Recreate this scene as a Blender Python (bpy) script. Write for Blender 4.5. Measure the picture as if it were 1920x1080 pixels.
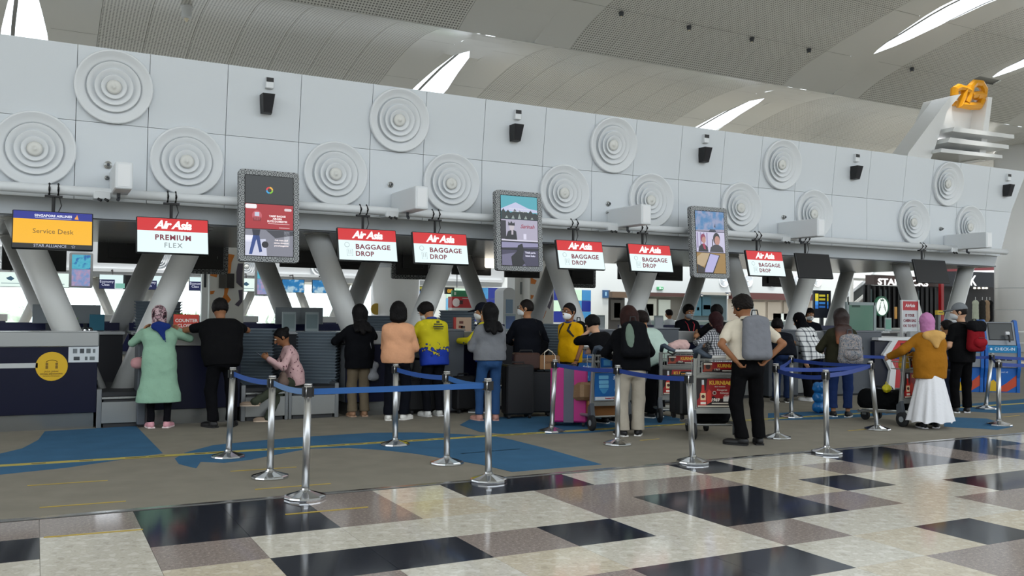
import bpy, math, random
import numpy as np
from mathutils import Vector, Matrix

for _o in list(bpy.data.objects):
    bpy.data.objects.remove(_o)
SC = bpy.context.scene
COL = SC.collection
PI = math.pi

# ------------------------------------------------------------------ camera
F, YAW, PITCH, ROLL, EYE = 1686.8, -.4867, .0274, .0108, 1.54
def _basis():
    cy, sy, cp, sp, cr, sr = math.cos(YAW), math.sin(YAW), math.cos(PITCH), math.sin(PITCH), math.cos(ROLL), math.sin(ROLL)
    Rz = np.array([[cy, sy, 0], [-sy, cy, 0], [0, 0, 1]])
    r, u, f = np.array([1, 0, 0.]), np.array([0, -sp, cp]), np.array([0, cp, sp])
    return np.array([cr*r + sr*u, -sr*r + cr*u, f]) @ Rz
CB = _basis()
def ray(px, py):
    return np.array([(px-960)/F, (540-py)/F, 1.]) @ CB
def gz(px, py, z=0.):          # the point of the photograph's pixel on the level z
    d = ray(px, py); t = (z-EYE)/d[2]
    return Vector((t*d[0], t*d[1], z))
def gy(px, py, Y):             # the same on the upright plane y = Y
    d = ray(px, py); t = Y/d[1]
    return Vector((t*d[0], Y, EYE+t*d[2]))
cam = bpy.data.cameras.new('camera'); CAM = bpy.data.objects.new('camera', cam); COL.objects.link(CAM)
cam.sensor_fit = 'HORIZONTAL'; cam.sensor_width = 36; cam.lens = 36*F/1920; cam.clip_end = 500; cam.clip_start = .05
_m = Matrix(((CB[0][0], CB[1][0], -CB[2][0]), (CB[0][1], CB[1][1], -CB[2][1]), (CB[0][2], CB[1][2], -CB[2][2])))
CAM.matrix_world = Matrix.Translation((0, 0, EYE)) @ _m.to_4x4()
SC.camera = CAM

# ------------------------------------------------------------------ light, exposure
W = bpy.data.worlds.new('sky'); SC.world = W; W.use_nodes = True
_nt = W.node_tree; _bg = _nt.nodes['Background']
_bg.inputs[0].default_value = (.86, .93, 1.0, 1); _bg.inputs[1].default_value = 3.0
sun = bpy.data.lights.new('sun', 'SUN'); sun.energy = 6.0; sun.angle = .12; sun.color = (1, .97, .92)
SUN = bpy.data.objects.new('sun', sun); COL.objects.link(SUN); SUN.rotation_euler = (math.radians(12), 0, math.radians(-10))
VS = SC.view_settings
SC.display_settings.display_device = 'sRGB'
VS.view_transform = 'Standard'; VS.look = 'None'; VS.gamma = 1; VS.use_curve_mapping = False
VS.exposure = 0.0

# ------------------------------------------------------------------ materials
def lin(h):
    h = h.lstrip('#'); out = []
    for k in (0, 2, 4):
        c = int(h[k:k+2], 16)/255
        out.append(c/12.92 if c <= .04045 else ((c+.055)/1.055)**2.4)
    return (*out, 1)
_MC = {}
def mat(hexc, rough=.6, metal=0, emit=0, bump=0, bscale=60, var=0, vscale=4, spec=.5, coat=0, wave=None):
    key = (hexc, rough, metal, emit, bump, bscale, var, vscale, spec, coat, wave)
    if key in _MC: return _MC[key]
    m = bpy.data.materials.new('surface_' + hexc.lstrip('#')); m.use_nodes = True
    nt = m.node_tree; b = nt.nodes['Principled BSDF']
    c = lin(hexc)
    b.inputs['Base Color'].default_value = c; b.inputs['Roughness'].default_value = rough; b.inputs['Metallic'].default_value = metal
    b.inputs['Specular IOR Level'].default_value = spec
    if coat: b.inputs['Coat Weight'].default_value = coat; b.inputs['Coat Roughness'].default_value = .05
    if emit:
        b.inputs['Emission Color'].default_value = c; b.inputs['Emission Strength'].default_value = emit; b.inputs['Base Color'].default_value = (.01, .01, .012, 1)
    if var or bump or wave:
        tc = nt.nodes.new('ShaderNodeTexCoord')
    if var:
        n = nt.nodes.new('ShaderNodeTexNoise'); n.inputs['Scale'].default_value = vscale; n.inputs['Detail'].default_value = 4
        nt.links.new(tc.outputs['Object'], n.inputs['Vector'])
        r = nt.nodes.new('ShaderNodeValToRGB')
        r.color_ramp.elements[0].position = .3; r.color_ramp.elements[1].position = .7
        r.color_ramp.elements[0].color = (*[x*(1-var) for x in c[:3]], 1); r.color_ramp.elements[1].color = (*[min(1, x*(1+var)) for x in c[:3]], 1)
        nt.links.new(n.outputs['Fac'], r.inputs['Fac']); nt.links.new(r.outputs['Color'], b.inputs['Base Color'])
    if bump:
        n = nt.nodes.new('ShaderNodeTexNoise'); n.inputs['Scale'].default_value = bscale; n.inputs['Detail'].default_value = 3
        nt.links.new(tc.outputs['Object'], n.inputs['Vector'])
        bp = nt.nodes.new('ShaderNodeBump'); bp.inputs['Strength'].default_value = bump; bp.inputs['Distance'].default_value = .02
        nt.links.new(n.outputs['Fac'], bp.inputs['Height']); nt.links.new(bp.outputs['Normal'], b.inputs['Normal'])
    _MC[key] = m
    return m
def fabric(hexc, var=.05): return mat(hexc, .85, bump=.6, bscale=13, var=var, vscale=9, spec=.08)
def screen(hexc, e=1.0): return mat(hexc, .3, emit=e*1.08)
def pattern_mat(name, hexes, scale, kind, rough=.6, emit=0, thr=.5, dist=0.):
    """two or more flat colours in a procedural pattern"""
    key = (name,)
    if key in _MC: return _MC[key]
    m = bpy.data.materials.new(name); m.use_nodes = True; nt = m.node_tree; b = nt.nodes['Principled BSDF']
    b.inputs['Roughness'].default_value = rough; b.inputs['Specular IOR Level'].default_value = .3
    tc = nt.nodes.new('ShaderNodeTexCoord'); src = tc.outputs['Object']
    mp = nt.nodes.new('ShaderNodeMapping'); nt.links.new(src, mp.inputs[0]); src = mp.outputs[0]
    mp.inputs['Scale'].default_value = scale if isinstance(scale, tuple) else (scale,)*3
    if kind == 'noise':
        t = nt.nodes.new('ShaderNodeTexNoise'); t.inputs['Scale'].default_value = 1; t.inputs['Detail'].default_value = 3; o = t.outputs['Fac']
    elif kind == 'cells':
        t = nt.nodes.new('ShaderNodeTexVoronoi'); t.inputs['Scale'].default_value = 1; o = t.outputs['Distance']
    elif kind == 'rings':
        t = nt.nodes.new('ShaderNodeTexVoronoi'); t.inputs['Scale'].default_value = 1; t.inputs['Randomness'].default_value = .15
        mm = nt.nodes.new('ShaderNodeMath'); mm.operation = 'MULTIPLY'; mm.inputs[1].default_value = 3.4
        nt.links.new(t.outputs['Distance'], mm.inputs[0])
        fr = nt.nodes.new('ShaderNodeMath'); fr.operation = 'FRACT'; nt.links.new(mm.outputs[0], fr.inputs[0]); t = fr; o = fr.outputs[0]
    elif kind == 'plaid':
        sx = nt.nodes.new('ShaderNodeSeparateXYZ'); nt.links.new(src, sx.inputs[0])
        outs = []
        for ax in ('X', 'Z'):
            f = nt.nodes.new('ShaderNodeMath'); f.operation = 'FRACT'; nt.links.new(sx.outputs[ax], f.inputs[0])
            g = nt.nodes.new('ShaderNodeMath'); g.operation = 'GREATER_THAN'; g.inputs[1].default_value = thr; nt.links.new(f.outputs[0], g.inputs[0]); outs.append(g)
        a = nt.nodes.new('ShaderNodeMath'); a.operation = 'ADD'; nt.links.new(outs[0].outputs[0], a.inputs[0]); nt.links.new(outs[1].outputs[0], a.inputs[1])
        h = nt.nodes.new('ShaderNodeMath'); h.operation = 'MULTIPLY'; h.inputs[1].default_value = .5; nt.links.new(a.outputs[0], h.inputs[0]); t = h; o = h.outputs[0]
    elif kind in ('gradz', 'gradx'):
        sx = nt.nodes.new('ShaderNodeSeparateXYZ'); nt.links.new(src, sx.inputs[0]); o = sx.outputs['Z' if kind == 'gradz' else 'X']
    if kind in ('noise', 'cells', 'rings') and not isinstance(t, bpy.types.ShaderNodeMath): nt.links.new(src, t.inputs['Vector'])
    if kind == 'rings':
        for n in nt.nodes:
            if n.bl_idname == 'ShaderNodeTexVoronoi': nt.links.new(src, n.inputs['Vector'])
    if dist and kind in ('gradz', 'gradx'):
        nz = nt.nodes.new('ShaderNodeTexNoise'); nz.inputs['Scale'].default_value = 17; nz.inputs['Detail'].default_value = 3; nt.links.new(tc.outputs['Object'], nz.inputs['Vector'])
        q = nt.nodes.new('ShaderNodeMath'); q.operation = 'MULTIPLY_ADD'; q.inputs[1].default_value = dist; nt.links.new(nz.outputs['Fac'], q.inputs[0]); nt.links.new(o, q.inputs[2]); o = q.outputs[0]
    r = nt.nodes.new('ShaderNodeValToRGB'); nt.links.new(o, r.inputs['Fac'])
    cr = r.color_ramp; cr.interpolation = 'LINEAR' if kind in ('noise',) and len(hexes) > 2 else 'CONSTANT'
    n = len(hexes)
    while len(cr.elements) < n: cr.elements.new(.5)
    for i, hx in enumerate(hexes):
        p = (i/n if kind != 'noise' or n < 3 else .34+.36*i/n) if n != 2 else (0 if i == 0 else thr)
        if isinstance(hx, tuple): p, hx = hx
        cr.elements[i].position = p; cr.elements[i].color = lin(hx)
    if kind in ('gradz', 'gradx'): cr.interpolation = 'LINEAR' if not dist else 'CONSTANT'
    if emit: b.inputs['Base Color'].default_value = (.01, .01, .012, 1)
    else: nt.links.new(r.outputs['Color'], b.inputs['Base Color'])
    if emit:
        nt.links.new(r.outputs['Color'], b.inputs['Emission Color']); b.inputs['Emission Strength'].default_value = emit
    _MC[key] = m
    return m
def glass_mat(hexc='#e6f2ee', trans=.85, rough=.03):
    key = ('glass', hexc, trans, rough)
    if key in _MC: return _MC[key]
    m = bpy.data.materials.new('glass_pane'); m.use_nodes = True; nt = m.node_tree
    for n in list(nt.nodes): nt.nodes.remove(n)
    o = nt.nodes.new('ShaderNodeOutputMaterial'); mx = nt.nodes.new('ShaderNodeMixShader'); t = nt.nodes.new('ShaderNodeBsdfTransparent'); p = nt.nodes.new('ShaderNodeBsdfPrincipled')
    t.inputs[0].default_value = lin(hexc); p.inputs['Base Color'].default_value = lin(hexc); p.inputs['Roughness'].default_value = rough
    mx.inputs[0].default_value = 1-trans
    nt.links.new(t.outputs[0], mx.inputs[1]); nt.links.new(p.outputs[0], mx.inputs[2]); nt.links.new(mx.outputs[0], o.inputs[0])
    _MC[key] = m; return m

# ------------------------------------------------------------------ mesh building
class MB:
    def __init__(s): s.v = []; s.f = []; s.mi = []; s.cur = 0; s.sm = []; s.smooth = False; s.M = None
    def add(s, vs, fs):
        b = len(s.v)
        if s.M is not None: vs = [s.M @ Vector(p) for p in vs]
        s.v += [tuple(p) for p in vs]
        for f in fs: s.f.append([b+i for i in f]); s.mi.append(s.cur); s.sm.append(s.smooth)
        return s
    def m(s, i): s.cur = i; return s
    def box(s, x0, x1, y0, y1, z0, z1, bev=0):
        if bev:
            b = bev; prof = []
            for (xa, xb, ya, yb, z) in ((x0+b, x1-b, y0+b, y1-b, z0), (x0, x1, y0, y1, z0+b), (x0, x1, y0, y1, z1-b), (x0+b, x1-b, y0+b, y1-b, z1)):
                if z in (z0, z1): prof.append([(xa, ya+b*.0, z), (xb, ya, z), (xb, yb, z), (xa, yb, z)]*1)
                else: prof.append([(xa, ya, z), (xb, ya, z), (xb, yb, z), (xa, yb, z)])
            # chamfer the upright edges too
            out = []
            for k, ring in enumerate(prof):
                c = b if k in (1, 2) else b*.6
                (xa, ya, z), (xb, _, _), (_, yb, _), _ = ring[0], ring[1], ring[2], ring[3]
                out.append([(xa+c, ya, z), (xb-c, ya, z), (xb, ya+c, z), (xb, yb-c, z), (xb-c, yb, z), (xa+c, yb, z), (xa, yb-c, z), (xa, ya+c, z)])
            return s.rings(out, cap=True)
        v = [(x0, y0, z0), (x1, y0, z0), (x1, y1, z0), (x0, y1, z0), (x0, y0, z1), (x1, y0, z1), (x1, y1, z1), (x0, y1, z1)]
        return s.add(v, [(0, 3, 2, 1), (4, 5, 6, 7), (0, 1, 5, 4), (1, 2, 6, 5), (2, 3, 7, 6), (3, 0, 4, 7)])
    def rings(s, rs, cap=True, closed=True, loop=False):
        n = len(rs[0]); v = [p for r in rs for p in r]; f = []
        m = len(rs)
        for k in range(m if loop else m-1):
            k2 = (k+1) % m
            for i in range(n if closed else n-1):
                j = (i+1) % n
                f.append((k*n+i, k*n+j, k2*n+j, k2*n+i))
        if cap and not loop:
            f.append(tuple(reversed(range(n)))); f.append(tuple((m-1)*n+i for i in range(n)))
        return s.add(v, f)
    def tube(s, pts, r, n=10, cap=True, loop=False, flat=1):
        P = [Vector(p) for p in pts]; R = r if isinstance(r, (list, tuple)) else [r]*len(P)
        rs = []; up = None; m = len(P)
        for i, p in enumerate(P):
            a = P[(i-1) % m] if (loop or i) else P[0]; b = P[(i+1) % m] if (loop or i < m-1) else P[-1]
            d = (b-a).normalized()
            if up is None:
                up = Vector((0, 0, 1)) if abs(d.z) < .9 else Vector((0, 1, 0))
            e1 = up.cross(d)
            if e1.length < 1e-4: e1 = Vector((1, 0, 0)).cross(d)
            e1.normalize(); e2 = d.cross(e1).normalized(); up = e2
            rs.append([tuple(p + e1*math.cos(t)*R[i] + e2*math.sin(t)*R[i]*flat) for t in [2*PI*k/n for k in range(n)]])
        return s.rings(rs, cap, True, loop)
    def lathe(s, prof, n=24, c=(0, 0, 0), axis='z', cap=True):
        rs = []
        for r, h in prof:
            ring = []
            for k in range(n):
                t = 2*PI*k/n; x, y = r*math.cos(t), r*math.sin(t)
                if axis == 'z': p = (x, y, h)
                elif axis == 'y': p = (x, h, -y)
                else: p = (h, x, y)
                ring.append((c[0]+p[0], c[1]+p[1], c[2]+p[2]))
            rs.append(ring)
        return s.rings(rs, cap)
    def prism(s, poly, a, b, axis='y'):
        """polygon (two coordinates) pushed from a to b along an axis; y: poly=(x,z), x: (y,z), z: (x,y)"""
        def P(q, h):
            return (q[0], h, q[1]) if axis == 'y' else ((h, q[0], q[1]) if axis == 'x' else (q[0], q[1], h))
        n = len(poly); v = [P(q, a) for q in poly]+[P(q, b) for q in poly]
        f = [tuple(range(n)), tuple(reversed(range(n, 2*n)))]+[(i, n+i, n+(i+1) % n, (i+1) % n) for i in range(n)]
        ar = sum(poly[i][0]*poly[(i+1) % n][1]-poly[(i+1) % n][0]*poly[i][1] for i in range(n))
        flip = (ar > 0) ^ (b < a) ^ (axis == 'y')
        if flip: f = [tuple(reversed(q)) for q in f]
        return s.add(v, f)
    def ell(s, c, r, n=12, m=8):
        rs = []
        for k in range(1, m):
            t = PI*k/m
            rs.append([(c[0]+r[0]*math.sin(t)*math.cos(2*PI*i/n), c[1]+r[1]*math.sin(t)*math.sin(2*PI*i/n), c[2]-r[2]*math.cos(t)) for i in range(n)])
        return s.rings(rs, True)
    def mesh(s, name, mats):
        me = bpy.data.meshes.new(name); me.from_pydata(s.v, [], s.f)
        for mt in (mats if isinstance(mats, (list, tuple)) else [mats]): me.materials.append(mt)
        me.polygons.foreach_set('material_index', s.mi); me.polygons.foreach_set('use_smooth', s.sm)
        me.update(); return me
    def build(s, name, mats, parent=None, loc=None, rot=None, **kw):
        return link(name, s.mesh(name, mats), parent, loc, rot, **kw)
def link(name, me, parent=None, loc=None, rot=None, label=None, cat=None, group=None, kind=None):
    o = bpy.data.objects.new(name, me); COL.objects.link(o)
    if parent: o.parent = parent
    if loc is not None: o.location = loc
    if rot is not None: o.rotation_euler = rot
    return tag(o, label, cat, group, kind)
def tag(o, label=None, cat=None, group=None, kind=None):
    if label: o['label'] = label
    if cat: o['category'] = cat
    if group: o['group'] = group
    if kind: o['kind'] = kind
    return o
def thing(name, label, cat, loc=(0, 0, 0), rz=0, group=None, kind=None):
    return link(name, None, None, loc, (0, 0, rz), label, cat, group, kind)
def copy_tree(o, parent=None, loc=None, rz=None, label=None):
    c = o.copy(); COL.objects.link(c)
    if parent: c.parent = parent
    for ch in list(o.children): copy_tree(ch, c)
    if loc is not None: c.location = loc
    if rz is not None: c.rotation_euler = (0, 0, rz)
    if label: c['label'] = label
    return c
_TC = {}
def text_mesh(txt, size, ext=.001, bold=0., shear=0., align='CENTER', space=1.):
    key = (txt, size, ext, bold, shear, align, space)
    if key in _TC: return _TC[key]
    cu = bpy.data.curves.new('lettering', 'FONT'); cu.body = txt; cu.size = size; cu.extrude = ext; cu.offset = bold; cu.shear = shear
    cu.align_x = align; cu.align_y = 'CENTER'; cu.space_character = space; cu.resolution_u = 2
    o = bpy.data.objects.new('lettering', cu); COL.objects.link(o)
    dg = bpy.context.evaluated_depsgraph_get(); me = bpy.data.meshes.new_from_object(o.evaluated_get(dg))
    bpy.data.objects.remove(o); _TC[key] = me
    return me
def text(txt, size, mt, parent, loc, rot=(PI/2, 0, 0), name='lettering', sx=1, **kw):
    me = text_mesh(txt, size, **kw).copy(); me.materials.clear(); me.materials.append(mt)
    o = link(name, me, parent, loc, rot); o.scale = (sx, 1, 1)
    return o
def fit_width(o, w):
    xs = [v.co.x for v in o.data.vertices]; o.scale.x = w/(max(xs)-min(xs)); return o
def card(poly, y, t, mt, name, parent):
    """a flat printed or lit patch (x,z polygon) facing -y, a millimetre thick"""
    return MB().prism(poly, y, y-t, 'y').build(name, mt, parent)
def rect(x0, x1, z0, z1): return [(x0, z0), (x1, z0), (x1, z1), (x0, z1)]
def disc(cx, cz, r, n=20, rz=None): return [(cx+r*math.cos(2*PI*k/n), cz+(rz or r)*math.sin(2*PI*k/n)) for k in range(n)]
def rrect(x0, x1, z0, z1, r, n=4):
    out = []
    for cx, cz, a in ((x1-r, z0+r, -PI/2), (x1-r, z1-r, 0), (x0+r, z1-r, PI/2), (x0+r, z0+r, PI)):
        out += [(cx+r*math.cos(a+PI/2*k/n), cz+r*math.sin(a+PI/2*k/n)) for k in range(n+1)]
    return out
# ------------------------------------------------------------------ the floor
M_WHITE = mat('#d9dde0', .45); M_PANEL = mat('#cdd3d8', .42, bump=.05, bscale=400); M_STEEL = mat('#c9c9c7', .28, 1); M_BLACK = mat('#0b0b0d', .5)
M_CHROME = mat('#d4d5d6', .12, 1); M_DGREY = mat('#3b3f45', .5); M_GREY = mat('#8b9094', .5); M_BLUEC = mat('#060a26', .4, spec=.3); M_LIGHTG = mat('#b4b7b8', .4)
floor = MB().box(-60, 120, -40, 90, -.25, -.012).build('floor', mat('#a8a294', .3), kind='structure')
def stone(name, hexes, scale):
    m = pattern_mat(name, hexes, scale, 'noise', rough=.09); return m
T_CREAM = [stone('cream_stone', ['#b9b3a5', '#cdc8bb', '#c4beb0', '#d6d2c7'], 14), stone('cream_stone_warm', ['#b7ad99', '#cabfa9', '#bfb49f', '#d0c7b4'], 14)]
T_DARK = [stone('dark_stone', ['#23252c', '#2c2f37', '#282a31', '#32353e'], 40)]
T_GREY = [stone('grey_stone', ['#7b716c', '#978b84', '#867b75', '#a2968e'], 46)]
DARKS = {(-4,-3),(-3,-3),(-4,-2),(-3,-2),(0,-3),(1,-3),(4,-3),(7,-3),(8,-3),(7,-2),(8,-2),(10,-3),(11,-3),(2,-1),(3,-1),(5,-1),(2,0),(3,0),(7,0),(8,0),(-3,0),(-2,0),(0,0),(0,2),(1,2),(4,2),(-6,-2),(-6,2),(12,-2),(10,-1),(-7,1),(-4,2),(-5,2),(6,3),(9,2),(10,2),(11,1),(13,0),(14,-1)}
GREYS = {(-4,-1),(-2,-3),(-2,-2),(1,-2),(2,-2),(3,-2),(1,-1),(-1,0),(4,0),(2,1),(6,1),(7,1),(-1,2),(-3,1),(3,3),(4,3),(5,3),(-5,-3),(-6,-3),(6,-2),(9,-2),(9,-3),(-7,-1),(8,2),(10,0),(12,0),(11,-2)}
WARM = {(4,-1),(4,-2),(-1,1),(-4,0),(5,-2),(3,2),(2,3),(5,2),(-1,-2)}
TU, TV = .632, .584
tile_me = {}
def tile_mesh(mt, k):
    if k not in tile_me:
        g = .0012
        tile_me[k] = MB().box(g, TU-g, g, TV-g, -.012, 0).mesh('tile', mt)
    return tile_me[k]
rest = MB(); RM = [T_CREAM[0], T_CREAM[1], T_DARK[0], T_GREY[0]]
rnd = random.Random(5)
for u in range(-14, 34):
    for v in range(-3, 12):
        x, y = 3.218+TU*u, 5.67-TV*(v+1)
        if (u, v) in DARKS: i = 2
        elif (u, v) in GREYS: i = 3
        elif (u, v) in WARM: i = 1
        elif -7 <= u <= 9 and v <= 3: i = 0
        else: i = rnd.choice([0, 0, 0, 1, 2, 3])
        if -7 <= u <= 16 and v <= 4:
            link('tile', tile_mesh(RM[i], i), floor, (x, y, 0))
        else:
            rest.m(i).box(x, x+TU-.002, y, y+TV-.002, -.012, 0)
rest.build('tile', RM, floor, kind='stuff')
EDGE = 7.46
M_CARPET = mat('#858075', .95, bump=.25, bscale=900, var=.07, vscale=3, spec=.1)
MB().box(-60, 120, EDGE+.04, 19.5, -.012, 0).build('floor_carpet', M_CARPET, kind='structure')
MB().box(-60, 120, EDGE-.02, EDGE+.04, -.012, .006).build('trim_1', mat('#e2e2df', .22, 1), kind='structure')
MB().box(-60, 120, EDGE-.045, EDGE-.02, -.012, .001).build('trim_2', mat('#26241f', .6), kind='structure')
M_CBLUE = mat('#3d6484', .95, bump=.25, bscale=900, var=.07, vscale=3, spec=.1)
SWIRLS = [[(-150,868),(0,851),(42,841),(72,825),(84,809),(255,799),(305,850),(200,866),(125,877),(0,890),(-150,908)],
 [(328,860),(347,849),(400,835),(480,827),(580,819),(692,812),(780,811),(855,814),(925,818),(960,825),(1020,840),(1128,871),(960,885),(905,872),(780,851),(717,844),(655,840),(580,841),(505,855),(470,862),(420,868),(376,866),(368,878),(358,876),(335,870)],
 [(862,797),(880,787),(940,782),(1100,780),(1240,778),(1300,790),(1240,800),(1100,812),(960,815),(900,810)],
 [(1440,775),(1640,768),(1700,775),(1560,786),(1440,788)],[(1790,760),(1920,748),(2050,748),(2050,768),(1880,775),(1780,770)],[(1770,782),(1850,785),(1900,800),(1870,806),(1770,800)]]
inlay = thing('carpet_inlay', None, None); inlay['kind'] = 'structure'
for k, s in enumerate(SWIRLS):
    g = [gz(*p) for p in s]
    MB().prism([(p.x, p.y) for p in g], 0, .003, 'z').build('swirl', M_CBLUE, inlay)
M_TAPE = mat('#b3a450', .6); M_TINK = mat('#4a4020', .6)
tape = MB().box(-4, 22, 10.0, 10.12, .003, .005).build('caution_tape', M_TAPE, label='long yellow caution tape stuck across the carpet before the counters', cat='tape')
tk = MB(); rnd = random.Random(3); x = -2.
while x < 14:
    w = rnd.uniform(.04, .22); tk.box(x, x+w, 10.035, 10.075, .005, .0055); x += w+rnd.choice([.03, .05, .3])
tk.build('print', M_TINK, tape, kind='stuff')
def strip(a, b, lab, z=.003):
    A, B = gz(*a), gz(*b); d = (B-A); n = Vector((-d.y, d.x, 0)).normalized()*.014
    MB().prism([((A-n).x, (A-n).y), ((B-n).x, (B-n).y), ((B+n).x, (B+n).y), ((A+n).x, (A+n).y)], z-.002, z, 'z').build('floor_tape', mat('#b59a3c', .5), label=lab, cat='tape', group='queue marking strips')
for a, b, l in [((51,911),(202,901),'upper of the two yellow floor strips at the left carpet corner'),((74,952),(236,940),'lower of the two yellow floor strips at the left carpet corner'),
  ((432,884),(556,876),'yellow floor strip between the two leftmost barrier posts'),((478,918),(620,907),'yellow floor strip passing behind the nearest barrier post'),
  ((865,851),(975,842),'yellow floor strip on the blue carpet swirl beside the middle post'),((535,965),(690,951),'yellow floor strip on the dark tile in front of the nearest post'),
  ((82,1008),(268,993),'yellow floor strip on the cream tile at far left'),((1200,826),(1236,823),'short pale strip on the carpet behind the leaning barrier post'),
  ((1590,808),(1650,803),'short pale strip beside the tilted right barrier post'),((1880,782),(1912,779),'short pale strip on the carpet at far right')]:
    strip(a, b, l)

# ------------------------------------------------------------------ the long bulkhead over the counters
YW = 12.9
SEAMS = [-5.6,-4.6,-3.6,-2.6,-1.6,-.6,.406,1.278,2.285,3.309,4.385,5.248,6.258,7.371,8.339,9.195,10.2,11.188,12.107,13.045,14.06,15.06,16.136,17.0,17.883,18.9,20.2]
wall = MB().prism([(-8, 2.72), (19.3, 2.72), (20.2, 4.92), (-8, 4.92)], YW+.06, 17.3).build('wall_front', mat('#a9aeb2', .4), kind='structure')
def quad_slab(parent, name, a, b, c, d, n, t, mt):
    """a,b bottom left/right, c,d top right/left; n = outward normal; thickness t"""
    P = [Vector(q) for q in (a, b, c, d)]; n = Vector(n).normalized()*t
    v = P+[p-n for p in P]
    MB().add(v, [(0, 1, 2, 3), (7, 6, 5, 4), (0, 4, 5, 1), (1, 5, 6, 2), (2, 6, 7, 3), (3, 7, 4, 0)]).build(name, mt, parent)
YT = YW-.12; ZM, ZT, ZB = 3.97, 4.93, 2.95
def endx(z): return 19.3+(z-2.72)/(4.92-2.72)*.9
for i in range(len(SEAMS)-1):
    x0, x1 = SEAMS[i]+.004, SEAMS[i+1]-.004
    last = i == len(SEAMS)-2
    e = (lambda z: endx(z)) if last else (lambda z: x1)
    quad_slab(wall, 'wall_panel', (x0, YW, ZB), (e(ZB), YW, ZB), (e(ZM), YW, ZM-.003), (x0, YW, ZM-.003), (0, -1, 0), .05, M_PANEL)
    quad_slab(wall, 'wall_panel', (x0, YW, ZM+.003), (e(ZM), YW, ZM+.003), (e(ZT), YT, ZT), (x0, YT, ZT), (0, -1, -.12), .05, M_PANEL)
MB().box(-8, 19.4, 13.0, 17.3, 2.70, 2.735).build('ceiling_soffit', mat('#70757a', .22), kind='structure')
# round air diffusers
def diffuser_proto():
    t = thing('air_diffuser', 'x', 'air vent')
    b = MB(); b.smooth = True
    b.lathe([(.475, 0), (.48, -.05), (.468, -.066), (.452, -.06), (.41, -.028), (.36, -.010), (.335, -.004), (.335, .01)], 40, axis='y', cap=False).build('outer_ring', M_WHITE, t)
    MB().lathe([(.45, .012), (.001, .012)], 32, axis='y', cap=False).build('back_plate', mat('#9b9d9d', .7), t)
    for R in (.325, .235, .155):
        b = MB(); b.smooth = True
        b.lathe([(R-.085, .004), (R-.05, -.008), (R-.006, -.046), (R+.002, -.044), (R-.012, -.016), (R-.03, -.002), (R-.085, .008)], 36, axis='y', cap=False).build('louvre_ring', M_WHITE, t)
    b = MB(); b.smooth = True
    b.lathe([(.001, -.046), (.022, -.045), (.026, -.038), (.06, -.038), (.092, -.034), (.088, -.012), (.07, .004)], 28, axis='y', cap=False).build('hub', mat('#d2d3cf', .4), t)
    return t
DP = diffuser_proto(); first = True
def put_diffuser(x, y, z, tilt, lab, grp, s=1):
    global first
    o = DP if first else copy_tree(DP); first = False
    o.location = (x, y, z); o.rotation_euler = (tilt, 0, 0); o.scale = (s,)*3; o['label'] = lab; o['group'] = grp
LOWX = [-.055, 1.78, 3.86, 5.72, 7.79, 9.58, 11.66, 13.55, 16.47, 18.33]; UPX = [.845, 4.82, 8.73, 12.64, 17.5]
ORD = ['first', 'second', 'third', 'fourth', 'fifth', 'sixth', 'seventh', 'eighth', 'ninth', 'tenth']
for i, x in enumerate(LOWX):
    put_diffuser(x, YW-.002, 3.552, 0, 'round white air vent on the front bulkhead, %s from left in the lower row' % ORD[i], 'round vents on the front bulkhead')
for i, x in enumerate(UPX):
    put_diffuser(x, YW-.002-(4.44-ZM)*.125, 4.445, .124, 'round white air vent on the front bulkhead, %s from left in the upper row' % ORD[i], 'round vents on the front bulkhead')
# loudspeakers with a sensor box above each
for i, x in enumerate([2.82, 6.80, 10.69, 14.59, 19.5]):
    y0 = YW-(4.44-ZM)*.125
    t = thing('loudspeaker', 'black tapered wall loudspeaker on the white bulkhead, %s from left' % ORD[i], 'speaker', (x, y0, 4.44), 0, 'speakers on the bulkhead')
    MB().rings([[(-.075, 0, -.13), (.075, 0, -.13), (.06, -.12, -.13), (-.06, -.12, -.13)], [(-.095, 0, .13), (.095, 0, .13), (.085, -.19, .13), (-.085, -.19, .13)]]).build('cabinet', mat('#0f1013', .45), t)
    MB().rings([[(-.052, -.118, -.115), (.052, -.118, -.115), (.052, -.126, -.115), (-.052, -.126, -.115)], [(-.075, -.182, .115), (.075, -.182, .115), (.075, -.192, .115), (-.075, -.192, .115)]]).build('grille', mat('#1a1b20', .8), t)
    y1 = YW-(4.74-ZM)*.125
    t = thing('motion_sensor', 'small white sensor box with black window above the %s loudspeaker' % ORD[i], 'sensor', (x+.03, y1, 4.745), 0, 'sensors above the speakers')
    MB().box(-.055, .055, -.06, .02, -.08, .08, .008).build('housing', M_WHITE, t)
    MB().box(-.05, .05, -.066, -.055, .01, .07).build('window', M_BLACK, t)
# sprinkler stubs
for i, (x, z, r) in enumerate([(.80, 3.42, .035), (.79, 3.25, .02), (4.72, 3.46, .03), (8.68, 3.43, .03), (8.67, 3.28, .018), (12.75, 3.44, .03), (17.35, 3.46, .03)]):
    t = thing('wall_nozzle', 'small round metal nozzle on the white bulkhead, number %s from the left end' % ORD[i], 'nozzle', (x, YW, z))
    MB().lathe([(r*1.5, 0), (r*1.5, -.01), (r, -.015), (r, -.05), (r*.6, -.055)], 14, axis='y').build('body', mat('#8f9190', .3, 1), t)
    MB().lathe([(r*.55, -.055), (r*.5, -.075)], 12, axis='y').build('tip', M_DGREY, t)
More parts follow.
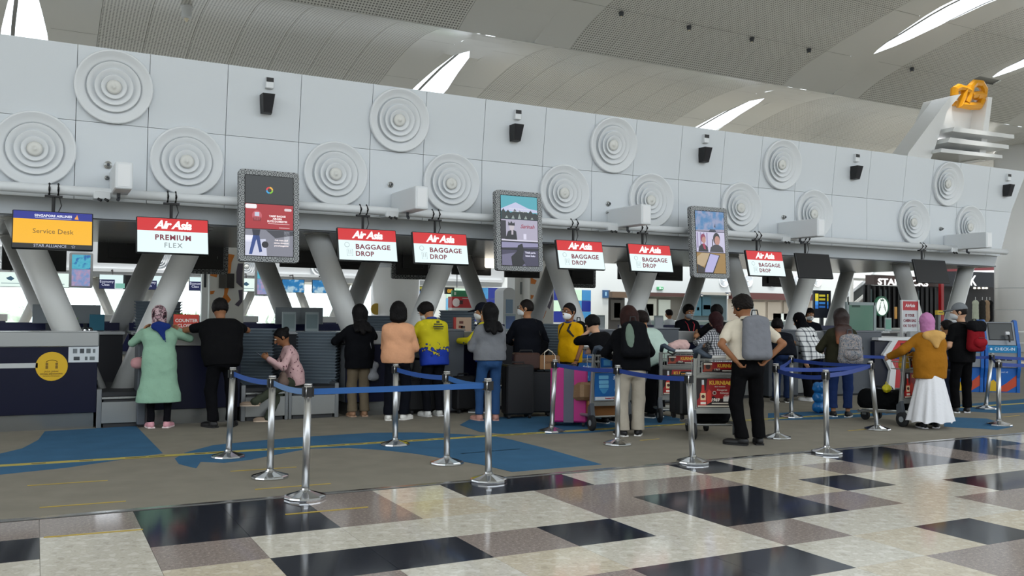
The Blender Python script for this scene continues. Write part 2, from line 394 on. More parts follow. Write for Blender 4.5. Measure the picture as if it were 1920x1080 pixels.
# pipe, its supports and the white projecting boxes
pipe = thing('service_pipe', 'long white service pipe running along the foot of the bulkhead', 'pipe')
b = MB(); b.smooth = True
b.tube([(-6, 12.62, 3.02), (19.2, 12.62, 3.02)], .062, 14).build('pipe_run', M_WHITE, pipe)
for i, x in enumerate([.92, 4.83, 8.76, 12.7, 17.55]):
    t = thing('duct_box', 'white box arm projecting from the bulkhead, %s from left' % ORD[i], 'duct', (x, YW, 3.13), 0, 'white box arms on the bulkhead')
    MB().box(-.1, .1, -1.0, 0, -.13, .2, .012).build('casing', M_WHITE, t)
    MB().box(-.07, .07, -1.006, -.995, -.1, .17).build('end_plate', mat('#e2e4e6', .4), t)
    MB().box(-.3, -.1, -.35, -.05, -.2, -.1, .01).build('junction_box', M_WHITE, t)
    for dx in (-.26, -.18):
        MB().tube([(dx, -.3, -.12), (dx+.02, -.34, -.2), (dx+.05, -.36, -.22)], .018, 8).build('clamp', M_BLACK, t)
    MB().tube([(-.02, -.5, -.13), (-.02, -.5, -.19), (-.03, -.56, -.22)], .022, 8).build('camera_stub', M_DGREY, t)
# ------------------------------------------------------------------ slanting columns in V pairs
M_COLM = mat('#c2c3c0', .4)
def vpair(bx, by, lab, ht=2.72, spread=1.13, r=.17, s=1):
    t = thing('slanted_column', lab, 'column', (bx, by, 0), 0, 'V shaped column pairs')
    for sgn in (-1, 1):
        b = MB(); b.smooth = True
        b.tube([(sgn*.02, 0, 0), (sgn*spread, 0, ht)], r, 20).build('column_leg', M_COLM, t)
        MB().lathe([(r*1.2, 0), (r*1.2, .03)], 20, c=(sgn*spread, 0, ht-.03)).build('collar', M_COLM, t)
    return t
VX = [.9, 4.85, 8.94, 12.95, 17.8]
for i, x in enumerate(VX):
    vpair(x, 13.4, 'pale V shaped slanting column just behind the front counters, %s from left' % ORD[i])
    vpair(x-.15, 16.7, 'pale V shaped slanting column in the rear row under the bulkhead, %s from left' % ORD[i])
vpair(-3.0, 13.4, 'pale V shaped slanting column beyond the left frame edge')

# ------------------------------------------------------------------ the vaulted ceiling
YV = 22.43
PROF = [(1.62,.20),(1.5,.262),(1.4,.297),(1.33,.315),(1.253,.331),(1.19,.346),(1.128,.356),(1.07,.357),(1.03,.353),(1.0,.3455),(.98,.3555),(.952,.3668),(.9155,.3765),(.881,.3855),(.85,.391),(.8,.402),(.753,.410),(.7,.414),(.6,.405),(.5,.38),(.42,.35),(.38,.365),(.28,.41),(.1,.425),(-.1,.40),(-.2,.36),(-.5,.44),(-.8,.36)]
PY = np.array([p[0] for p in PROF])[::-1]*YV; PZ = np.array([p[1] for p in PROF])[::-1]*YV+EYE
def cz(y): return float(np.interp(y, PY, PZ))
def perforated():
    m = bpy.data.materials.new('perforated_panel'); m.use_nodes = True; nt = m.node_tree; b = nt.nodes['Principled BSDF']; b.inputs['Roughness'].default_value = .3
    tc = nt.nodes.new('ShaderNodeTexCoord'); sx = nt.nodes.new('ShaderNodeSeparateXYZ'); nt.links.new(tc.outputs['Object'], sx.inputs[0])
    ds = []
    for ax in ('X', 'Y'):
        mu = nt.nodes.new('ShaderNodeMath'); mu.operation = 'MULTIPLY'; mu.inputs[1].default_value = 12; nt.links.new(sx.outputs[ax], mu.inputs[0])
        fr = nt.nodes.new('ShaderNodeMath'); fr.operation = 'FRACT'; nt.links.new(mu.outputs[0], fr.inputs[0])
        su = nt.nodes.new('ShaderNodeMath'); su.operation = 'SUBTRACT'; su.inputs[1].default_value = .5; nt.links.new(fr.outputs[0], su.inputs[0])
        p2 = nt.nodes.new('ShaderNodeMath'); p2.operation = 'POWER'; p2.inputs[1].default_value = 2; nt.links.new(su.outputs[0], p2.inputs[0]); ds.append(p2)
    ad = nt.nodes.new('ShaderNodeMath'); ad.operation = 'ADD'; nt.links.new(ds[0].outputs[0], ad.inputs[0]); nt.links.new(ds[1].outputs[0], ad.inputs[1])
    lt = nt.nodes.new('ShaderNodeMath'); lt.operation = 'LESS_THAN'; lt.inputs[1].default_value = .085; nt.links.new(ad.outputs[0], lt.inputs[0])
    mx = nt.nodes.new('ShaderNodeMix'); mx.data_type = 'RGBA'; mx.inputs[6].default_value = lin('#e4e5e2'); mx.inputs[7].default_value = lin('#7e807e')
    nt.links.new(lt.outputs[0], mx.inputs[0]); nt.links.new(mx.outputs[2], b.inputs['Base Color'])
    return m
M_PERF = perforated(); M_SOLID = mat('#e2e4e2', .25); M_BACKING = mat('#8e908e', .6)
SEG = [(1.42, 1.22), (1.22, 1.09), (1.09, 1.0), (1.0, .915), (.915, .80), (.80, .66)]
CW = 1.2; X0 = 10.1
SKY = {-9: 1, 1: 1, 11: 1, 16: 2, 21: 1, 31: 1, -19: 1}
def solid_col(i): return any(abs(i-k) <= 1 for k in (-9, 1, 11, 21, 31, -19))
def in_sky(i, a, b):
    if i not in SKY: return False
    if SKY[i] == 2: return b < .9
    return True
def lens(t):     # half width of the lens shaped rooflight along the profile (t in units of YV)
    if t >= 1.0: return min(.59, .24+max(0, t-1.125)*2.8) if t > 1.118 else 0
    return min(.59, .22+(.885-t)*3.4) if t < .885 else 0
ceil = thing('ceiling', None, None); ceil['kind'] = 'structure'
pm = {}
def panel_mesh(k, a, b, mt, mk):
    if (k, mk) in pm: return pm[(k, mk)]
    n = 5; g = .006; q = MB(); q.smooth = True; rows = []
    for j in range(n+1):
        t = a+(b-a)*j/n
        y = t*YV+(-g if j == 0 else (g if j == n else 0)); rows.append((y, cz(y)))
    top = [[(g, y, z), (CW-g, y, z)] for y, z in rows]
    v = [p for r in top for p in r]; q.add(v, [(2*j+1, 2*j, 2*j+2, 2*j+3) for j in range(n)])
    q.smooth = False; v = v+[(p[0], p[1], p[2]+.04) for p in v]; m = len(v)//2; f = []
    for j in range(n): f += [(2*j, m+2*j, m+2*j+2, 2*j+2), (2*j+1, 2*j+3, m+2*j+3, m+2*j+1)]
    pm[(k, mk)] = q.add(v, f).mesh('ceiling_panel', mt); return pm[(k, mk)]
backing = MB(); glassb = MB(); mull = MB()
for i in range(-15, 36):
    x = X0+CW*i
    for k, (a, b) in enumerate(SEG):
        if in_sky(i, a, b): continue
        s = solid_col(i)
        if -13 <= i <= 33: link('ceiling_panel', panel_mesh(k, a, b, M_SOLID if s else M_PERF, s), ceil, (x-(.33 if k < 3 else 0), 0, 0))
for i in range(-60, 90):
    x = X0+CW*i
    ys = [t*YV for t in np.linspace(1.62, -.05, 66)]
    for j in range(65):
        t = (ys[j]+ys[j+1])/2/YV
        if i in SKY and .66 < t < 1.45 and in_sky(i, t, t):
            x = X0+CW*i-(.33 if t > 1 else 0)
            # rooflight column: slivers either side of the lens, glass in the opening
            wa, wb = lens(ys[j]/YV), lens(ys[j+1]/YV); cx = x+CW/2
            for (p0, p1, q0, q1) in ((x-.02, cx-wa, x-.02, cx-wb), (cx+wa, x+CW+.02, cx+wb, x+CW+.02)):
                z0, z1 = cz(ys[j]), cz(ys[j+1])
                backing.m(1).add([(p0, ys[j], z0), (p1, ys[j], z0), (q1, ys[j+1], z1), (q0, ys[j+1], z1)], [(0, 1, 2, 3)])
            if wa > .03 or wb > .03:
                z0, z1 = cz(ys[j])+.12, cz(ys[j+1])+.12
                glassb.add([(cx-wa, ys[j], z0), (cx+wa, ys[j], z0), (cx+wb, ys[j+1], z1), (cx-wb, ys[j+1], z1)], [(0, 1, 2, 3)])
                for (e, w) in ((-.25, .05),):
                    mull.add([(cx+e*wa*2-w, ys[j], z0-.05), (cx+e*wa*2+w, ys[j], z0-.05), (cx+e*wb*2+w, ys[j+1], z1-.05), (cx+e*wb*2-w, ys[j+1], z1-.05)], [(0, 1, 2, 3)])
        else:
            x = X0+CW*i-(.33 if t > 1 else 0)
            up = .06 if (.66 < t < 1.42 and -13 <= i <= 33) else 0
            z0, z1 = cz(ys[j])+up, cz(ys[j+1])+up
            backing.m(0 if up else 1).add([(x, ys[j], z0), (x+CW, ys[j], z0), (x+CW, ys[j+1], z1), (x, ys[j+1], z1)], [(0, 1, 2, 3)])
backing.build('ceiling_shell', [M_BACKING, M_SOLID], ceil, kind='stuff')
glassb.build('rooflight_glass', glass_mat('#ffffff', .93), ceil, kind='stuff')
mull.build('rooflight_rib', mat('#8d8f8e', .5), ceil, kind='stuff')
# small round ceiling fittings
for i, (px, py, t) in enumerate([(350, 15, 1.02), (1165, 26, .9), (1292, 52, .93), (1410, 74, .95), (1517, 95, .97), (1710, 130, 1.0)]):
    d = ray(px, py); y = t*YV
    for _ in range(30): y = (cz(y)-EYE-.05)/d[2]*d[1]*.5+y*.5
    P = (y*d[0]/d[1], y, cz(y))
    tt = thing('ceiling_fitting', 'small %s fitting hanging from the vaulted ceiling, %s from left' % ('white cylinder' if i == 0 else 'dark', ORD[i]), 'fitting', P)
    r = .13 if i == 0 else .06
    MB().lathe([(r*1.2, 0), (r*1.2, -.04), (r, -.06), (r, -.3 if i == 0 else -.1), (r*.8, -.33 if i == 0 else -.12)], 14).build('housing', M_WHITE if i == 0 else M_DGREY, tt)
    MB().lathe([(r*.5, -.33 if i == 0 else -.12), (r*.2, -.42 if i == 0 else -.15)], 12).build('lens', mat('#e8e0c8', .3), tt)
# unseen wall added behind the camera to hold back low sky light
MB().box(-70, 120, -16.3, -16, 0, 8.2).build('wall_light_block', mat('#8f918f', .6), kind='structure')
# ------------------------------------------------------------------ hanging monitors
def R_tilt(a): return (a, 0, 0)
def bracket(t, z1, z0, y):
    for dx in (-.05, .05):
        MB().tube([(dx, y, z1-.075), (dx, y-.08, z1), (dx, y, z1+.075)], .012, 6).build('pipe_clamp', M_BLACK, t)
    MB().box(-.1, .1, y-.03, y+.03, z1-.1, z1-.075).build('cross_bar', M_BLACK, t)
    MB().tube([(0, y, z1-.08), (0, y, z0)], .02, 8).build('hanger', M_BLACK, t)
    MB().tube([(.06, y, z1-.07), (.09, y, z1-.2), (.05, y, z1-.3), (.03, y, z0)], .006, 6).build('cable', M_BLACK, t)
def monitor(x, lab, content, w=.89, h=.49, z=2.49, y=12.38, on=True, bk=True):
    t = thing('hanging_monitor', lab, 'monitor', (x, y, 0), 0, 'monitors hung over the counters')
    if bk: bracket(t, 3.02, z+.15, .24)
    MB().box(-.02, .02, .06, .26, z+.1, z+.2).build('bracket_arm', M_BLACK, t)
    b = MB().box(-w/2, w/2, 0, .05, -h/2, h/2, .008).box(-w*.3, w*.3, .05, .09, -h*.3, h*.3)
    tilt = math.radians(-14)
    body = b.build('casing', mat('#0c0d10', .35), t, (0, 0, z), (tilt, 0, 0))
    e = .013
    if content:
        content(body, w/2-e, h/2-e)
    else:
        card(rect(-w/2+e, w/2-e, -h/2+e, h/2-e), -.0005, .002, mat('#050506', .4, spec=.2), 'screen', body)
    return t
S_RED, S_WHITE, S_DRED, S_GREYT = screen('#d3181c', .9), screen('#dff3f4', 1.0), screen('#9a2440', .5), screen('#8e9698', .6)
def airasia_header(p, hw, hh, frac=.37):
    zc = hh-2*hh*frac
    card(rect(-hw, hw, zc, hh), -.0005, .002, S_RED, 'header_band', p)
    card(rect(-hw, hw, -hh, zc), -.0005, .002, S_WHITE, 'screen', p)
    fit_width(text('Air Asia', hh*.66, screen('#ffffff', 1.), p, (0, -.004, (zc+hh)/2-.005), bold=.0055, shear=.32, name='logo_lettering', space=.9), hw*1.08)
def c_premium(p, hw, hh):
    airasia_header(p, hw, hh)
    text('PREMIUM', .098, S_DRED, p, (-.0, -.004, -.03), bold=.003, space=1.14)
    text('FLEX', .095, S_GREYT, p, (0, -.004, -.135), space=1.15)
def c_baggage(p, hw, hh):
    airasia_header(p, hw, hh)
    fit_width(text('BAGGAGE', .10, S_DRED, p, (.075, -.004, -.035), bold=.0028, space=1.08), .52)
    fit_width(text('DROP', .10, S_DRED, p, (-.055, -.004, -.140), bold=.0028, space=1.08), .27)
    ic = screen('#b9c6c8', .8)
    MB().tube([(-.31+.035*math.cos(a), -.003, -.01+.035*math.sin(a)) for a in np.linspace(0, 2*PI, 17)[:-1]], .004, 5, loop=True).build('globe_icon', ic, p)
    MB().tube([(-.315, -.003, -.075), (-.235, -.003, -.075), (-.235, -.003, -.175), (-.315, -.003, -.175)], .004, 5, loop=True).tube([(-.29, -.003, -.085), (-.29, -.003, -.15)], .004, 5).tube([(-.26, -.003, -.085), (-.26, -.003, -.15)], .004, 5).build('bag_icon', ic, p)
def c_service(p, hw, hh):
    card(rect(-hw, hw, hh*.58, hh), -.0005, .002, screen('#1b2aa0', .7), 'header_band', p)
    card(rect(-hw, hw, -hh*.76, hh*.58), -.0005, .002, screen('#f5b400', .95), 'screen', p)
    card(rect(-hw, hw, -hh, -hh*.76), -.0005, .002, mat('#0b0b0d', .3), 'footer_band', p)
    wt = screen('#f4f6ff', .9)
    text('SINGAPORE AIRLINES', .043, wt, p, (-.0, -.004, hh*.78), bold=.001)
    card(rect(-.2, .2, hh*.645, hh*.66), -.0025, .001, wt, 'underline', p)
    MB().prism([(.235, hh*.66), (.28, hh*.64), (.275, hh*.74), (.262, hh*.93), (.252, hh*.8), (.24, hh*.76)], -.003, -.004).build('bird_logo', screen('#f2a23c', .9), p)
    text('Service Desk', .085, screen('#7a5a12', .6), p, (0, -.004, -.02))
    text('STAR ALLIANCE', .05, screen('#cfd3e6', .7), p, (-.03, -.004, -hh*.885))
    MB().tube([(.225+(.022 if k % 2 == 0 else .01)*math.sin(k*PI/5), -.004, -hh*.885+(.022 if k % 2 == 0 else .01)*math.cos(k*PI/5)) for k in range(10)], .002, 5, loop=True).build('star_logo', screen('#cfd3e6', .7), p)
monitor(.17, 'lit monitor with a yellow service desk notice over the far left counter', c_service)
monitor(1.56, 'lit red and white premium lane monitor above the woman in green', c_premium)
for x, l in [(4.2, 'first baggage drop monitor from left, over the khaki trousered woman'), (5.34, 'second baggage drop monitor from left, left of the middle picture screen'),
             (7.81, 'third baggage drop monitor from left, right of the middle picture screen'), (9.21, 'fourth baggage drop monitor from left, near the right picture screen'),
             (11.81, 'fifth baggage drop monitor, right of the right picture screen')]:
    monitor(x, 'lit red and white '+l, c_baggage)
monitor(13.04, 'switched off black hanging monitor, left of the two dark ones', None)
monitor(16.38, 'switched off black hanging monitor, right of the two dark ones', None, w=1.0, h=.5)

# ------------------------------------------------------------------ tall picture screens in patterned frames
M_BATIK = pattern_mat('batik_frame', [(0, '#34373a'), (.36, '#9fa2a3')], (14, 14, 14), 'rings', rough=.5)
def pic_screen(x, lab, content, w=.81, h=1.25, z=2.81, y=12.28):
    t = thing('picture_screen', lab, 'screen', (x, y, z), 0, 'tall picture screens')
    tilt = math.radians(-4)
    fr = MB().prism(rrect(-w/2, w/2, -h/2, h/2, .05), 0, .1).build('frame', M_BATIK, t, None, (tilt, 0, 0))
    iw, ih = w*.395, h*.435
    card(rect(-iw-.01, iw+.01, -ih-.01, ih+.01), -.0005, .003, M_BLACK, 'bezel', fr)
    for dz in (-.3, .3): MB().box(-.1, .1, .1, .3, dz-.03, dz+.03).build('wall_bracket', M_DGREY, fr)
    content(fr, iw, ih)
    return t
def pane(p, x0, x1, z0, z1, m, name='picture'): return card(rect(x0, x1, z0, z1), -.0035, .002, m, name, p)
def shp(p, poly, m, name, d=0): return card(poly, -.0058-d*.0012, .001, m, name, p)
def k1(p, w, h):
    a, b = h*.30, -h*.335
    pane(p, -w, w, a+.005, h, screen('#1c201e', 1.), 'dark_picture')
    for k, c in enumerate(['#e8505b', '#3fa7e0', '#8ccf4a', '#f2b84b']):
        t0 = PI/4+PI/2*k*1.0+PI/2
        MB().tube([(.038*math.cos(q)+.0, -.007, (a+h)/2+.038*math.sin(q)) for q in np.linspace(t0-.7, t0+.75, 7)], .011, 6).build('ring_logo', screen(c, .9), p)
    pane(p, -w, w, b+.005, a-.005, screen('#b3141d', .75), 'red_picture')
    shp(p, rrect(-w, -w+.15, a-.07, a-.01, .02), screen('#f4eef0', .9), 'badge')
    shp(p, rrect(w-.12, w-.02, a-.085, a-.05, .015), screen('#e9d8dc', .8), 'badge')
    shp(p, disc(-w*.52, .0, .065), screen('#d9606a', .7), 'drawing'); shp(p, rect(-w*.52-.03, -w*.52+.03, -.01, .045), screen('#cfd6ea', .8), 'drawing', 1)
    for dx in (-.04, -.013, .014, .04): shp(p, rect(-w*.52+dx-.006, -w*.52+dx+.006, -.075, -.02), screen('#7d1020', .6), 'drawing', 2)
    wt = screen('#fff2f2', .9)
    for k, s in enumerate(['TARIF BAGASI', 'AIRASIA', 'RUTE DOMESTIK']):
        text(s, .036, wt, p, (w*.33, -.008, .0-.036*k-.0), bold=.0012)
    shp(p, rect(-.02, w*.85, -.105, -.101), wt, 'small_print'); shp(p, rect(w*.4, w*.85, b+.025, b+.03), wt, 'small_print')
    pane(p, -w, w, -h, b-.005, screen('#8e8f9c', .7), 'hall_picture')
    shp(p, [(-w, -h), (-w*.1, -h), (-.05, -h*.58), (-w, -h*.62)], screen('#d6d9ee', .8), 'picture_shape')
    shp(p, [(-.05, b-.01), (w, b-.01), (w, b-.07), (w*.25, -h*.55)], screen('#4b4c55', .5), 'picture_shape')
    shp(p, rect(w*.62, w*.85, -h*.72, b-.02), screen('#b6b9c4', .7), 'picture_shape')
    shp(p, rect(-w, -w*.55, -h*.66, -h*.5), screen('#f0f0ff', .9), 'picture_shape')
    shp(p, [(-w*.72, b-.008), (-w*.38, b-.008), (-w*.42, -h*.5), (-w*.68, -h*.5)], screen('#262a44', .4), 'walking_figure', 1)
    shp(p, [(-w*.68, -h*.5), (-w*.5, -h*.5), (-w*.72, -h*.97), (-w*.85, -h*.97)], screen('#2a4fa0', .6), 'walking_figure', 1)
    shp(p, [(-w*.58, -h*.5), (-w*.42, -h*.5), (-w*.3, -h*.9), (-w*.42, -h*.92)], screen('#24458f', .6), 'walking_figure', 2)
    shp(p, disc(-w*.18, -h*.72, .045), screen('#241d26', .3), 'picture_shape', 1)
    for k, s in enumerate(['Cek masa aktif', 'semua dokumen', 'penerbanganmu']): text(s, .03, wt, p, (w*.5, -.009, -h*.6-.037*k), bold=.0008)
def k2(p, w, h):
    pane(p, -w, w, h*.34, h, screen('#4fb0bf', .75), 'sky_picture')
    shp(p, [(-w, h*.62), (-w*.2, h*.82), (w*.5, h*.66), (w, h*.62), (w, h*.55), (-w, h*.55)], screen('#c9cdea', .8), 'cloud_shape')
    rnd = random.Random(8)
    shp(p, [(-w, h*.34)]+[(-w+2*w*k/16, h*.5+rnd.uniform(0, .07)) for k in range(17)]+[(w, h*.34)], screen('#22332f', .4), 'tree_shape', 1)
    for k in range(5): shp(p, [(-w*.8+k*w*.35, h*.345), (-w*.62+k*w*.35, h*.345), (-w*.7+k*w*.35, h*.345+rnd.uniform(.03, .09))], screen('#aab9b4', .6), 'house_shape', 2)
    text('Discover the harmony of nature', .028, screen('#e9f0f4', .8), p, (0, -.01, h*.63)); text('and heritage along the way', .028, screen('#e9f0f4', .8), p, (.02, -.01, h*.56))
    pane(p, -w, w, -h*.3, h*.32, screen('#b9b4c9', .75), 'shop_picture')
    shp(p, rect(-w, -w*.75, -h*.25, h*.28), screen('#2a2630', .3), 'picture_shape'); shp(p, rect(-w, w, -h*.3, -h*.26), screen('#dcd9ea', .8), 'picture_shape')
    shp(p, [(-w*.8, -h*.26), (-w*.15, -h*.26), (-w*.2, -h*.02), (-w*.4, h*.03), (-w*.65, -h*.03)], screen('#1d1a22', .3), 'portrait_shape', 1)
    shp(p, disc(-w*.44, h*.1, .042, rz=.058), screen('#d8cfd6', .7), 'portrait_shape', 2)
    shp(p, [(-w*.64, h*.14), (-w*.62, h*.25), (-w*.53, h*.2), (-w*.46, h*.27), (-w*.38, h*.2), (-w*.28, h*.24), (-w*.27, h*.14)], screen('#1d1a22', .3), 'portrait_shape', 3)
    shp(p, [(-w*.47, -h*.12), (-w*.37, -h*.12), (-w*.36, h*.0), (-w*.46, h*.0)], screen('#cfc6d2', .7), 'portrait_shape', 3)
    text('Sarinah', .085, screen('#a8123c', .7), p, (w*.42, -.01, h*.13), shear=.35, bold=.001)
    shp(p, rect(w*.2, w*.36, -h*.24, -h*.08), screen('#d9d6ea', .9), 'picture_shape', 1)
    pane(p, -w, w, -h, -h*.32, screen('#4d4966', .55), 'night_picture')
    shp(p, [(-w, -h*.34), (w, -h*.34), (w, -h*.44), (-w, -h*.5)], screen('#9d9abf', .7), 'picture_shape'); shp(p, rect(-w, w, -h*.56, -h*.5), screen('#1e1c2c', .3), 'picture_shape', 1)
    shp(p, [(-w, -h), (-w, -h*.7), (-w*.2, -h*.62), (w*.3, -h)], screen('#83809f', .6), 'picture_shape')
    shp(p, [(-w*.45, -h), (-w*.5, -h*.75), (-w*.2, -h*.6), (-w*.12, -h*.42), (w*.12, -h*.36), (w*.2, -h*.55), (w*.12, -h*.8), (w*.25, -h*.92), (w*.1, -h)], screen('#14121c', .2), 'figure_shape', 2)
    for k, s in enumerate(['Tidak perlu', 'bawa buku']): text(s, .04, screen('#e9e8ff', .85), p, (w*.55, -.011, -h*.62-.05*k), bold=.001)
def k3(p, w, h):
    pane(p, -w, w, h*.35, h, pattern_mat('screen_sky', [(0, '#2f7fc0'), (.45, '#6f9fd0'), (.6, '#a9b4d6'), (1, '#c2c4dd')], (7, 7, 7), 'noise', emit=.75), 'sky_picture')
    shp(p, [(w*.28, h*.5), (w*.36, h*.62), (w*.38, h*.48)], screen('#39405c', .4), 'tail_shape', 1); shp(p, [(-w*.1, h*.35), (0, h*.42), (w*.35, h*.42), (w*.4, h*.35)], screen('#4a4f68', .4), 'picture_shape', 1)
    shp(p, [(-w, h*.38), (w, h*.44), (w, h*.35), (-w, h*.35)], screen('#a9a3bb', .7), 'picture_shape')
    pane(p, -w, w, -h*.33, h*.33, screen('#cfcbe6', .8), 'portrait_picture')
    for k in range(4): shp(p, rect(-w*.95+k*.07, -w*.95+k*.07+.03, -h*.2, h*.3), screen('#a99cc6', .7), 'picture_shape')
    for cx, hair, body, sc in ((-w*.52, '#b23a68', '#1c1722', .9), (w*.42, '#1a1518', '#4d4b50', 1.25)):
        shp(p, disc(cx, h*.12, .062*sc, rz=.085*sc), screen(hair, .5), 'portrait_shape', 1)
        shp(p, disc(cx+.012, h*.06, .047*sc, rz=.066*sc), screen('#c58f80', .75), 'portrait_shape', 2)
        shp(p, [(cx-.13*sc, -h*.32), (cx+.12*sc, -h*.32), (cx+.1*sc, -h*.16), (cx+.03*sc, -h*.07), (cx-.04*sc, -h*.07), (cx-.11*sc, -h*.16)], screen(body, .4), 'portrait_shape', 3)
    shp(p, [(-w*.6, -h*.06), (-w*.42, -h*.06), (-w*.36, -h*.25), (-w*.5, -h*.22)], screen('#c2365e', .6), 'portrait_shape', 4)
    shp(p, rect(w*.1, w*.16, -h*.3, h*.1), screen('#1a1518', .3), 'portrait_shape')
    pane(p, -w, w, -h, -h*.35, screen('#b08a43', .65), 'hand_picture')
    shp(p, [(-w*.65, -h*.36), (-w*.05, -h*.36), (-w*.5, -h*.78), (-w, -h*.78), (-w, -h*.5)], screen('#c9b088', .7), 'picture_shape')
    shp(p, [(-w*.1, -h*.36), (w*.62, -h*.42), (w*.12, -h), (-w*.62, -h)], mat('#15141c', .2), 'phone_shape', 1)
    shp(p, [(-w*.06, -h*.38), (w*.54, -h*.43), (w*.06, -h*.98), (-w*.54, -h*.98)], screen('#b5b2e0', .85), 'phone_shape', 2)
    shp(p, [(-w, -h), (-w*.5, -h), (-w*.45, -h*.85), (-w, -h*.72)], screen('#3a2a22', .3), 'picture_shape', 3)
pic_screen(2.77, 'tall framed picture screen with a red luggage fare notice, leftmost of three', k1)
pic_screen(6.62, 'tall framed picture screen with a red script shop name, middle of three', k2)
pic_screen(10.42, 'tall framed picture screen with two smiling portraits, rightmost of three', k3)
# the rear side of the bulkhead: backs of the monitors facing the other way
def back_monitor(x, lab, w=.95, h=.55, z=2.45, y=17.75, framed=False):
    t = thing('rear_monitor', lab, 'monitor', (x, y, z), 0, 'monitor backs behind the bulkhead')
    b = MB().box(-w/2, w/2, 0, .05, -h/2, h/2, .01).box(-w*.33, w*.33, -.04, 0, -h*.32, h*.3)
    b.build('casing', mat('#131417', .45), t)
    MB().box(-.03, .03, -.06, -.02, h*.1, 2.9-z).box(-.03, .03, -.46, -.02, 2.84-z, 2.9-z).build('hanger', M_BLACK, t)
    MB().box(w*.28, w*.28+.05, -.012, 0, -h*.3, -h*.3+.05).build('label_plate', M_GREY, t)
    if framed:
        MB().prism(rrect(-w/2-.09, w/2+.09, -h/2-.09, h/2+.09, .05), .05, .1).build('frame', M_BATIK, t)
for i, (px, py, w, h, fr) in enumerate([(65, 478, 1.0, .55, 0), (240, 466, 1.0, .55, 0), (382, 455, .75, 1.0, 1), (570, 476, .95, .55, 0), (653, 482, .9, .5, 0), (774, 480, .72, .8, 1), (885, 490, .95, .6, 0), (980, 500, .9, .5, 0), (1088, 504, .75, .7, 1), (1190, 505, .95, .5, 0), (1252, 505, .95, .55, 0), (1455, 520, .9, .5, 0)]):
    P = gy(px, py, 17.75)
    back_monitor(P.x, '%s rear monitor back under the bulkhead, %s from left' % ('pattern framed' if fr else 'plain dark', (ORD+['eleventh', 'twelfth'])[i]), w, h, P.z, framed=fr)

# ------------------------------------------------------------------ counters
M_SILV = mat('#a9acad', .32, .55); M_TOPW = mat('#cfd1d0', .3)
def counter(x0, x1, lab, y=12.75, extra=None):
    t = thing('checkin_counter', lab, 'counter', ((x0+x1)/2, y, 0), 0, 'check-in counters of the front row')
    w = (x1-x0)/2
    MB().box(-w+.03, w-.03, .05, .75, 0, .2).build('plinth', mat('#8f9190', .25, .8), t)
    MB().box(-w, w, 0, .06, .2, 1.045, .006).build('front_panel', M_BLUEC, t)
    for s in (-1, 1): MB().box(s*w-(.02 if s > 0 else 0), s*w+(.02 if s < 0 else 0), .06, .8, .2, 1.04).build('side_panel', mat('#5d6166', .5), t)
    MB().box(-w-.015, w+.015, -.02, .09, 1.045, 1.237, .012).build('front_band', M_SILV, t)
    MB().box(-w-.015, w+.015, .09, .5, 1.19, 1.237, .008).build('worktop', M_TOPW, t)
    MB().box(-w, w, .3, .85, .78, .82).build('desk', M_GREY, t)
    return t
ctr = []
NM = ['far left', 'second', 'third', 'fourth', 'fifth', 'sixth', 'seventh', 'eighth', 'ninth', 'tenth', 'eleventh']
k = 0
for V in VX:
    a = counter(V-(1.62 if V < 2 or V > 17 else .82), V-.18, 'navy fronted silver topped check-in counter, %s of the row' % NM[k] if k else 'navy fronted check-in counter with a yellow round sticker at far left'); k += 1; ctr.append(a)
    if V < 17:
        b = counter(V+.45, V+1.62, 'navy fronted silver topped check-in counter, %s of the row' % NM[k] if k > 1 else 'navy fronted counter where the woman in green leans'); k += 1; ctr.append(b)
c0 = ctr[0]
def on(c, p): return (p.x-c.location.x, p.z)
# stickers and sheet on the first counter
P = gy(97, 687, 12.73)
t = thing('round_sticker', 'yellow round floor distance sticker on the far left navy counter', 'sticker', (P.x, 12.748, P.z))
MB().prism(disc(0, 0, .182, 28), 0, -.004).build('backing', mat('#d3a915', .5), t)
ink = mat('#7a5c10', .6)
for s in (-1, 1):
    shp2 = MB().prism(disc(s*.055, .03, .016, 12), -.0045, -.006).build('figure_icon', ink, t)
    MB().prism(rect(s*.055-.014, s*.055+.014, -.03, .012), -.0045, -.006).build('figure_icon', ink, t)
MB().tube([(.075*math.cos(a), -.006, .03+.05*math.sin(a)) for a in np.linspace(.5, PI-.5, 9)], .004, 5).build('arc_icon', ink, t)
text('JAGA JARAK', .03, ink, t, (0, -.006, -.065)); text('SOCIAL DISTANCING', .026, ink, t, (0, -.006, -.095), bold=.0008); text('PHYSICAL DISTANCING', .018, ink, t, (0, -.006, -.122))
P = gy(157, 664, 12.73)
t = thing('notice_sheet', 'white notice sheet with grey pictures taped on the navy counter', 'notice', (P.x, 12.748, P.z))
MB().box(-.175, .175, -.003, 0, -.105, .105).build('paper', mat('#c9cfd3', .7), t)
for k, (x, z, w, h) in enumerate([(-.1, .04, .05, .06), (-.02, .04, .05, .06), (.055, .04, .05, .06), (.12, .04, .03, .05), (-.08, -.055, .07, .045), (.03, -.055, .03, .045), (.1, -.055, .06, .045)]):
    MB().box(x-w/2, x+w/2, -.004, -.003, z-h/2, z+h/2).build('picture', mat(['#6c7376', '#3e4347', '#5c6266'][k % 3], .7), t)
P = gy(28, 686, 12.73); MB().box(-.45, .27, -.004, 0, -.03, .03).build('strip_sticker', mat('#b9bcbc', .5), None, (P.x-.02, 12.748, P.z), label='pale grey strip stuck across the far left navy counter', cat='sticker')
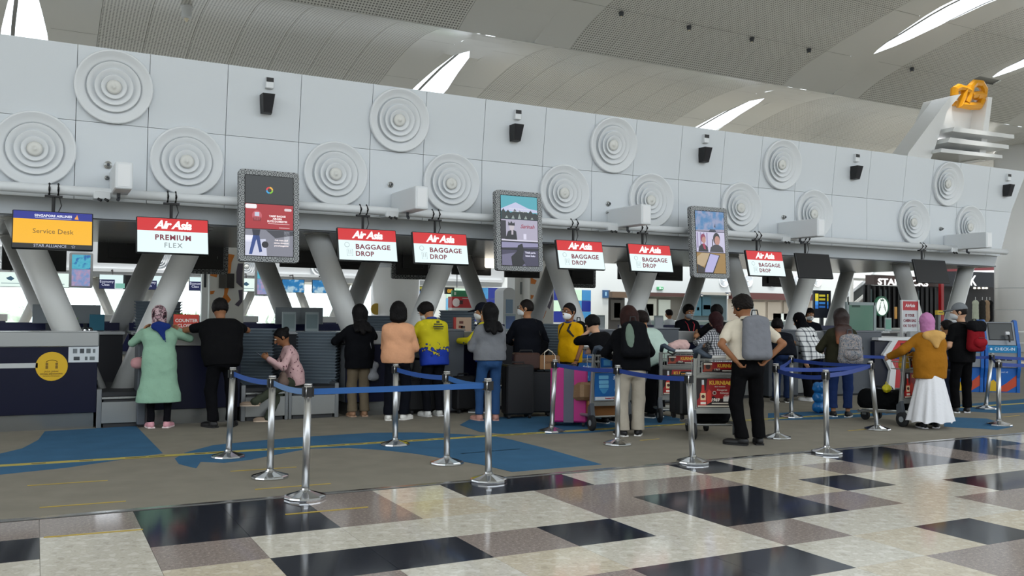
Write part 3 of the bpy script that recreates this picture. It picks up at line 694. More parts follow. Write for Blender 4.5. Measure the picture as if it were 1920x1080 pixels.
# counter closed sign
P = gy(349, 611, 12.95)
t = thing('counter_sign', 'red counter closed sign standing on the counter beside the woman in green', 'sign', (P.x, 12.95, 1.237))
MB().box(-.165, .165, -.01, .01, 0, .23, .004).build('board', mat('#c8402f', .5), t)
MB().box(-.12, .12, -.03, .03, -.0, .012).build('foot', M_DGREY, t)
wt = mat('#f0ece6', .5); text('COUNTER', .062, wt, t, (0, -.012, .145), bold=.0015); text('CLOSED', .062, wt, t, (0, -.012, .075), bold=.0015)
def plant(loc, lab, n=18, s=1., hexc='#5f9a3a'):
    t = thing('potted_plant', lab, 'plant', loc)
    MB().lathe([(.05*s, 0), (.07*s, .09*s), (.075*s, .1*s), (.06*s, .1*s), (.055*s, .09*s)], 14).build('pot', mat('#d7d7d2', .5), t)
    rnd = random.Random(int(loc[0]*100))
    for k in range(n):
        a = rnd.uniform(0, 2*PI); h = rnd.uniform(.1, .2)*s; o = rnd.uniform(.05, .15)*s; w = .02*s
        dx, dy = math.cos(a), math.sin(a); q = MB(); rs = []
        for j in range(5):
            u = j/4; ww = w*math.sin(PI*min(1, u*.9+.08)); c = Vector((dx*o*u**1.5, dy*o*u**1.5, .09*s+h*u*(1-.2*u)))
            rs.append([tuple(c+Vector((-dy, dx, 0))*ww), tuple(c-Vector((-dy, dx, 0))*ww)])
        v = [p for r in rs for p in r]; q.add(v, [(2*j, 2*j+1, 2*j+3, 2*j+2) for j in range(4)]); q.build('leaf', mat(hexc, .6, var=.2, vscale=20), t)
P = gy(341, 596, 13.1); plant((P.x, 13.12, 1.237), 'small green leafy plant behind the red counter closed sign', 20, 1.05, '#6fb03c')
# conveyors between the counters
def conveyor(x0, x1, lab, y=12.72, L=1.7):
    t = thing('baggage_conveyor', lab, 'conveyor', ((x0+x1)/2, y, 0), 0, 'weighing conveyors between counters'); w = (x1-x0)/2
    MB().box(-w, w, 0, L, .4, .46, .006).build('belt_bed', mat('#1c1d20', .6), t)
    MB().box(-w+.05, w-.05, .03, L, 0, .4).build('base_box', mat('#2a2b2d', .5), t)
    for s in (-1, 1):
        MB().box(s*w-.03, s*w+.03, -.01, L, .0, .5, .006).build('side_frame', mat('#94979a', .3, .8), t)
        MB().add([(s*w-.008, 0, .5), (s*w+.008, 0, .5), (s*w+.008, L, .75), (s*w-.008, L, .75), (s*w-.008, 0, .46), (s*w+.008, 0, .46), (s*w+.008, L, .46), (s*w-.008, L, .46)], [(0, 1, 2, 3), (7, 6, 5, 4), (0, 4, 5, 1), (1, 5, 6, 2), (2, 6, 7, 3), (3, 7, 4, 0)]).build('side_guard', mat('#6f7478', .35, .5), t)
    MB().box(-w+.03, w-.03, -.005, .03, .06, .33).build('kick_plate', mat('#a5a7a6', .3, .7), t)
    MB().box(-w+.03, w-.03, -.006, .02, .37, .395).build('front_strip', mat('#c5c7c7', .25, .9), t)
    return t
k = 0
for V in VX[:4]:
    for a, b in ((V-.15, V+.42), (V+1.66, V+2.28), (V+2.30, V+3.0)):
        conveyor(a, b-.02, 'steel sided baggage conveyor with dark belt, %s from left' % (ORD+['eleventh', 'twelfth'])[k]); k += 1
# tall stack of trays: each tray an object
TRAY = None
def tray_mesh():
    w, d, h = .29, .2, .07; L = [(-w, -d), (w, -d), (w, d), (-w, d)]
    def ring(sx, sy, z): return [(x*sx, y*sy, z) for x, y in L]
    return MB().rings([ring(.9, .88, 0), ring(1, 1, h), ring(1.05, 1.06, h), ring(1.05, 1.06, h+.012), ring(.97, .96, h+.012), ring(.88, .86, .012)]).mesh('baggage_tray', mat('#59656e', .55))
TRM = tray_mesh()
def nth(k):
    a = ['', 'first', 'second', 'third', 'fourth', 'fifth', 'sixth', 'seventh', 'eighth', 'ninth', 'tenth', 'eleventh', 'twelfth', 'thirteenth', 'fourteenth', 'fifteenth', 'sixteenth', 'seventeenth', 'eighteenth', 'nineteenth']
    return a[k] if k < 20 else ({2: 'twentieth', 3: 'thirtieth', 4: 'fortieth'}[k//10] if k % 10 == 0 else {2: 'twenty', 3: 'thirty', 4: 'forty'}[k//10]+'-'+a[k % 10])
def stack(x, y, z0, z1, rz, lab, where, p=.045):
    n = max(2, int((z1-z0-.08)/p)+1); rnd = random.Random(int(x*50))
    for k in range(n):
        h = 'lowest' if k == 0 else ('topmost' if k == n-1 else nth(k+1)+' lowest')
        o = link('baggage_tray', TRM, None, (x+rnd.uniform(-.006, .006), y, z0+k*p), (0, 0, rz+rnd.uniform(-.015, .015)), '%s tray of %s' % (h, lab), 'tray', 'trays of '+lab)
for (x, y, z0, z1, rz, l) in [(gy(482, 620, 13.3).x, 13.3, .465, 1.29, -.5, 'the stack left of the seated woman'), (gy(601, 650, 13.25).x, 13.25, .465, 1.25, -.55, 'the stack right of the seated woman'),
     (gy(297, 600, 15.0).x, 15.0, .0, 1.66, -.4, 'the tall stack behind the headscarf woman'), (gy(712, 600, 14.6).x, 14.6, .3, 1.50, -.3, 'the stack behind the peach top woman'),
     (gy(858, 600, 14.1).x, 14.1, .45, 1.60, -.5, 'the stack behind the yellow shirted man'), (gy(1032, 620, 13.2).x, 13.2, .465, 1.40, -.5, 'the stack beside the black jacket man')]:
    stack(x, y, z0, z1, rz, l, l)
# grey pedestals beside the counters
def pedestal(px, py0, py1, w, d, lab, y):
    A, B = gy(px, py0, y), gy(px, py1, y)
    t = thing('grey_pedestal', lab, 'pedestal', (A.x, y, 0))
    MB().box(-w/2, w/2, 0, d, .03, A.z, .01).build('body', mat('#4b5057', .5), t)
    MB().box(-w/2-.01, w/2+.01, -.01, d+.01, A.z, A.z+.02).build('cap', mat('#6a6f75', .4), t)
    MB().box(-w/2+.02, w/2-.02, .02, d-.02, 0, .03).build('base', M_BLACK, t)
pedestal(851, 620, 760, .36, .5, 'dark grey pedestal between the two men in yellow shirts', 12.6)
pedestal(268, 640, 770, .1, .5, 'narrow grey post panel at the left end of the second counter', 12.6)
pedestal(1128, 620, 760, .6, .5, 'dark grey pedestal with a screen behind the blue trolley', 12.5)
pedestal(1242, 617, 760, .72, .5, 'dark grey pedestal in front of the staff man with lanyard', 12.5)
pedestal(1612, 622, 760, 1.25, .4, 'wide dark grey screen panel behind the long haired woman', 12.4)
pedestal(1470, 620, 760, .75, .4, 'dark grey pedestal right of the man with grey rucksack', 12.6)
# bin beside the woman in green
P = gz(242, 785)
t = thing('waste_bin', 'steel and black pedal bin left of the woman in green', 'bin', (P.x, P.y, 0))
MB().lathe([(.12, .02), (.12, .52)], 20).build('drum', mat('#9b9da0', .25, .9), t); MB().lathe([(.125, .0), (.125, .03)], 20).build('base_ring', M_BLACK, t); MB().lathe([(.128, .52), (.128, .56), (.09, .6), (.0, .61)], 20).build('lid', M_BLACK, t)
MB().box(.1, .135, -.05, .05, .05, .55).build('rear_strip', M_BLACK, t)

# ------------------------------------------------------------------ barrier posts with belts
M_BELT = mat('#1f4f9c', .6); M_BELT2 = mat('#1c3a86', .6); M_PST = mat('#b5b6b6', .3, .9)
posts = [((437,689),(428,858),'barrier post in front of the man in black, leftmost'),((511,706),(506,896),'barrier post second from left, behind the nearest post'),((578,719),(572,934),'barrier post standing nearest the tile edge, left end of the long blue belt'),
 ((742,682),(741,835),'barrier post in front of the woman in the peach top'),((838,694),(838,870),'barrier post in front of the man in the yellow and blue shirt'),((915,709),(916,902),'barrier post on the tile edge in front of the woman in jeans'),
 ((1041,675),(1034,810),'barrier post left of the blue trolley'),((1158,684),(1158,834),'barrier post before the person in cream trousers'),((1291,696),(1299,868),'leaning barrier post on the tiles in front of the red trolley'),
 ((1455,682),(1457,822),'barrier post just right of the man with the grey rucksack'),((1484,665),(1484,783),'barrier post farthest back beside the plaid shirt woman'),((1548,691),(1550,850),'barrier post at the tile edge in front of the long haired woman'),
 ((1632,679),(1645,806),'leaning barrier post left of the right hand trolley'),((1860,661),(1848,767),'leaning barrier post before the blue kiosks'),((1872,675),(1873,798),'barrier post at far right nearest the tile edge')]
PT = []
for tp, bs, lab in posts:
    g = gz(*bs); d = ray(*tp); T = Vector((d[0]*g.y/d[1], g.y, .937))
    t = thing('barrier_post', 'steel '+lab, 'barrier post', (g.x, g.y, 0), 0, 'belt barrier posts')
    lean = T.x-g.x; top = Vector((lean, 0, .937))
    b = MB(); b.smooth = False
    b.lathe([(.17, 0), (.172, .012), (.17, .024), (.155, .03), (.05, .062), (.035, .07), (.033, .085)], 12).build('base', M_CHROME, t)
    b = MB(); b.smooth = True
    b.tube([(lean*.07, 0, .07), (lean*.87, 0, .82)], .031, 14).build('pole', M_PST, t)
    b = MB(); b.smooth = True
    b.tube([(lean*.87, 0, .82), (lean*.985, 0, .925)], .033, 14).tube([(lean*.985, 0, .925), (lean, 0, .937)], [.035, .033], 14).build('head', mat('#c9c9c9', .25, .9), t)
    MB().box(lean*.93-.045, lean*.93-.028, -.022, .022, .83, .91).box(lean*.93+.028, lean*.93+.045, -.022, .022, .83, .91).box(lean*.93-.02, lean*.93+.02, -.045, -.03, .83, .91).build('belt_socket', M_BLACK, t)
    PT.append(Vector((g.x+lean*.94, g.y, .87)))
def belt(a, b, lab, m=M_BELT, sag=.02, zoff=0, off=0):
    A = PT[a] if isinstance(a, int) else Vector(a); B = PT[b] if isinstance(b, int) else Vector(b)
    d = (B-A); d.z = 0; n = d.normalized(); A = A+n*.04; B = B-n*.04; s = Vector((-n.y, n.x, 0))*.0012; rs = []
    for k in range(13):
        u = k/12; p = A.lerp(B, u); p = p.copy(); p.z += -sag*4*u*(1-u)+zoff; h = .025
        rs.append([tuple(p-s+Vector((0, 0, -h))), tuple(p+s+Vector((0, 0, -h))), tuple(p+s+Vector((0, 0, h))), tuple(p-s+Vector((0, 0, h)))])
    MB().rings(rs).build('barrier_belt', m, None, label=lab, cat='belt', group='blue barrier belts')
belt(0, 1, 'short blue barrier belt between the two leftmost posts'); belt(1, 2, 'light blue barrier belt running to the nearest post', mat('#5b7fae', .6))
belt(2, 5, 'long blue barrier belt across the middle of the queue front', mat('#15508f', .6), .0); belt(3, 4, 'blue barrier belt in front of the peach top woman'); belt(4, 5, 'blue barrier belt in front of the jeans woman', mat('#2a63a6', .6))
belt(6, 7, 'blue barrier belt across the blue trolley', M_BELT2); belt(7, 8, 'blue barrier belt crossing the cream trousers to the leaning post', M_BELT2)
belt(9, 10, 'short blue barrier belt behind the man with rucksack', M_BELT2); belt(10, 12, 'blue barrier belt in front of the plaid shirt woman, rear run', M_BELT2); belt(9, 12, 'blue barrier belt crossing before the long haired woman, middle run', M_BELT2, .03)
belt(9, 11, 'blue barrier belt with white print, front run', M_BELT2, .03, -.02); belt(11, 12, 'short blue belt to the leaning post beside the trolley', M_BELT2)
belt(13, (11.9, 10.6, .88), 'blue barrier belt behind the woman in the pink headscarf', M_BELT2); belt(13, (17.5, 9.2, .85), 'blue barrier belt before the kiosks, rear of two', M_BELT2, .04); belt(14, (15.6, 8.2, .87), 'blue barrier belt leaving the frame at far right', M_BELT2, .04)
belt(13, 14, 'short blue barrier belt between the two rightmost posts', M_BELT2)
# ------------------------------------------------------------------ figures: smooth implicit surfaces, meshed once per garment
def nrm(v): v = np.asarray(v, float); return v/(np.linalg.norm(v)+1e-9)
class SDF:
    """a set of rounded shapes joined smoothly; .mesh() turns it into one surface"""
    def __init__(s): s.p = []; s.cuts = []; s.noise = None
    def cone(s, a, b, ra, rb, k=.03, fr=None):   # rounded cone; fr=(forward vec, squash) flattens it front to back
        s.p.append(('c', np.array(a, float), np.array(b, float), ra, rb, k, fr)); return s
    def ell(s, c, r, ax=None, k=.03):            # ellipsoid; ax = 3x3 rows right, forward, up
        s.p.append(('e', np.array(c, float), np.array(r, float), np.eye(3) if ax is None else np.array(ax, float), k)); return s
    def sub(s, c, r, ax=None, k=.01):
        s.p.append(('s', np.array(c, float), np.array(r, float), np.eye(3) if ax is None else np.array(ax, float), k)); return s
    def cut(s, point, n):                        # keep the side away from n
        s.cuts.append((np.array(point, float), nrm(n))); return s
    def field(s, P, pr):
        if pr[0] == 'c':
            _, a, b, ra, rb, k, fr = pr
            if fr is not None:
                f, q = nrm(fr[0]), fr[1]
                S = np.eye(3)+(1/q-1)*np.outer(f, f); P = P@S.T; a = S@a; b = S@b
            ba = b-a; L2 = ba@ba+1e-9; pa = P-a
            h = np.clip((pa@ba)/L2, 0, 1); d = np.sqrt(((pa-h[..., None]*ba)**2).sum(-1))-(ra+(rb-ra)*h)
            return d*(fr[1] if fr is not None else 1)**.5
        _, c, r, ax, k = pr
        q = (P-c)@ax.T; k0 = np.sqrt(((q/r)**2).sum(-1)); k1 = np.sqrt(((q/(r*r))**2).sum(-1))
        return k0*(k0-1)/(k1+1e-9)
    def bounds(s, pr):
        if pr[0] == 'c':
            _, a, b, ra, rb, k, fr = pr; r = max(ra, rb); return np.minimum(a, b)-r, np.maximum(a, b)+r
        r = max(pr[2]); return pr[1]-r, pr[1]+r
    def mesh(s, name, mats, vox, parent=None, matf=None):
        lo = np.min([s.bounds(p)[0] for p in s.p if p[0] != 's'], 0)-.03; hi = np.max([s.bounds(p)[1] for p in s.p if p[0] != 's'], 0)+.03
        n = np.ceil((hi-lo)/vox).astype(int)+1; D = np.full(n, .2, np.float32)
        ax = [lo[i]+vox*np.arange(n[i]) for i in range(3)]
        for pr in s.p:
            k = pr[5] if pr[0] == 'c' else pr[4]; l, h = s.bounds(pr); m = k+.05
            i0 = np.clip(((l-m-lo)/vox).astype(int), 0, n-1); i1 = np.clip(((h+m-lo)/vox).astype(int)+2, 1, n)
            sl = tuple(slice(i0[i], i1[i]) for i in range(3))
            P = np.stack(np.meshgrid(ax[0][sl[0]], ax[1][sl[1]], ax[2][sl[2]], indexing='ij'), -1)
            d = s.field(P, pr).astype(np.float32); B = D[sl]
            if pr[0] == 's':
                h_ = np.maximum(k-np.abs(-d-B), 0)/k; D[sl] = np.maximum(B, -d)+h_*h_*k*.25
            else:
                h_ = np.maximum(k-np.abs(d-B), 0)/k; D[sl] = np.minimum(B, d)-h_*h_*k*.25
        P = None
        if s.noise:
            amp, fq, seed = s.noise; X = ax[0][:, None, None]*fq; Y = ax[1][None, :, None]*fq; Z = ax[2][None, None, :]*fq
            D += (amp*(np.sin(X*1.1+2.1*np.sin(Z*.8+seed))*np.sin(Z*1.3+1.7*np.sin(Y+seed*2)+1.3*np.sin(X*.7))+.5*np.sin(2.3*Z+1.9*X+seed)*np.sin(1.9*Y-seed))).astype(np.float32)
        for c, nn in s.cuts:
            d = (ax[0][:, None, None]-c[0])*nn[0]+(ax[1][None, :, None]-c[1])*nn[1]+(ax[2][None, None, :]-c[2])*nn[2]
            D = np.maximum(D, d.astype(np.float32))
        V, Q = surface_nets(D, lo, vox)
        me = bpy.data.meshes.new(name); me.vertices.add(len(V)); me.vertices.foreach_set('co', V.astype(np.float32).ravel())
        me.loops.add(len(Q)*4); me.loops.foreach_set('vertex_index', Q.astype(np.int32).ravel())
        me.polygons.add(len(Q)); me.polygons.foreach_set('loop_start', np.arange(len(Q), dtype=np.int32)*4)
        me.polygons.foreach_set('use_smooth', np.ones(len(Q), bool))
        for mt in (mats if isinstance(mats, (list, tuple)) else [mats]): me.materials.append(mt)
        if matf is not None:
            me.polygons.foreach_set('material_index', matf(V[Q].mean(1)).astype(np.int32))
        me.update(calc_edges=True); me.validate()
        return link(name, me, parent)
def surface_nets(D, lo, vox):
    S = D < 0; n = D.shape
    c = np.zeros((n[0]-1, n[1]-1, n[2]-1), np.int8)
    for i in (0, 1):
        for j in (0, 1):
            for k in (0, 1): c += S[i:n[0]-1+i, j:n[1]-1+j, k:n[2]-1+k]
    act = (c > 0) & (c < 8); idx = np.argwhere(act); ID = np.full(act.shape, -1, np.int32); ID[act] = np.arange(len(idx))
    acc = np.zeros((len(idx), 3)); cnt = np.zeros(len(idx))
    for a in range(3):
        o = [x for x in range(3) if x != a]
        for u in (0, 1):
            for w in (0, 1):
                p = idx.copy(); p[:, o[0]] += u; p[:, o[1]] += w; q = p.copy(); q[:, a] += 1
                d0 = D[p[:, 0], p[:, 1], p[:, 2]]; d1 = D[q[:, 0], q[:, 1], q[:, 2]]; x = (d0 < 0) != (d1 < 0)
                t = np.where(x, d0/np.where(x, d0-d1, 1), 0); pt = p.astype(float); pt[:, a] += t
                acc[x] += pt[x]; cnt[x] += 1
    V = lo+vox*acc/cnt[:, None]; Qs = []
    for a in range(3):
        b, d = (a+1) % 3, (a+2) % 3; sl0 = [slice(None)]*3; sl1 = [slice(None)]*3; sl0[a] = slice(0, -1); sl1[a] = slice(1, None)
        A, B = S[tuple(sl0)], S[tuple(sl1)]; e = np.argwhere(A != B); e = e[(e[:, b] > 0) & (e[:, d] > 0) & (e[:, b] < n[b]-1) & (e[:, d] < n[d]-1)]
        if not len(e): continue
        def cell(ob, od): p = e.copy(); p[:, b] -= ob; p[:, d] -= od; return ID[p[:, 0], p[:, 1], p[:, 2]]
        q = np.stack([cell(1, 1), cell(0, 1), cell(0, 0), cell(1, 0)], 1)
        fl = A[e[:, 0], e[:, 1], e[:, 2]]; q[~fl] = q[~fl][:, ::-1]; Qs.append(q)
    return V, np.concatenate(Qs)
def ik(a, t, l1, l2, pole):
    a, t = np.array(a, float), np.array(t, float); d = t-a; L = np.linalg.norm(d); L = min(L, (l1+l2)*.998); u = nrm(d)
    x = (l1*l1-l2*l2+L*L)/(2*L); h = math.sqrt(max(0, l1*l1-x*x)); p = np.array(pole, float); p = p-u*(p@u); p = nrm(p)
    return a+u*x+p*h, a+u*L
def rotx(v, a): c, s = math.cos(a), math.sin(a); return np.array([v[0], v[1]*c-v[2]*s, v[1]*s+v[2]*c])
def rmat(axis, a): return np.array(Matrix.Rotation(a, 3, Vector(axis)))
SKIN = {'light': '#c69a7c', 'mid': '#a97855', 'tan': '#8d5f40'}
D2R = math.radians
def person(lab, base, H, heading, skin='mid', lean=0, side=0, twist=0, hpitch=8, hyaw=0, hroll=0, hands=((.215, .04, .76), (-.215, .04, .76)), elbow=((.6, -1, -.3), (-.6, -1, -.3)), feet=((.10, 0, 8), (-.10, 0, -8)), fem=False, fat=1.,
           top='#222222', sleeve='long', hem=-.055, topmat=None, loose=.018, leg='#15161a', legw=1., legmat=None, legcut=.05, skirt=None, shoe='#1a1a1c', sole='#d8d8d6', hair='short', hairc='#120f0f', scarf=None, mask=None, glasses=False, collar=None, cap=None, vox=.012, hip=None, dress=None, belt_=None, hipshift=(0, 0), grip=.6, bald=0, shoekind=1):
    """heading: 0 looks away from the camera (+y), positive turns left; local x right, y forward"""
    P0 = thing('person', lab, 'person', (base[0], base[1], base[2] if len(base) > 2 else 0), D2R(heading)); P0['group'] = 'people at the counters'
    sk = mat(SKIN.get(skin, skin), .55, spec=.35)
    K = 1.11*H; hz = (.524 if hip is None else hip)*H; pel = np.array([hipshift[0], hipshift[1], hz])
    ln, sd, tw = D2R(lean), D2R(side), D2R(twist)
    up1 = nrm([math.sin(sd*.6), math.sin(ln*.75), math.cos(ln*.75)]); up2 = nrm([math.sin(sd*1.2), math.sin(ln*1.2), math.cos(ln*1.2)])
    waist = pel+up1*.10*H; chest = waist+up2*.115*H; neck = chest+up2*.095*H
    Rt = rmat((0, 0, 1), tw); right = Rt@np.array([1, 0, 0.]); right = nrm(right-up2*(right@up2)); fwd = np.cross(up2, right)
    rp = nrm(Rt@np.array([1, 0, 0.])*.5+np.array([.5, 0, 0])); fp = np.cross(np.array([0, 0, 1.]), rp)
    sw = (.098 if fem else .112)*H; shz = neck-up2*.047*H
    sh = [shz+right*sw, shz-right*sw]
    hd = D2R(hpitch); hup = nrm(up2*.4+np.array([0, 0, .6])); Rh = rmat(tuple(right), 0)
    hf = nrm(rmat((0, 0, 1), D2R(hyaw))@(fwd-np.array([0, 0, 1])*(fwd[2]))); hr = nrm(np.cross(hf, [0, 0, 1])); hu = np.cross(hr, hf)
    M_ = rmat(tuple(hr), -hd); hf, hu = M_@hf, M_@hu; M_ = rmat(tuple(hf), D2R(hroll)); hr, hu = M_@hr, M_@hu
    HX = np.array([hr, hf, hu]); hh = .067*K
    hc = neck+hup*.035*K+hu*.062*K+hf*.012*K
    ua, fa = .172*H, .150*H
    el, wr = [], []
    for i, s in ((0, 1), (1, -1)):
        t = hands[i]; e, w = ik(sh[i], np.array(t[:3], float), ua, fa, elbow[i]); el.append(e); wr.append(w)
    th, sk_ = .240*H, .236*H; hipj = [pel+rp*.052*H-np.array([0, 0, .01*H]), pel-rp*.052*H-np.array([0, 0, .01*H])]; kn, an, fdir = [], [], []
    for i in (0, 1):
        f = feet[i]; a = np.array([f[0], f[1], (f[3] if len(f) > 3 else 0)+.045*H]); fd = rmat((0, 0, 1), D2R(-f[2]))@np.array([0, 1, 0.])
        pole = np.array(f[4]) if len(f) > 4 else fd
        k, a2 = ik(hipj[i], a, th, sk_, pole); kn.append(k); an.append(a2); fdir.append(fd)
    B = SDF()
    B.cone(pel-rp*.03*H, pel+rp*.03*H, .06*H, .06*H, .04, (fp, .85)); B.cone(waist-rp*.02*H, waist+rp*.02*H, .06*H, .06*H, .04, (fwd, .75)); B.cone(chest-right*.035*H, chest+right*.035*H, .075*H, .075*H, .05, (fwd, .75))
    B.cone(sh[0]*.8+sh[1]*.2, sh[1]*.8+sh[0]*.2, .03*H, .03*H, .03)
    B.cone(neck-up2*.03*K, hc-hu*.03*K-hf*.005, .033*K, .03*K, .02)
    B.ell(hc, (.046*K, .058*K, .066*K), HX, .02); B.ell(hc+hf*.018*K-hu*.035*K, (.034*K, .036*K, .036*K), HX, .02)
    B.cone(hc+hf*.058*K+hu*.004*K, hc+hf*.069*K-hu*.018*K, .007*K, .0105*K, .012); B.ell(hc+hf*.05*K-hu*.04*K, (.016*K, .012*K, .008*K), HX, .01)
    for s in (1, -1):
        B.ell(hc+hr*s*.047*K-hf*.004*K-hu*.006*K, (.007*K, .014*K, .02*K), HX, .006); B.sub(hc+hf*.06*K+hr*s*.02*K+hu*.008*K, (.012*K, .01*K, .007*K), HX, .012)
    for i, s in ((0, 1), (1, -1)):
        B.cone(sh[i], el[i], .028*H*fat, .022*H, .014); B.cone(el[i], wr[i], .0235*H, .0155*H, .012)
        d = nrm(wr[i]-el[i]); palm = wr[i]+d*.045*H
        hd_ = hands[i][3] if len(hands[i]) > 3 else None
        nrmal = np.array(hd_, float) if hd_ is not None else np.array([-s, 0, 0.])        # palm faces this way
        nrmal = nrm(nrmal-d*(nrmal@d)); ac = np.cross(d, nrmal)*s
        B.cone(wr[i]+d*.01*H, palm-d*.005*H, .02*H, .024*H, .012, (nrmal, .55))
        g = grip if not isinstance(grip, tuple) else grip[i]
        for q, (off, ln_) in enumerate(((.019, .040), (.0065, .046), (-.0065, .043), (-.018, .034))):
            a0 = palm+ac*off*H+d*.008*H; d1 = nrm(d*math.cos(g*.6)+nrmal*math.sin(g*.6)); d2 = nrm(d*math.cos(g*1.7)+nrmal*math.sin(g*1.7))
            a1 = a0+d1*ln_*.52*H; a2 = a1+d2*ln_*.48*H; B.cone(a0, a1, .0054*H, .005*H, .004).cone(a1, a2, .005*H, .0044*H, .003)
        tb = wr[i]+d*.022*H+ac*.017*H; t1 = tb+nrm(ac*.8+d*.7+nrmal*.3)*.024*H; t2 = t1+nrm(d+nrmal*(.3+.4*g))*.022*H
        B.cone(tb, t1, .0075*H, .0062*H, .006).cone(t1, t2, .006*H, .005*H, .003)
        B.cone(hipj[i], kn[i], .042*H, .030*H, .03); B.cone(kn[i], an[i], .030*H, .02*H, .03); B.ell(kn[i]*.72+an[i]*.28-fdir[i]*.008*H, (.022*H,)*3, None, .03)
        B.cone(an[i]-np.array([0, 0, .02*H]), an[i]+fdir[i]*.07*H-np.array([0, 0, .028*H]), .017*H, .014*H, .02)
    B.mesh('body', sk, vox*.85, P0)
    # face: eyes, brows, lips
    if not bald == 9:
        for s in (1, -1):
            e = hc+hf*.0545*K+hr*s*.02*K+hu*.007*K; r = .0085*K
            b = MB(); b.smooth = True; b.ell((0, 0, 0), (r, r, r*.7), 10, 6); b.build('eye', mat('#e6e0d8', .3), P0, tuple(e))
            b = MB(); b.smooth = True; b.ell((0, 0, 0), (r*.5,)*3, 8, 6); b.build('iris', mat('#1a0f0a', .2), P0, tuple(e+hf*r*.65))
            A_, B_ = e+hu*.014*H-hr*.012*H+hf*.004, e+hu*.014*H+hr*.012*H+hf*.002
            MB().tube([tuple(A_), tuple((A_+B_)/2+hu*.003+hf*.002), tuple(B_)], .0025*H, 5).build('eyebrow', mat('#17110e', .8), P0)
        if not mask:
            c = hc+hf*.0615*K-hu*.04*K; MB().tube([tuple(c-hr*.014*K-hf*.004*K), tuple(c), tuple(c+hr*.014*K-hf*.004*K)], .0038*K, 6).build('lips', mat('#8d4a42', .5), P0)
    if mask:
        m = SDF(); m.ell(hc+hf*.026*K-hu*.033*K, (.039*K, .041*K, .036*K), HX, .02).cone(hc+hf*.064*K-hu*.012*K, hc+hf*.06*K-hu*.045*K, .013*K, .012*K, .03); m.cut(hc+hf*.012*K, -hf).cut(hc-hu*.004*K, hu)
        mk = m.mesh('face_mask', mat(mask, .8), vox*.7, P0)
        for s in (1, -1): MB().tube([tuple(hc+hr*s*.04*K+hf*.02*K-hu*.01*K), tuple(hc+hr*s*.054*K-hf*.005*K)], .0018*K, 4).tube([tuple(hc+hr*s*.04*K+hf*.02*K-hu*.04*K), tuple(hc+hr*s*.052*K-hf*.01*K-hu*.01*K)], .0018*K, 4).build('ear_loop', mat('#dcdcda', .7), P0)
    if glasses:
        for s in (1, -1):
            c = hc+hf*.066*K+hr*s*.021*K+hu*.007*K
            MB().tube([tuple(c+hr*.016*K*math.cos(q)+hu*.012*K*math.sin(q)) for q in np.linspace(0, 2*PI, 15)[:-1]], .0016*K, 5, loop=True).tube([tuple(c+hr*s*.016*K), tuple(hc+hr*s*.052*K+hu*.008*K)], .0016*K, 5).build('spectacles', M_BLACK, P0)
    # upper garment
    if top:
        T = SDF(); L = loose; tm = topmat or fabric(top)
        T.cone(sh[0]*.86+sh[1]*.14-up2*.004*H, sh[1]*.86+sh[0]*.14-up2*.006*H, .037*H, .037*H, .045)
        T.cone(chest-right*.04*H, chest+right*.04*H, .081*H*fat+L, .081*H*fat+L, .06, (fwd, .78))
        if fem: 
            for s in (1, -1): T.ell(chest+fwd*.055*H+right*s*.032*H+up2*.01*H, (.035*H,)*3, None, .04)
        T.cone(waist-right*.03*H, waist+right*.03*H, .078*H*fat+L, .078*H*fat+L, .06, (fwd, .8))
        if fat > 1.05: T.ell(waist+fwd*.04*H, (.08*H*fat, .06*H*fat, .085*H), None, .06)
        hemz = pel+up1*hem*H
        T.cone(pel-rp*.035*H-up1*max(0, -hem-.03)*H, pel+rp*.035*H-up1*max(0, -hem-.03)*H, .081*H+L, .081*H+L, .06, (fp, .82))
        T.cone(pel+up1*.045*H-rp*.035*H, pel+up1*.045*H+rp*.035*H, .081*H*(.5+.5*fat)+L, .081*H*(.5+.5*fat)+L, .06, (fp, .85))
        T.cone(neck-up2*.025*H, neck+up2*.004*H, .045*H, .037*H, .03)
        for i in (0, 1): T.cone(neck-up2*.018*H, sh[i]+up2*.004*H, .036*H, .034*H, .03)
        for i in (0, 1):
            if sleeve == 'none': continue
            T.cone(sh[i], el[i], .031*H*(.5+.5*fat)+L*.5, .026*H+L*.5, .014)
            if sleeve == 'long':
                dd = nrm(wr[i]-el[i]); T.cone(el[i], wr[i]-dd*.004*H, .026*H+L*.5, .020*H+L*.4, .012)
        T.noise = (.0035, 26/H, len(lab) % 7)
        T.cut(hemz, -up1); T.cut(neck+hup*.012*H, hup)
        if sleeve in ('short', 'roll'):
            for i in (0, 1):
                fr_ = .68 if sleeve == 'short' else .98
                dd = nrm(el[i]-sh[i]); c = sh[i]+dd*ua*fr_
                T.p.append(('s', c+dd*.09*H, np.array([.06*H, .06*H, .09*H]), np.array([np.cross(dd, nrm(np.cross(dd, [0.3, .5, .8]))), nrm(np.cross(dd, [0.3, .5, .8])), dd]), .008))
        if sleeve == 'short':
            T2 = SDF(); T2.p = [p for p in T.p if p[0] != 's']
            # drop the lower part of each sleeve so that the cuff ends cleanly
            T.p = [p for p in T.p if p[0] != 's']
            q = [j for j, p in enumerate(T.p) if p[0] == 'c' and any(np.allclose(p[1], sh[i]) and np.allclose(p[2], el[i]) for i in (0, 1))]
            for j in q:
                p = T.p[j]; T.p[j] = ('c', p[1], p[1]+(p[2]-p[1])*.62, p[3], p[4]*1.04, p[5], p[6])
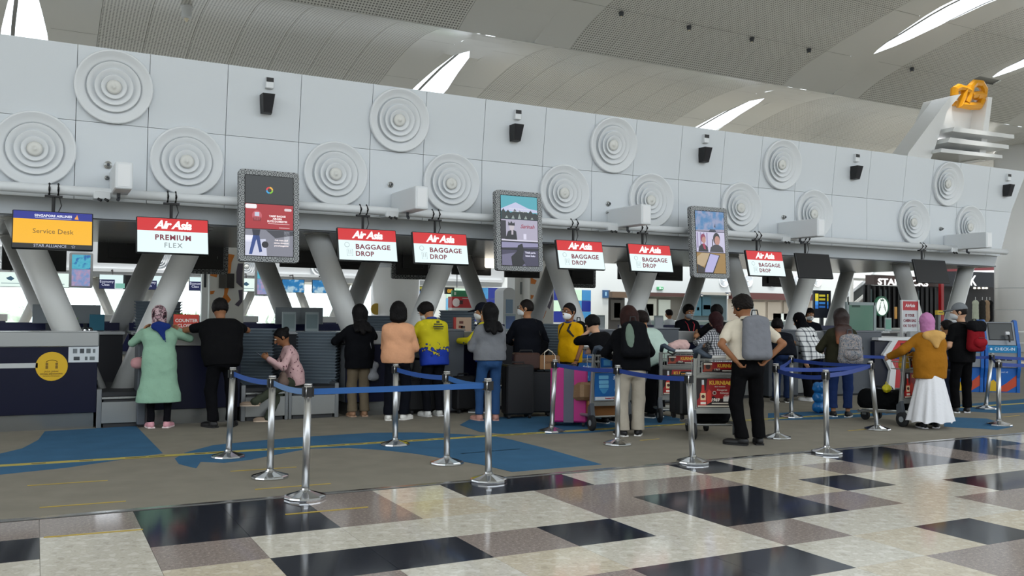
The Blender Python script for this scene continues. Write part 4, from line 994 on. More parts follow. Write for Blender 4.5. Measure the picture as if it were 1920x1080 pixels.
        if dress:
            zt, zb, rb = dress; T.cuts = [c for c in T.cuts if not np.allclose(c[1], -up1)]
            for u in np.linspace(0, 1, 5):
                z = pel[2]-u*(pel[2]-zb); r = .085*H+L+(rb-.085*H-L)*u; c = np.array([pel[0], pel[1]-.01*u, z])
                T.cone(c-rp*r*.35, c+rp*r*.35, r*.72, r*.72, .08, (fp, .85))
            T.cut((0, 0, zb), (0, 0, -1))
        T.mesh('shirt' if not dress else 'tunic', tm, vox, P0)
        if collar:
            cm = mat(collar, .8); pts = [tuple(neck+up2*.008*H+right*.042*H*math.cos(q)+fwd*.040*H*math.sin(q)+hup*(.010*H if math.sin(q) < 0 else -.006*H)) for q in np.linspace(0, 2*PI, 19)[:-1]]
            MB().tube(pts, .011*H, 7, loop=True).build('collar', cm, P0)
    # lower garment
    lm = legmat or fabric(leg or '#e9e9e9')
    if skirt:
        zb, rb, zt = skirt; n = 72; rs = []; rnd = random.Random(4); ph = [rnd.uniform(0, 6) for _ in range(4)]
        for u in np.linspace(0, 1, 14):
            z = zt-u*(zt-zb); r0 = .082*H+(rb-.082*H)*u**.8; ring = []
            for k in range(n):
                a = 2*PI*k/n; f = 1+u*.07*math.sin(11*a+ph[0]+.6*math.sin(3*a))+u*.04*math.sin(17*a+ph[1]+u*2)
                ring.append((pel[0]+r0*f*math.cos(a), pel[1]+r0*.85*f*math.sin(a), z+(.012*math.sin(9*a) if u == 1 else 0)))
            rs.append(ring)
        b = MB(); b.smooth = True; b.rings(rs, cap=False).build('skirt', lm, P0)
    if leg:
        G = SDF(); w = legw
        G.cone(pel-rp*.034*H, pel+rp*.034*H, .070*H*(.6+.4*fat), .070*H*(.6+.4*fat), .04, (fp, .9)); G.cone(waist-rp*.028*H-up1*.03*H, waist+rp*.028*H-up1*.03*H, .068*H*fat, .068*H*fat, .04, (fp, .8))
        for s in (1, -1): G.ell(pel-fp*.035*H+rp*s*.035*H-np.array([0, 0, .025*H]), (.045*H,)*3, None, .05)
        for i in (0, 1):
            G.cone(hipj[i], kn[i], .056*H, .041*H*(.5+.5*w), .04); G.cone(kn[i], an[i]-np.array([0, 0, (.045-legcut)*H*.5]), .041*H*(.5+.5*w), .032*H*w, .03)
            if not skirt: G.cone(an[i]+nrm(kn[i]-an[i])*.05*H, an[i]-nrm(kn[i]-an[i])*(.012*H if legcut < .06 else 0), .033*H*w, .035*H*w, .02)
        G.noise = (.003, 24/H, len(lab) % 5)
        if hip is None: G.cut((0, 0, legcut*H), (0, 0, -1)) if legcut else None
        G.cut(waist-up1*.005*H, up1)
        G.mesh('trousers', lm, vox, P0)
        if belt_: 
            c = waist-up1*.035*H; MB().tube([tuple(c+rp*.093*H*math.cos(q)+fp*.073*H*math.sin(q)) for q in np.linspace(0, 2*PI, 29)[:-1]], .009*H, 6, loop=True).build('belt', mat(belt_, .5), P0)
    # shoes
    for i in (0, 1):
        a = an[i].copy(); z0 = a[2]-.045*H; fd = fdir[i]; rt = np.cross(fd, [0, 0, 1.]); AX = np.array([rt, fd, [0, 0, 1.]])
        S = SDF(); b0 = np.array([a[0], a[1], z0])
        S.ell(b0+fd*.075*H+np.array([0, 0, .018*H]), (.029*H, .06*H, .024*H), AX, .03).ell(b0-fd*.004*H+np.array([0, 0, .026*H]), (.026*H, .04*H, .032*H), AX, .03); S.cone(b0+np.array([0, 0, .03*H]), b0+np.array([0, 0, .045*H]), .025*H, .024*H, .02)
        S.cut(b0+np.array([0, 0, .007*H]), (0, 0, -1)); S.cut(b0+np.array([0, 0, .056*H]), (0, 0, 1))
        so = S.mesh('shoe', mat(shoe, .55), .008, P0)
        pl = [(-.026, -.035), (.026, -.035), (.029, .0), (.030, .06), (.026, .105), (.012, .13), (-.012, .13), (-.026, .105), (-.030, .06), (-.029, 0)]
        pts = [b0+rt*x*H+fd*y*H for x, y in pl]
        MB().prism([(p[0], p[1]) for p in pts], z0+.001, z0+.012*H, 'z').build('sole', mat(sole, .6), so)
    # hair, scarf, cap
    if hair:
        hm = mat(hairc, .6, bump=.35, bscale=60, var=.25, vscale=30, spec=.15); Hs = SDF()
        if hair in ('short', 'bun', 'tight'):
            e = .014 if hair == 'short' else .007
            Hs.ell(hc+hu*.008*K-hf*.006*K, (.049*K+e, .059*K+e, .063*K+e*.8), HX, .01); Hs.sub(hc+hf*.062*K-hu*.024*K, (.075*K, .055*K, .062*K), HX, .012); Hs.sub(hc-hu*.075*K-hf*.01*K, (.09*K, .09*K, .05*K), HX, .012)
            if hair == 'short':
                Hs.noise = (.0045, 75, 2); Hs.ell(hc+hu*.045*K+hf*.02*K, (.04*K, .036*K, .026*K), HX, .02); Hs.ell(hc-hf*.035*K+hu*.01*K, (.045*K, .034*K, .05*K), HX, .02)
            if hair == 'bun': Hs.ell(hc-hf*.062*K+hu*.03*K, (.03*K, .026*K, .026*K), HX, .012)
        elif hair in ('bob', 'long', 'verylong'):
            ex = {'bob': .075, 'long': .14, 'verylong': .21}[hair]*H
            Hs.ell(hc+hu*.010*K-hf*.010*K, (.062*K, .071*K, .073*K), HX, .02)
            dn = np.array([0, 0, -1.]); bk = hc-hf*.028*K; wd = .044*K
            Hs.cone(bk-hr*.028*H, bk-hr*(.03*H if hair != 'bob' else .036*H)+dn*ex*.82-hf*.012*H, .043*K, .036*K if hair == 'bob' else .026*K, .02); Hs.cone(bk+hr*.028*H, bk+hr*(.03*H if hair != 'bob' else .036*H)+dn*ex*.82-hf*.012*H, .043*K, .036*K if hair == 'bob' else .026*K, .02)
            Hs.cone(bk-hf*.01*H, bk-hf*.026*H+dn*min(ex, .09*H), .044*H, .036*H, .03)
            if hair != 'bob':
                nb = neck-fwd*.062*H-up2*.005*H; e2 = chest-fwd*(.092*H+loose)+up2*(.03*H if hair == 'long' else -.05*H)
                for q in (-1, 0, 1): Hs.cone(nb+right*q*.044*H, e2+right*q*.058*H+up2*abs(q)*.02*H, .038*H, .024*H, .03, (fwd, .7))
            Hs.sub(hc+hf*.075*K-hu*.03*K, (.055*K, .05*K, .07*K), HX, .015); Hs.noise = (.0018, 70, 1)
        ho = Hs.mesh('hair', hm, vox*.85, P0)
        if hair == 'verylong':
            cr = pattern_mat('ombre_hair', [(0, '#a8683f'), (.16, '#7d4a31'), (.42, '#35201b'), (1, '#150e0e')], (1, 1, 1/(.34*H)), 'gradz', rough=.5)
            mp = [n for n in cr.node_tree.nodes if n.bl_idname == 'ShaderNodeMapping'][0]; mp.inputs['Location'].default_value = (0, 0, -(hc[2]-.26*H)/(.34*H)); ho.data.materials[0] = cr
    if scarf:
        sc, sm_, tail = scarf; s_ = SDF(); smt = sm_ or fabric(sc)
        s_.ell(hc+hu*.006*K-hf*.006*K, (.055*K, .066*K, .072*K), HX, .02); s_.ell(hc+hf*.012*K-hu*.045*K, (.046*K, .05*K, .045*K), HX, .03)
        s_.cone(hc-hu*.05*K-hf*.01*K, neck+up2*.0*K, .045*K, .055*K, .04)
        if tail: s_.cone(neck+up2*.01*H-fwd*.02*H, chest-fwd*.07*H+up2*(.02 if tail == 1 else -.03)*H, .06*H, .03*H, .04, (fwd, .55)); s_.cone(neck-right*.04*H, neck+right*.04*H, .052*H, .052*H, .04, (fwd, .85))
        s_.sub(hc+hf*.07*K-hu*.012*K, (.036*K, .035*K, .05*K), HX, .01); s_.noise = (.0035, 38, 3)
        s_.mesh('head_scarf', smt, vox*.85, P0)
    if cap:
        C_ = SDF(); C_.ell(hc+hu*.012*K-hf*.004*K, (.054*K, .066*K, .066*K), HX, .01); C_.cut(hc+hu*.016*K, -hu); cp = C_.mesh('cap', fabric(cap), vox*.8, P0)
        vz = SDF(); vz.ell(hc+hf*.075*K+hu*.02*K, (.044*K, .05*K, .008*K), HX, .01); vz.mesh('cap_visor', fabric(cap), .008, cp)
    J = dict(P=P0, H=H, pel=pel, waist=waist, chest=chest, neck=neck, up=up2, right=right, fwd=fwd, hc=hc, HX=HX, sh=sh, el=el, wr=wr, base=base, hd=D2R(heading))
    return J
def world_of(J, p):
    a = J['hd']; b = J['base']; return Vector((b[0]+p[0]*math.cos(a)-p[1]*math.sin(a), b[1]+p[0]*math.sin(a)+p[1]*math.cos(a), (b[2] if len(b) > 2 else 0)+p[2]))
def backpack(J, lab, m, w=.30, d=.15, h=.44, off=.0, drop=.0, strap='#17181a', pocket=None, flap=None, style='round', cat='backpack'):
    """stands on its own as a thing, worn on the back of figure J"""
    up, rt, fw = J['up'], J['right'], J['fwd']; H = J['H']
    c = J['chest']-fw*(.075*H+d*.55)-up*(.02+drop)+rt*off
    t = thing('backpack', lab, cat, world_of(J, c), J['hd']); AX = np.array([rt, fw, up])
    S = SDF()
    for sx in (-1, 1):
        S.cone(rt*sx*(w*.5-d*.42)-up*(h*.5-d*.45), rt*sx*(w*.5-d*.5)+up*(h*.5-d*.5), d*.47, d*.4, .05)
    S.cone(-up*(h*.5-d*.45), up*(h*.5-d*.42), d*.48, d*.44, .06)
    if style == 'round': S.cut(-up*h*.5, -up)
    S.noise = (.002, 30, 1); body = S.mesh('pack_body', m, .011, t)
    if pocket:
        Q = SDF(); pc = -fw*(d*.5)-up*h*.17
        Q.cone(pc-rt*w*.22, pc+rt*w*.22, d*.30, d*.30, .03); Q.ell(pc-fw*.0, (w*.34, d*.25, h*.2), AX, .04); Q.mesh('front_pocket', pocket, .01, t)
        MB().tube([tuple(pc-fw*d*.24+rt*x*w+up*(h*.16)) for x in (-.25, 0, .25)], .005, 5).build('zip', mat('#2a2c2f', .5), t)
    if flap:
        Q = SDF(); Q.cone(up*h*.40-rt*w*.3-fw*d*.05, up*h*.40+rt*w*.3-fw*d*.05, d*.5, d*.5, .03); Q.cone(up*h*.26-rt*w*.3-fw*d*.42, up*h*.26+rt*w*.3-fw*d*.42, d*.12, d*.12, .06); Q.mesh('lid', flap, .01, t)
    MB().tube([tuple(up*h*.5+rt*.04+fw*.03), tuple(up*(h*.5+.06)+rt*.03+fw*.03), tuple(up*(h*.5+.06)-rt*.03+fw*.03), tuple(up*h*.5-rt*.04+fw*.03)], .009, 6).build('top_handle', mat(strap, .7), t)
    for i, s in ((0, 1), (1, -1)):
        shp_ = J['sh'][i]*.72+J['sh'][1-i]*.28+up*.048*H-c
        pts = [up*h*.42+rt*s*.08+fw*.04, shp_-fw*.03*H, shp_+fw*.045*H-up*.012*H, shp_+fw*.085*H-up*.07*H+rt*s*.01, J['chest']-c+rt*s*.105*H+fw*.05*H-up*.05]
        MB().tube([tuple(p) for p in pts], .022, 6, flat=.35).build('shoulder_strap', mat(strap, .7), t)
    return t
def shoulder_bag(J, lab, m, pos, size=(.2, .1, .25), over=1, strap='#1a1a1a', cat='bag', swid=.012):
    H = J['H']; p = np.array(pos, float); t = thing('shoulder_bag', lab, cat, world_of(J, p), J['hd']); S = SDF(); w, d, h = size
    S.cone((-w/2+d/2, 0, -h/2+d/2), (w/2-d/2, 0, -h/2+d/2), d/2, d/2, .04).cone((-w/2+d/2, 0, h/2-d/2), (w/2-d/2, 0, h/2-d/2), d/2.2, d/2.2, .08).cone((0, 0, -h/2+d/2), (0, 0, h/2-d/2), d*.52, d*.5, .06)
    S.mesh('bag_body', m, .01, t); i = 0 if over > 0 else 1
    s0 = J['sh'][i]*.75+J['sh'][1-i]*.25+J['up']*.046*H-p; fw = J['fwd']
    mid = lambda q: tuple(q)
    back = (J['chest']-p)-fw*(.088*H+.02)+J['right']*(s0+p-J['chest'])@J['right']*.0
    MB().tube([(0, -.01, h/2-.01), tuple(np.array([0, -.03, h/2])*.45+(s0-fw*.1*H-J['up']*.1*H)*.55), tuple(s0-fw*.045*H-J['up']*.01), tuple(s0), tuple(s0+fw*.05*H-J['up']*.015), tuple((s0+fw*.105*H-J['up']*.12*H)*.6+np.array([0, .03, h/2])*.4), (0, .01, h/2-.01)], swid, 6, flat=.35).build('strap', mat(strap, .7), t)
    return t
# ------------------------------------------------------------------ the people
def at(px, py): g = gz(px, py); return (g.x, g.y)
M_SCARF1 = pattern_mat('scarf_print', ['#151016', '#5a3640', '#cdb0b4', '#2a1820', '#b08c94'], 11, 'noise', rough=.8)
J1 = person('woman in long green tunic and printed headscarf leaning on the counter', (1.43, 12.42), 1.56, 2, 'mid', lean=7, hpitch=12, hands=((.30, .33, 1.25), (-.16, .34, 1.25)), elbow=((.9, -.4, -.5), (-.7, -.5, -.8)), fem=True, fat=1.08, top='#8fb39b', dress=(0, .34, .255), hair=None, scarf=('#703040', M_SCARF1, 0), leg='#101014', legw=.8, shoe='#d79aa4', sole='#efdcdc', feet=((.11, .02, 30), (-.08, .06, -6)))
# blue end of the scarf on her back
S = SDF(); H = J1['H']; nb = J1['neck']-J1['fwd']*.085*H
S.cone(nb-J1['right']*.02+J1['up']*.0, nb-J1['fwd']*.02-J1['up']*.2+J1['right']*.05, .06, .012, .03, (J1['fwd'], .35)).cone(nb-J1['right']*.08, nb+J1['right']*.08, .04, .04, .04, (J1['fwd'], .5))
S.mesh('scarf_end', fabric('#1c2f6e'), .011, J1['P'])
shoulder_bag(J1, 'small pink strapped bag of the woman in the green tunic', fabric('#b98a8c'), (-.24, .12, .84), (.16, .07, .12), 1, '#c79ea4')
J2 = person('stout man in black tee shirt leaning with both elbows on the counter', (2.18, 12.22), 1.70, 0, 'tan', lean=17, hpitch=24, hands=((.20, .52, 1.27), (-.26, .50, 1.27)), elbow=((1, -.1, -.15), (-1, -.1, -.15)), fat=1.36, top='#0f0f11', sleeve='short', loose=.03, leg='#0d0d10', legw=1.25, shoe='#0d0d0f', sole='#1a1a1c', feet=((.13, .0, 25), (-.1, .0, -30)))
# seated woman on the conveyor edge
M_FLORAL = pattern_mat('floral_print', [(0, '#4a2230'), (.36, '#5a2f3c'), (.37, '#c9a3a4'), (1, '#d9b6b4')], 22, 'noise', rough=.8)
J3 = person('woman in a pink flowered blouse seated on the conveyor edge, reading her phone', (3.31, 12.86), 1.55, 84, 'tan', lean=14, hpitch=32, hip=.36, hands=((-.02, .40, .86), (-.22, .40, .86)), elbow=((.5, -.6, -1), (-.5, -.6, -1)), fem=True, topmat=M_FLORAL, leg='#3c4136', hair='bun', hairc='#0c0a0a', shoe='#8d7a68', sole='#c9b6a2', legcut=.02,
    feet=((-.30, .40, 0, 0, (0, 1, .4)), (-.46, .62, 10, .22, (0, .6, 1))), grip=1.)
t = thing('phone', 'black phone held by the seated woman', 'phone', world_of(J3, (-.12, .50, .90)), J3['hd'])
MB().box(-.038, .038, -.075, .075, -.004, .004, .003).build('body', M_BLACK, t, None, (.6, 0, 0)); MB().box(-.034, .034, -.07, .07, .004, .005).build('screen', screen('#a9b8c8', .8), t, None, (.6, 0, 0))
P = world_of(J3, (-.36, .22, .60))
t = thing('handbag', 'taupe handbag on the lap of the seated woman', 'bag', P, J3['hd']); S = SDF(); S.cone((-.1, 0, -.05), (.1, 0, -.05), .07, .07, .05).cone((-.07, 0, .05), (.07, 0, .05), .035, .035, .06); S.mesh('bag_body', fabric('#6d5c54'), .01, t)
MB().tube([(-.08, 0, .07), (-.05, 0, .14), (.05, 0, .14), (.08, 0, .07)], .007, 6).build('handle', mat('#54463f', .6), t)
J4 = person('woman in black jacket and khaki trousers with long dark hair', at(672, 781), 1.60, -2, 'mid', hands=((.20, .36, 1.12), (-.24, .34, 1.14)), elbow=((.8, -.4, -.6), (-.8, -.4, -.6)), fem=True, fat=1.05, top='#0f1014', loose=.03, hem=-.085, leg='#6a5f4e', legw=1.25, shoe='#9a7458', sole='#b8967c', hair='long', hairc='#0d0b0c', feet=((.09, 0, 5), (-.09, 0, -5)))
shoulder_bag(J4, 'grey sling bag with a white drawing at the hip of the khaki trousered woman', pattern_mat('grey_print_bag', [(0, '#77797e'), (.62, '#83858b'), (.64, '#b6b8bc'), (.7, '#7d7f85')], 30, 'noise'), (.21, -.02, .66), (.17, .09, .26), 1, '#8b8d92')
J5 = person('woman with black bob in a peach blouse and white shoes', at(744, 788), 1.64, -16, 'mid', hands=((.26, .26, 1.02), (-.12, .34, 1.06)), elbow=((.25, -.8, -.9), (-.3, -.8, -.9)), fem=True, top='#d9a17c', loose=.035, hem=-.03, leg='#0f1118', legw=1.3, shoe='#e2e0da', sole='#e8e6e0', hair='bob', hairc='#0c0a0a', feet=((.10, .04, 40), (-.12, 0, 0)))
M_YB = pattern_mat('yellow_blue_print', [(0, '#1f3fae'), (.36, '#1b2a66'), (.42, '#c7bb16'), (1, '#d4c51c')], (1, 1, 1/.62), 'gradz', rough=.75, dist=.85)
[n for n in M_YB.node_tree.nodes if n.bl_idname == 'ShaderNodeMapping'][0].inputs['Location'].default_value = (0, 0, -1.62)
J6 = person('man in a yellow shirt with blue splash pattern looking down', (5.22, 12.30), 1.70, 6, 'mid', lean=11, hpitch=38, hyaw=28, hands=((.10, .36, 1.08), (-.18, .36, 1.10)), elbow=((.9, -.4, -.6), (-.9, -.4, -.6)), fat=1.08, topmat=M_YB, loose=.035, hem=-.085, leg='#121318', legw=1.1, collar='#253a8c', mask='#d9dadb', hair='short', shoe='#dcdcd8')
H = J6['H']; bk = J6['chest']-J6['fwd']*(.09*H+.045)+J6['up']*.10
q = MB()
for k, (w, h) in enumerate([(.05, .03), (.14, .018), (.17, .022), (.15, .012)]): q.box(-w/2, w/2, -.003, .003, -.035*k-h/2, -.035*k+h/2)
bp = q.build('back_print', mat('#3a3c20', .7), J6['P'], tuple(bk), (J6['up'][1]*-.0-.22, 0, 0), kind='stuff')
J7 = person('man in navy cap and yellow shirt with a black strap, half hidden', (6.15, 12.50), 1.66, 48, 'mid', hpitch=12, hyaw=10, hands=((.05, .40, 1.1), (-.2, .36, 1.1)), elbow=((.9, -.4, -.6), (-.9, -.4, -.6)), topmat=M_YB, loose=.03, leg='#111218', collar='#253a8c', cap='#14161f', hair='tight', mask='#dcdddd')
shoulder_bag(J7, 'black shoulder bag of the man in the navy cap', fabric('#101113'), (-.19, -.06, .84), (.28, .12, .26), -1, '#101113', swid=.02)
J8 = person('woman in grey sweater and blue jeans with long black hair', at(917, 789), 1.64, -8, 'mid', hands=((.14, .30, 1.05), (-.20, .30, 1.08)), elbow=((.4, -.8, -.8), (-.4, -.8, -.8)), fem=True, top='#75777b', loose=.035, hem=-.0, leg='#2c4a72', legw=1.0, hair='long', hairc='#0a090b', shoe='#b8877a', sole='#c79d90', feet=((.10, 0, 15), (-.13, .05, -15)), legcut=.055)
J9 = person('man in black jacket and face mask looking left', at(988, 768), 1.72, -6, 'mid', hpitch=4, hyaw=58, hands=((.22, .25, 1.0), (-.15, .32, 1.05)), elbow=((.8, -.6, -.6), (-.9, -.5, -.5)), top='#12141b', loose=.035, leg='#0d0e12', mask='#dfe3e6', glasses=True, hair='tight', hairc='#16110f', hem=-.06)
shoulder_bag(J9, 'round black sling bag of the man in the black jacket', fabric('#0d0e11'), (.24, -.06, .98), (.2, .1, .22), 1, '#0d0e11')
J10 = person('man in yellow short sleeved shirt and white mask facing left', at(1068, 772), 1.67, 102, 'tan', hpitch=6, hyaw=6, hands=((.20, .05, .80), (-.22, .08, .80)), top='#d9a50f', sleeve='short', loose=.03, leg='#161a2c', collar='#26366e', mask='#e8ebec', glasses=True, hair='tight', hem=-.06)
backpack(J10, 'black rucksack of the man in the yellow short sleeved shirt', fabric('#121316'), .28, .15, .40)
t = thing('wristwatch', 'black wristwatch of the man in the yellow short sleeved shirt', 'watch', world_of(J10, J10['wr'][1]), J10['hd'])
MB().tube([(.03*math.cos(q), .03*math.sin(q), .02) for q in np.linspace(0, 2*PI, 15)[:-1]], .007, 6, loop=True).build('band', M_BLACK, t); MB().lathe([(.016, -.034), (.016, -.044)], 14, c=(0, 0, .02), axis='y').build('dial', M_DGREY, t)
J11 = person('short haired person in black hoodie resting the head on one hand', at(1143, 793), 1.56, 14, 'light', lean=24, hpitch=26, side=-8, hands=((.10, .42, .98), (-.10, .30, 1.30)), elbow=((.8, -.4, -.6), (-.8, .3, -1)), top='#0c0d10', loose=.035, leg='#0d0e11', legw=1.1, hair='short', hairc='#0b0a0b', shoe='#101012', hem=-.07)
J12 = person('person with brown bob, black jacket and loose cream trousers', at(1183, 818), 1.62, -20, 'light', lean=12, hpitch=14, hands=((.20, .40, .98), (-.18, .40, .98)), elbow=((.9, -.4, -.6), (-.9, -.4, -.6)), fem=True, fat=1.08, top='#0d0e11', loose=.04, hem=-.02, leg='#aaa294', legw=1.5, hair='bob', hairc='#2a1512', collar='#d8d8d4', shoe='#17171a', sole='#e4e2de', feet=((.10, .04, 22), (-.10, 0, -18)))
t = backpack(J12, 'black backpack with a sage green panel worn above cream trousers', fabric('#101114'), .36, .17, .47)
S = SDF(); AX = np.array([J12['right'], J12['fwd'], J12['up']]); S.ell(-J12['fwd']*.062-J12['right']*.075+J12['up']*.02, (.06, .03, .17), AX, .01); S.mesh('green_panel', fabric('#66766a'), .009, t)
J13 = person('person in pale mint tee shirt bending forward, black trousers', at(1228, 783), 1.68, 14, 'mid', lean=36, hpitch=12, hyaw=10, hands=((.12, .62, .98), (-.22, .60, .98)), elbow=((.9, -.3, -.5), (-.9, -.3, -.5)), fat=1.1, top='#b4c9bf', sleeve='short', loose=.035, leg='#0d0e11', legw=1.55, hair='short', hairc='#1a1210', shoe='#121214', sole='#e6e6e4', hipshift=(0, -.1))
J14 = person('desk clerk in dark jacket with a red lanyard and grey mask', (gy(1288, 600, 14.05).x, 14.05), 1.72, 172, 'mid', hpitch=20, hands=((.2, .3, 1.05), (-.2, .3, 1.05)), top='#101116', loose=.025, leg='#101116', mask='#a8adb2', hair='short', hairc='#120e0d')
H = J14['H']; nk = J14['neck']
for s in (-1, 1): MB().tube([tuple(nk+J14['right']*s*.05*H+J14['up']*.01*H), tuple(nk+J14['right']*s*.045*H+J14['fwd']*.09*H-J14['up']*.05*H), tuple(nk+J14['fwd']*.115*H-J14['up']*.22*H)], .009, 6, flat=.4).build('lanyard', mat('#b3202c', .6), J14['P'])
J15 = person('man in black tee shirt at the counter beside the clerk', (gy(1351, 600, 12.32).x, 12.32), 1.70, -4, 'mid', lean=8, hpitch=10, hyaw=-8, hands=((.12, .38, 1.2), (-.26, .38, 1.2)), elbow=((.9, -.4, -.5), (-.9, -.4, -.5)), top='#0d0e10', sleeve='short', loose=.03, leg='#101115', hair='short', hairc='#0d0b0b')
M_GING = pattern_mat('gingham_check', ['#e2e2e4', '#7a7c84', '#17181d'], (36, 36, 36), 'plaid', rough=.8)
J16 = person('woman with dark red hair in a black and white gingham shirt', (gy(1350, 640, 11.5).x, 11.5), 1.56, 6, 'light', lean=6, hpitch=18, hands=((.05, .34, 1.02), (-.22, .34, 1.08)), elbow=((.9, -.4, -.5), (-.9, -.4, -.5)), fem=True, topmat=M_GING, loose=.03, leg='#17181d', hair='long', hairc='#2a1114', shoe='#1a1a1c')
M_TOTE = pattern_mat('pink_floral', [(0, '#a91e4d'), (.44, '#c42d62'), (.5, '#e6dcdc'), (1, '#d9c9cb')], 24, 'noise')
shoulder_bag(J16, 'pink and white flowered tote on the arm of the gingham shirted woman', M_TOTE, (.22, -.02, .86), (.32, .12, .28), 1, '#c22a5e')
M_SHIRT = pattern_mat('cream_stripe', ['#d6ccbb', '#c2b6a2'], (60, 60, .01), 'plaid', rough=.8, thr=.75)
J17 = person('tall man in cream shirt and black trousers, hands on hips', at(1402, 834), 1.77, -22, 'tan', lean=5, hpitch=20, hyaw=30, hands=((.20, -.10, 1.02), (-.19, -.12, 1.00)), elbow=((1, -.45, -.1), (-1, -.45, -.1)), fat=1.12, topmat=fabric('#cfc6b4'), sleeve='short', loose=.035, hem=.045, leg='#0a0a0c', legw=1.25, belt_='#17130f', hair='short', hairc='#15100e', shoe='#0c0c0e', sole='#0c0c0e', feet=((.14, 0, 10), (-.08, -.04, -55)), vox=.010, grip=1.2, collar='#cfc6b4')
backpack(J17, 'plain grey rucksack on the back of the man with hands on hips', fabric('#72747a', .04), .35, .16, .53, off=.03, drop=.03, strap='#141518')
J18 = person('person in dark jacket and jeans bending behind the man with the grey rucksack', (gy(1466, 690, 11.9).x, 11.9), 1.66, -30, 'mid', lean=48, hpitch=10, hands=((.2, .5, .8), (-.2, .5, .8)), top='#14161d', loose=.03, leg='#1f2d4c', legw=1.2, hair='short', hipshift=(0, -.12), shoe='#1d1a1a')
M_PLAID = pattern_mat('plaid_check', ['#dfe0e0', '#8f9296', '#4a4d52'], (11, 11, 11), 'plaid', rough=.8, thr=.76)
J19 = person('woman in black headscarf and white plaid shirt bending over the counter', (gy(1524, 660, 11.9).x, 11.9), 1.62, 10, 'light', lean=20, hpitch=28, side=-4, hands=((.16, .42, 1.02), (-.24, -.02, .74)), elbow=((.9, -.4, -.5), (-.6, -1, -.3)), fem=True, topmat=M_PLAID, loose=.045, hem=-.07, leg='#0b0c0f', legw=1.6, hair=None, scarf=('#0c0c0f', None, 2), shoe='#e2e2e0', sole='#e6e6e6')
J20 = person('woman with long two tone hair, olive sweater and rolled jeans', at(1577, 782), 1.62, -30, 'mid', hpitch=8, hands=((.20, .30, 1.02), (-.22, .28, 1.0)), elbow=((.8, -.6, -.6), (-.8, -.6, -.6)), fem=True, fat=1.05, top='#2c2b1f', loose=.035, leg='#1f2f58', legw=1.2, legcut=.085, hair='verylong', shoe='#121214', sole='#dcdcda', feet=((.10, 0, 30), (-.11, .02, -12)))
M_CAMO = pattern_mat('grey_floral', ['#4d525a', '#8b8f95', '#6a6f78', '#b0a39b', '#5a5f68'], 34, 'noise', rough=.8)
backpack(J20, 'grey patterned backpack with a front pocket on the long haired woman', M_CAMO, .36, .17, .46, off=.07, drop=.13, strap='#43474e', pocket=M_CAMO)
J21 = person('masked clerk half seen behind the black headscarf', (gy(1517, 580, 14.2).x, 14.2), 1.68, 150, 'mid', hpitch=14, hands=((.2, .3, 1.05), (-.2, .3, 1.05)), top='#14151b', leg='#14151b', mask='#dfe2e4', hair='short')
J22 = person('woman in pink headscarf, mustard jacket and long white skirt', at(1744, 803), 1.57, -18, 'light', lean=3, hpitch=14, hands=((.02, .44, .98), (-.40, .32, .98)), elbow=((.9, -.5, -.5), (-.9, -.5, -.5)), fem=True, fat=1.06, top='#97641c', loose=.05, hem=-.085, hair=None, scarf=('#b67aa6', None, 0), leg=None, skirt=(.10, .31, .86), legmat=mat('#dfdfe2', .8, bump=.3, bscale=30), shoe='#151518', sole='#e2e0e4', feet=((.10, .02, 40), (-.10, .0, 10)))
S = SDF(); H = J22['H']; c = J22['neck']-J22['fwd']*.075*H-J22['up']*.03*H
S.cone(c-J22['right']*.12+J22['up']*.02, c+J22['right']*.12+J22['up']*.02, .055, .055, .05, (J22['fwd'], .7)).cone(c-J22['up']*.02-J22['fwd']*.02, c-J22['up']*.12-J22['fwd']*.04, .11, .04, .05, (J22['fwd'], .6)); S.mesh('hood', fabric('#c39a5c'), .011, J22['P'])
J23 = person('man in grey cap and black clothes carrying a red backpack', at(1804, 774), 1.74, -6, 'light', hpitch=8, hyaw=42, hands=((.18, .22, .96), (-.20, .22, .98)), elbow=((.6, -1, -.4), (-.6, -1, -.4)), top='#0d0d0f', sleeve='short', loose=.03, leg='#0c0c0e', legw=1.15, hair='tight', hairc='#1a1412', cap='#72767a', shoe='#151517', sole='#e6e6e8', mask='#cfd2d4', feet=((.11, 0, 45), (-.10, .04, 20)))
backpack(J23, 'red backpack with black lid on the man in the grey cap', fabric('#7d1820'), .33, .17, .46, off=.05, drop=.04, pocket=fabric('#8c1c25'), flap=fabric('#131316'))
J24 = person('small distant clerk in white shirt beside a standing white notice', (17.1, 22.0), 1.66, 20, 'mid', hands=((.2, .3, 1.05), (-.2, .3, 1.05)), top='#cdd3da', leg='#17181d', hair='short', vox=.018)
J25 = person('person in navy jacket mostly hidden behind the pink headscarf', (gy(1779, 650, 10.3).x, 10.3), 1.46, 10, 'mid', hands=((.18, .25, .95), (-.18, .25, .95)), top='#151a2b', leg='#12151f', hair='short')
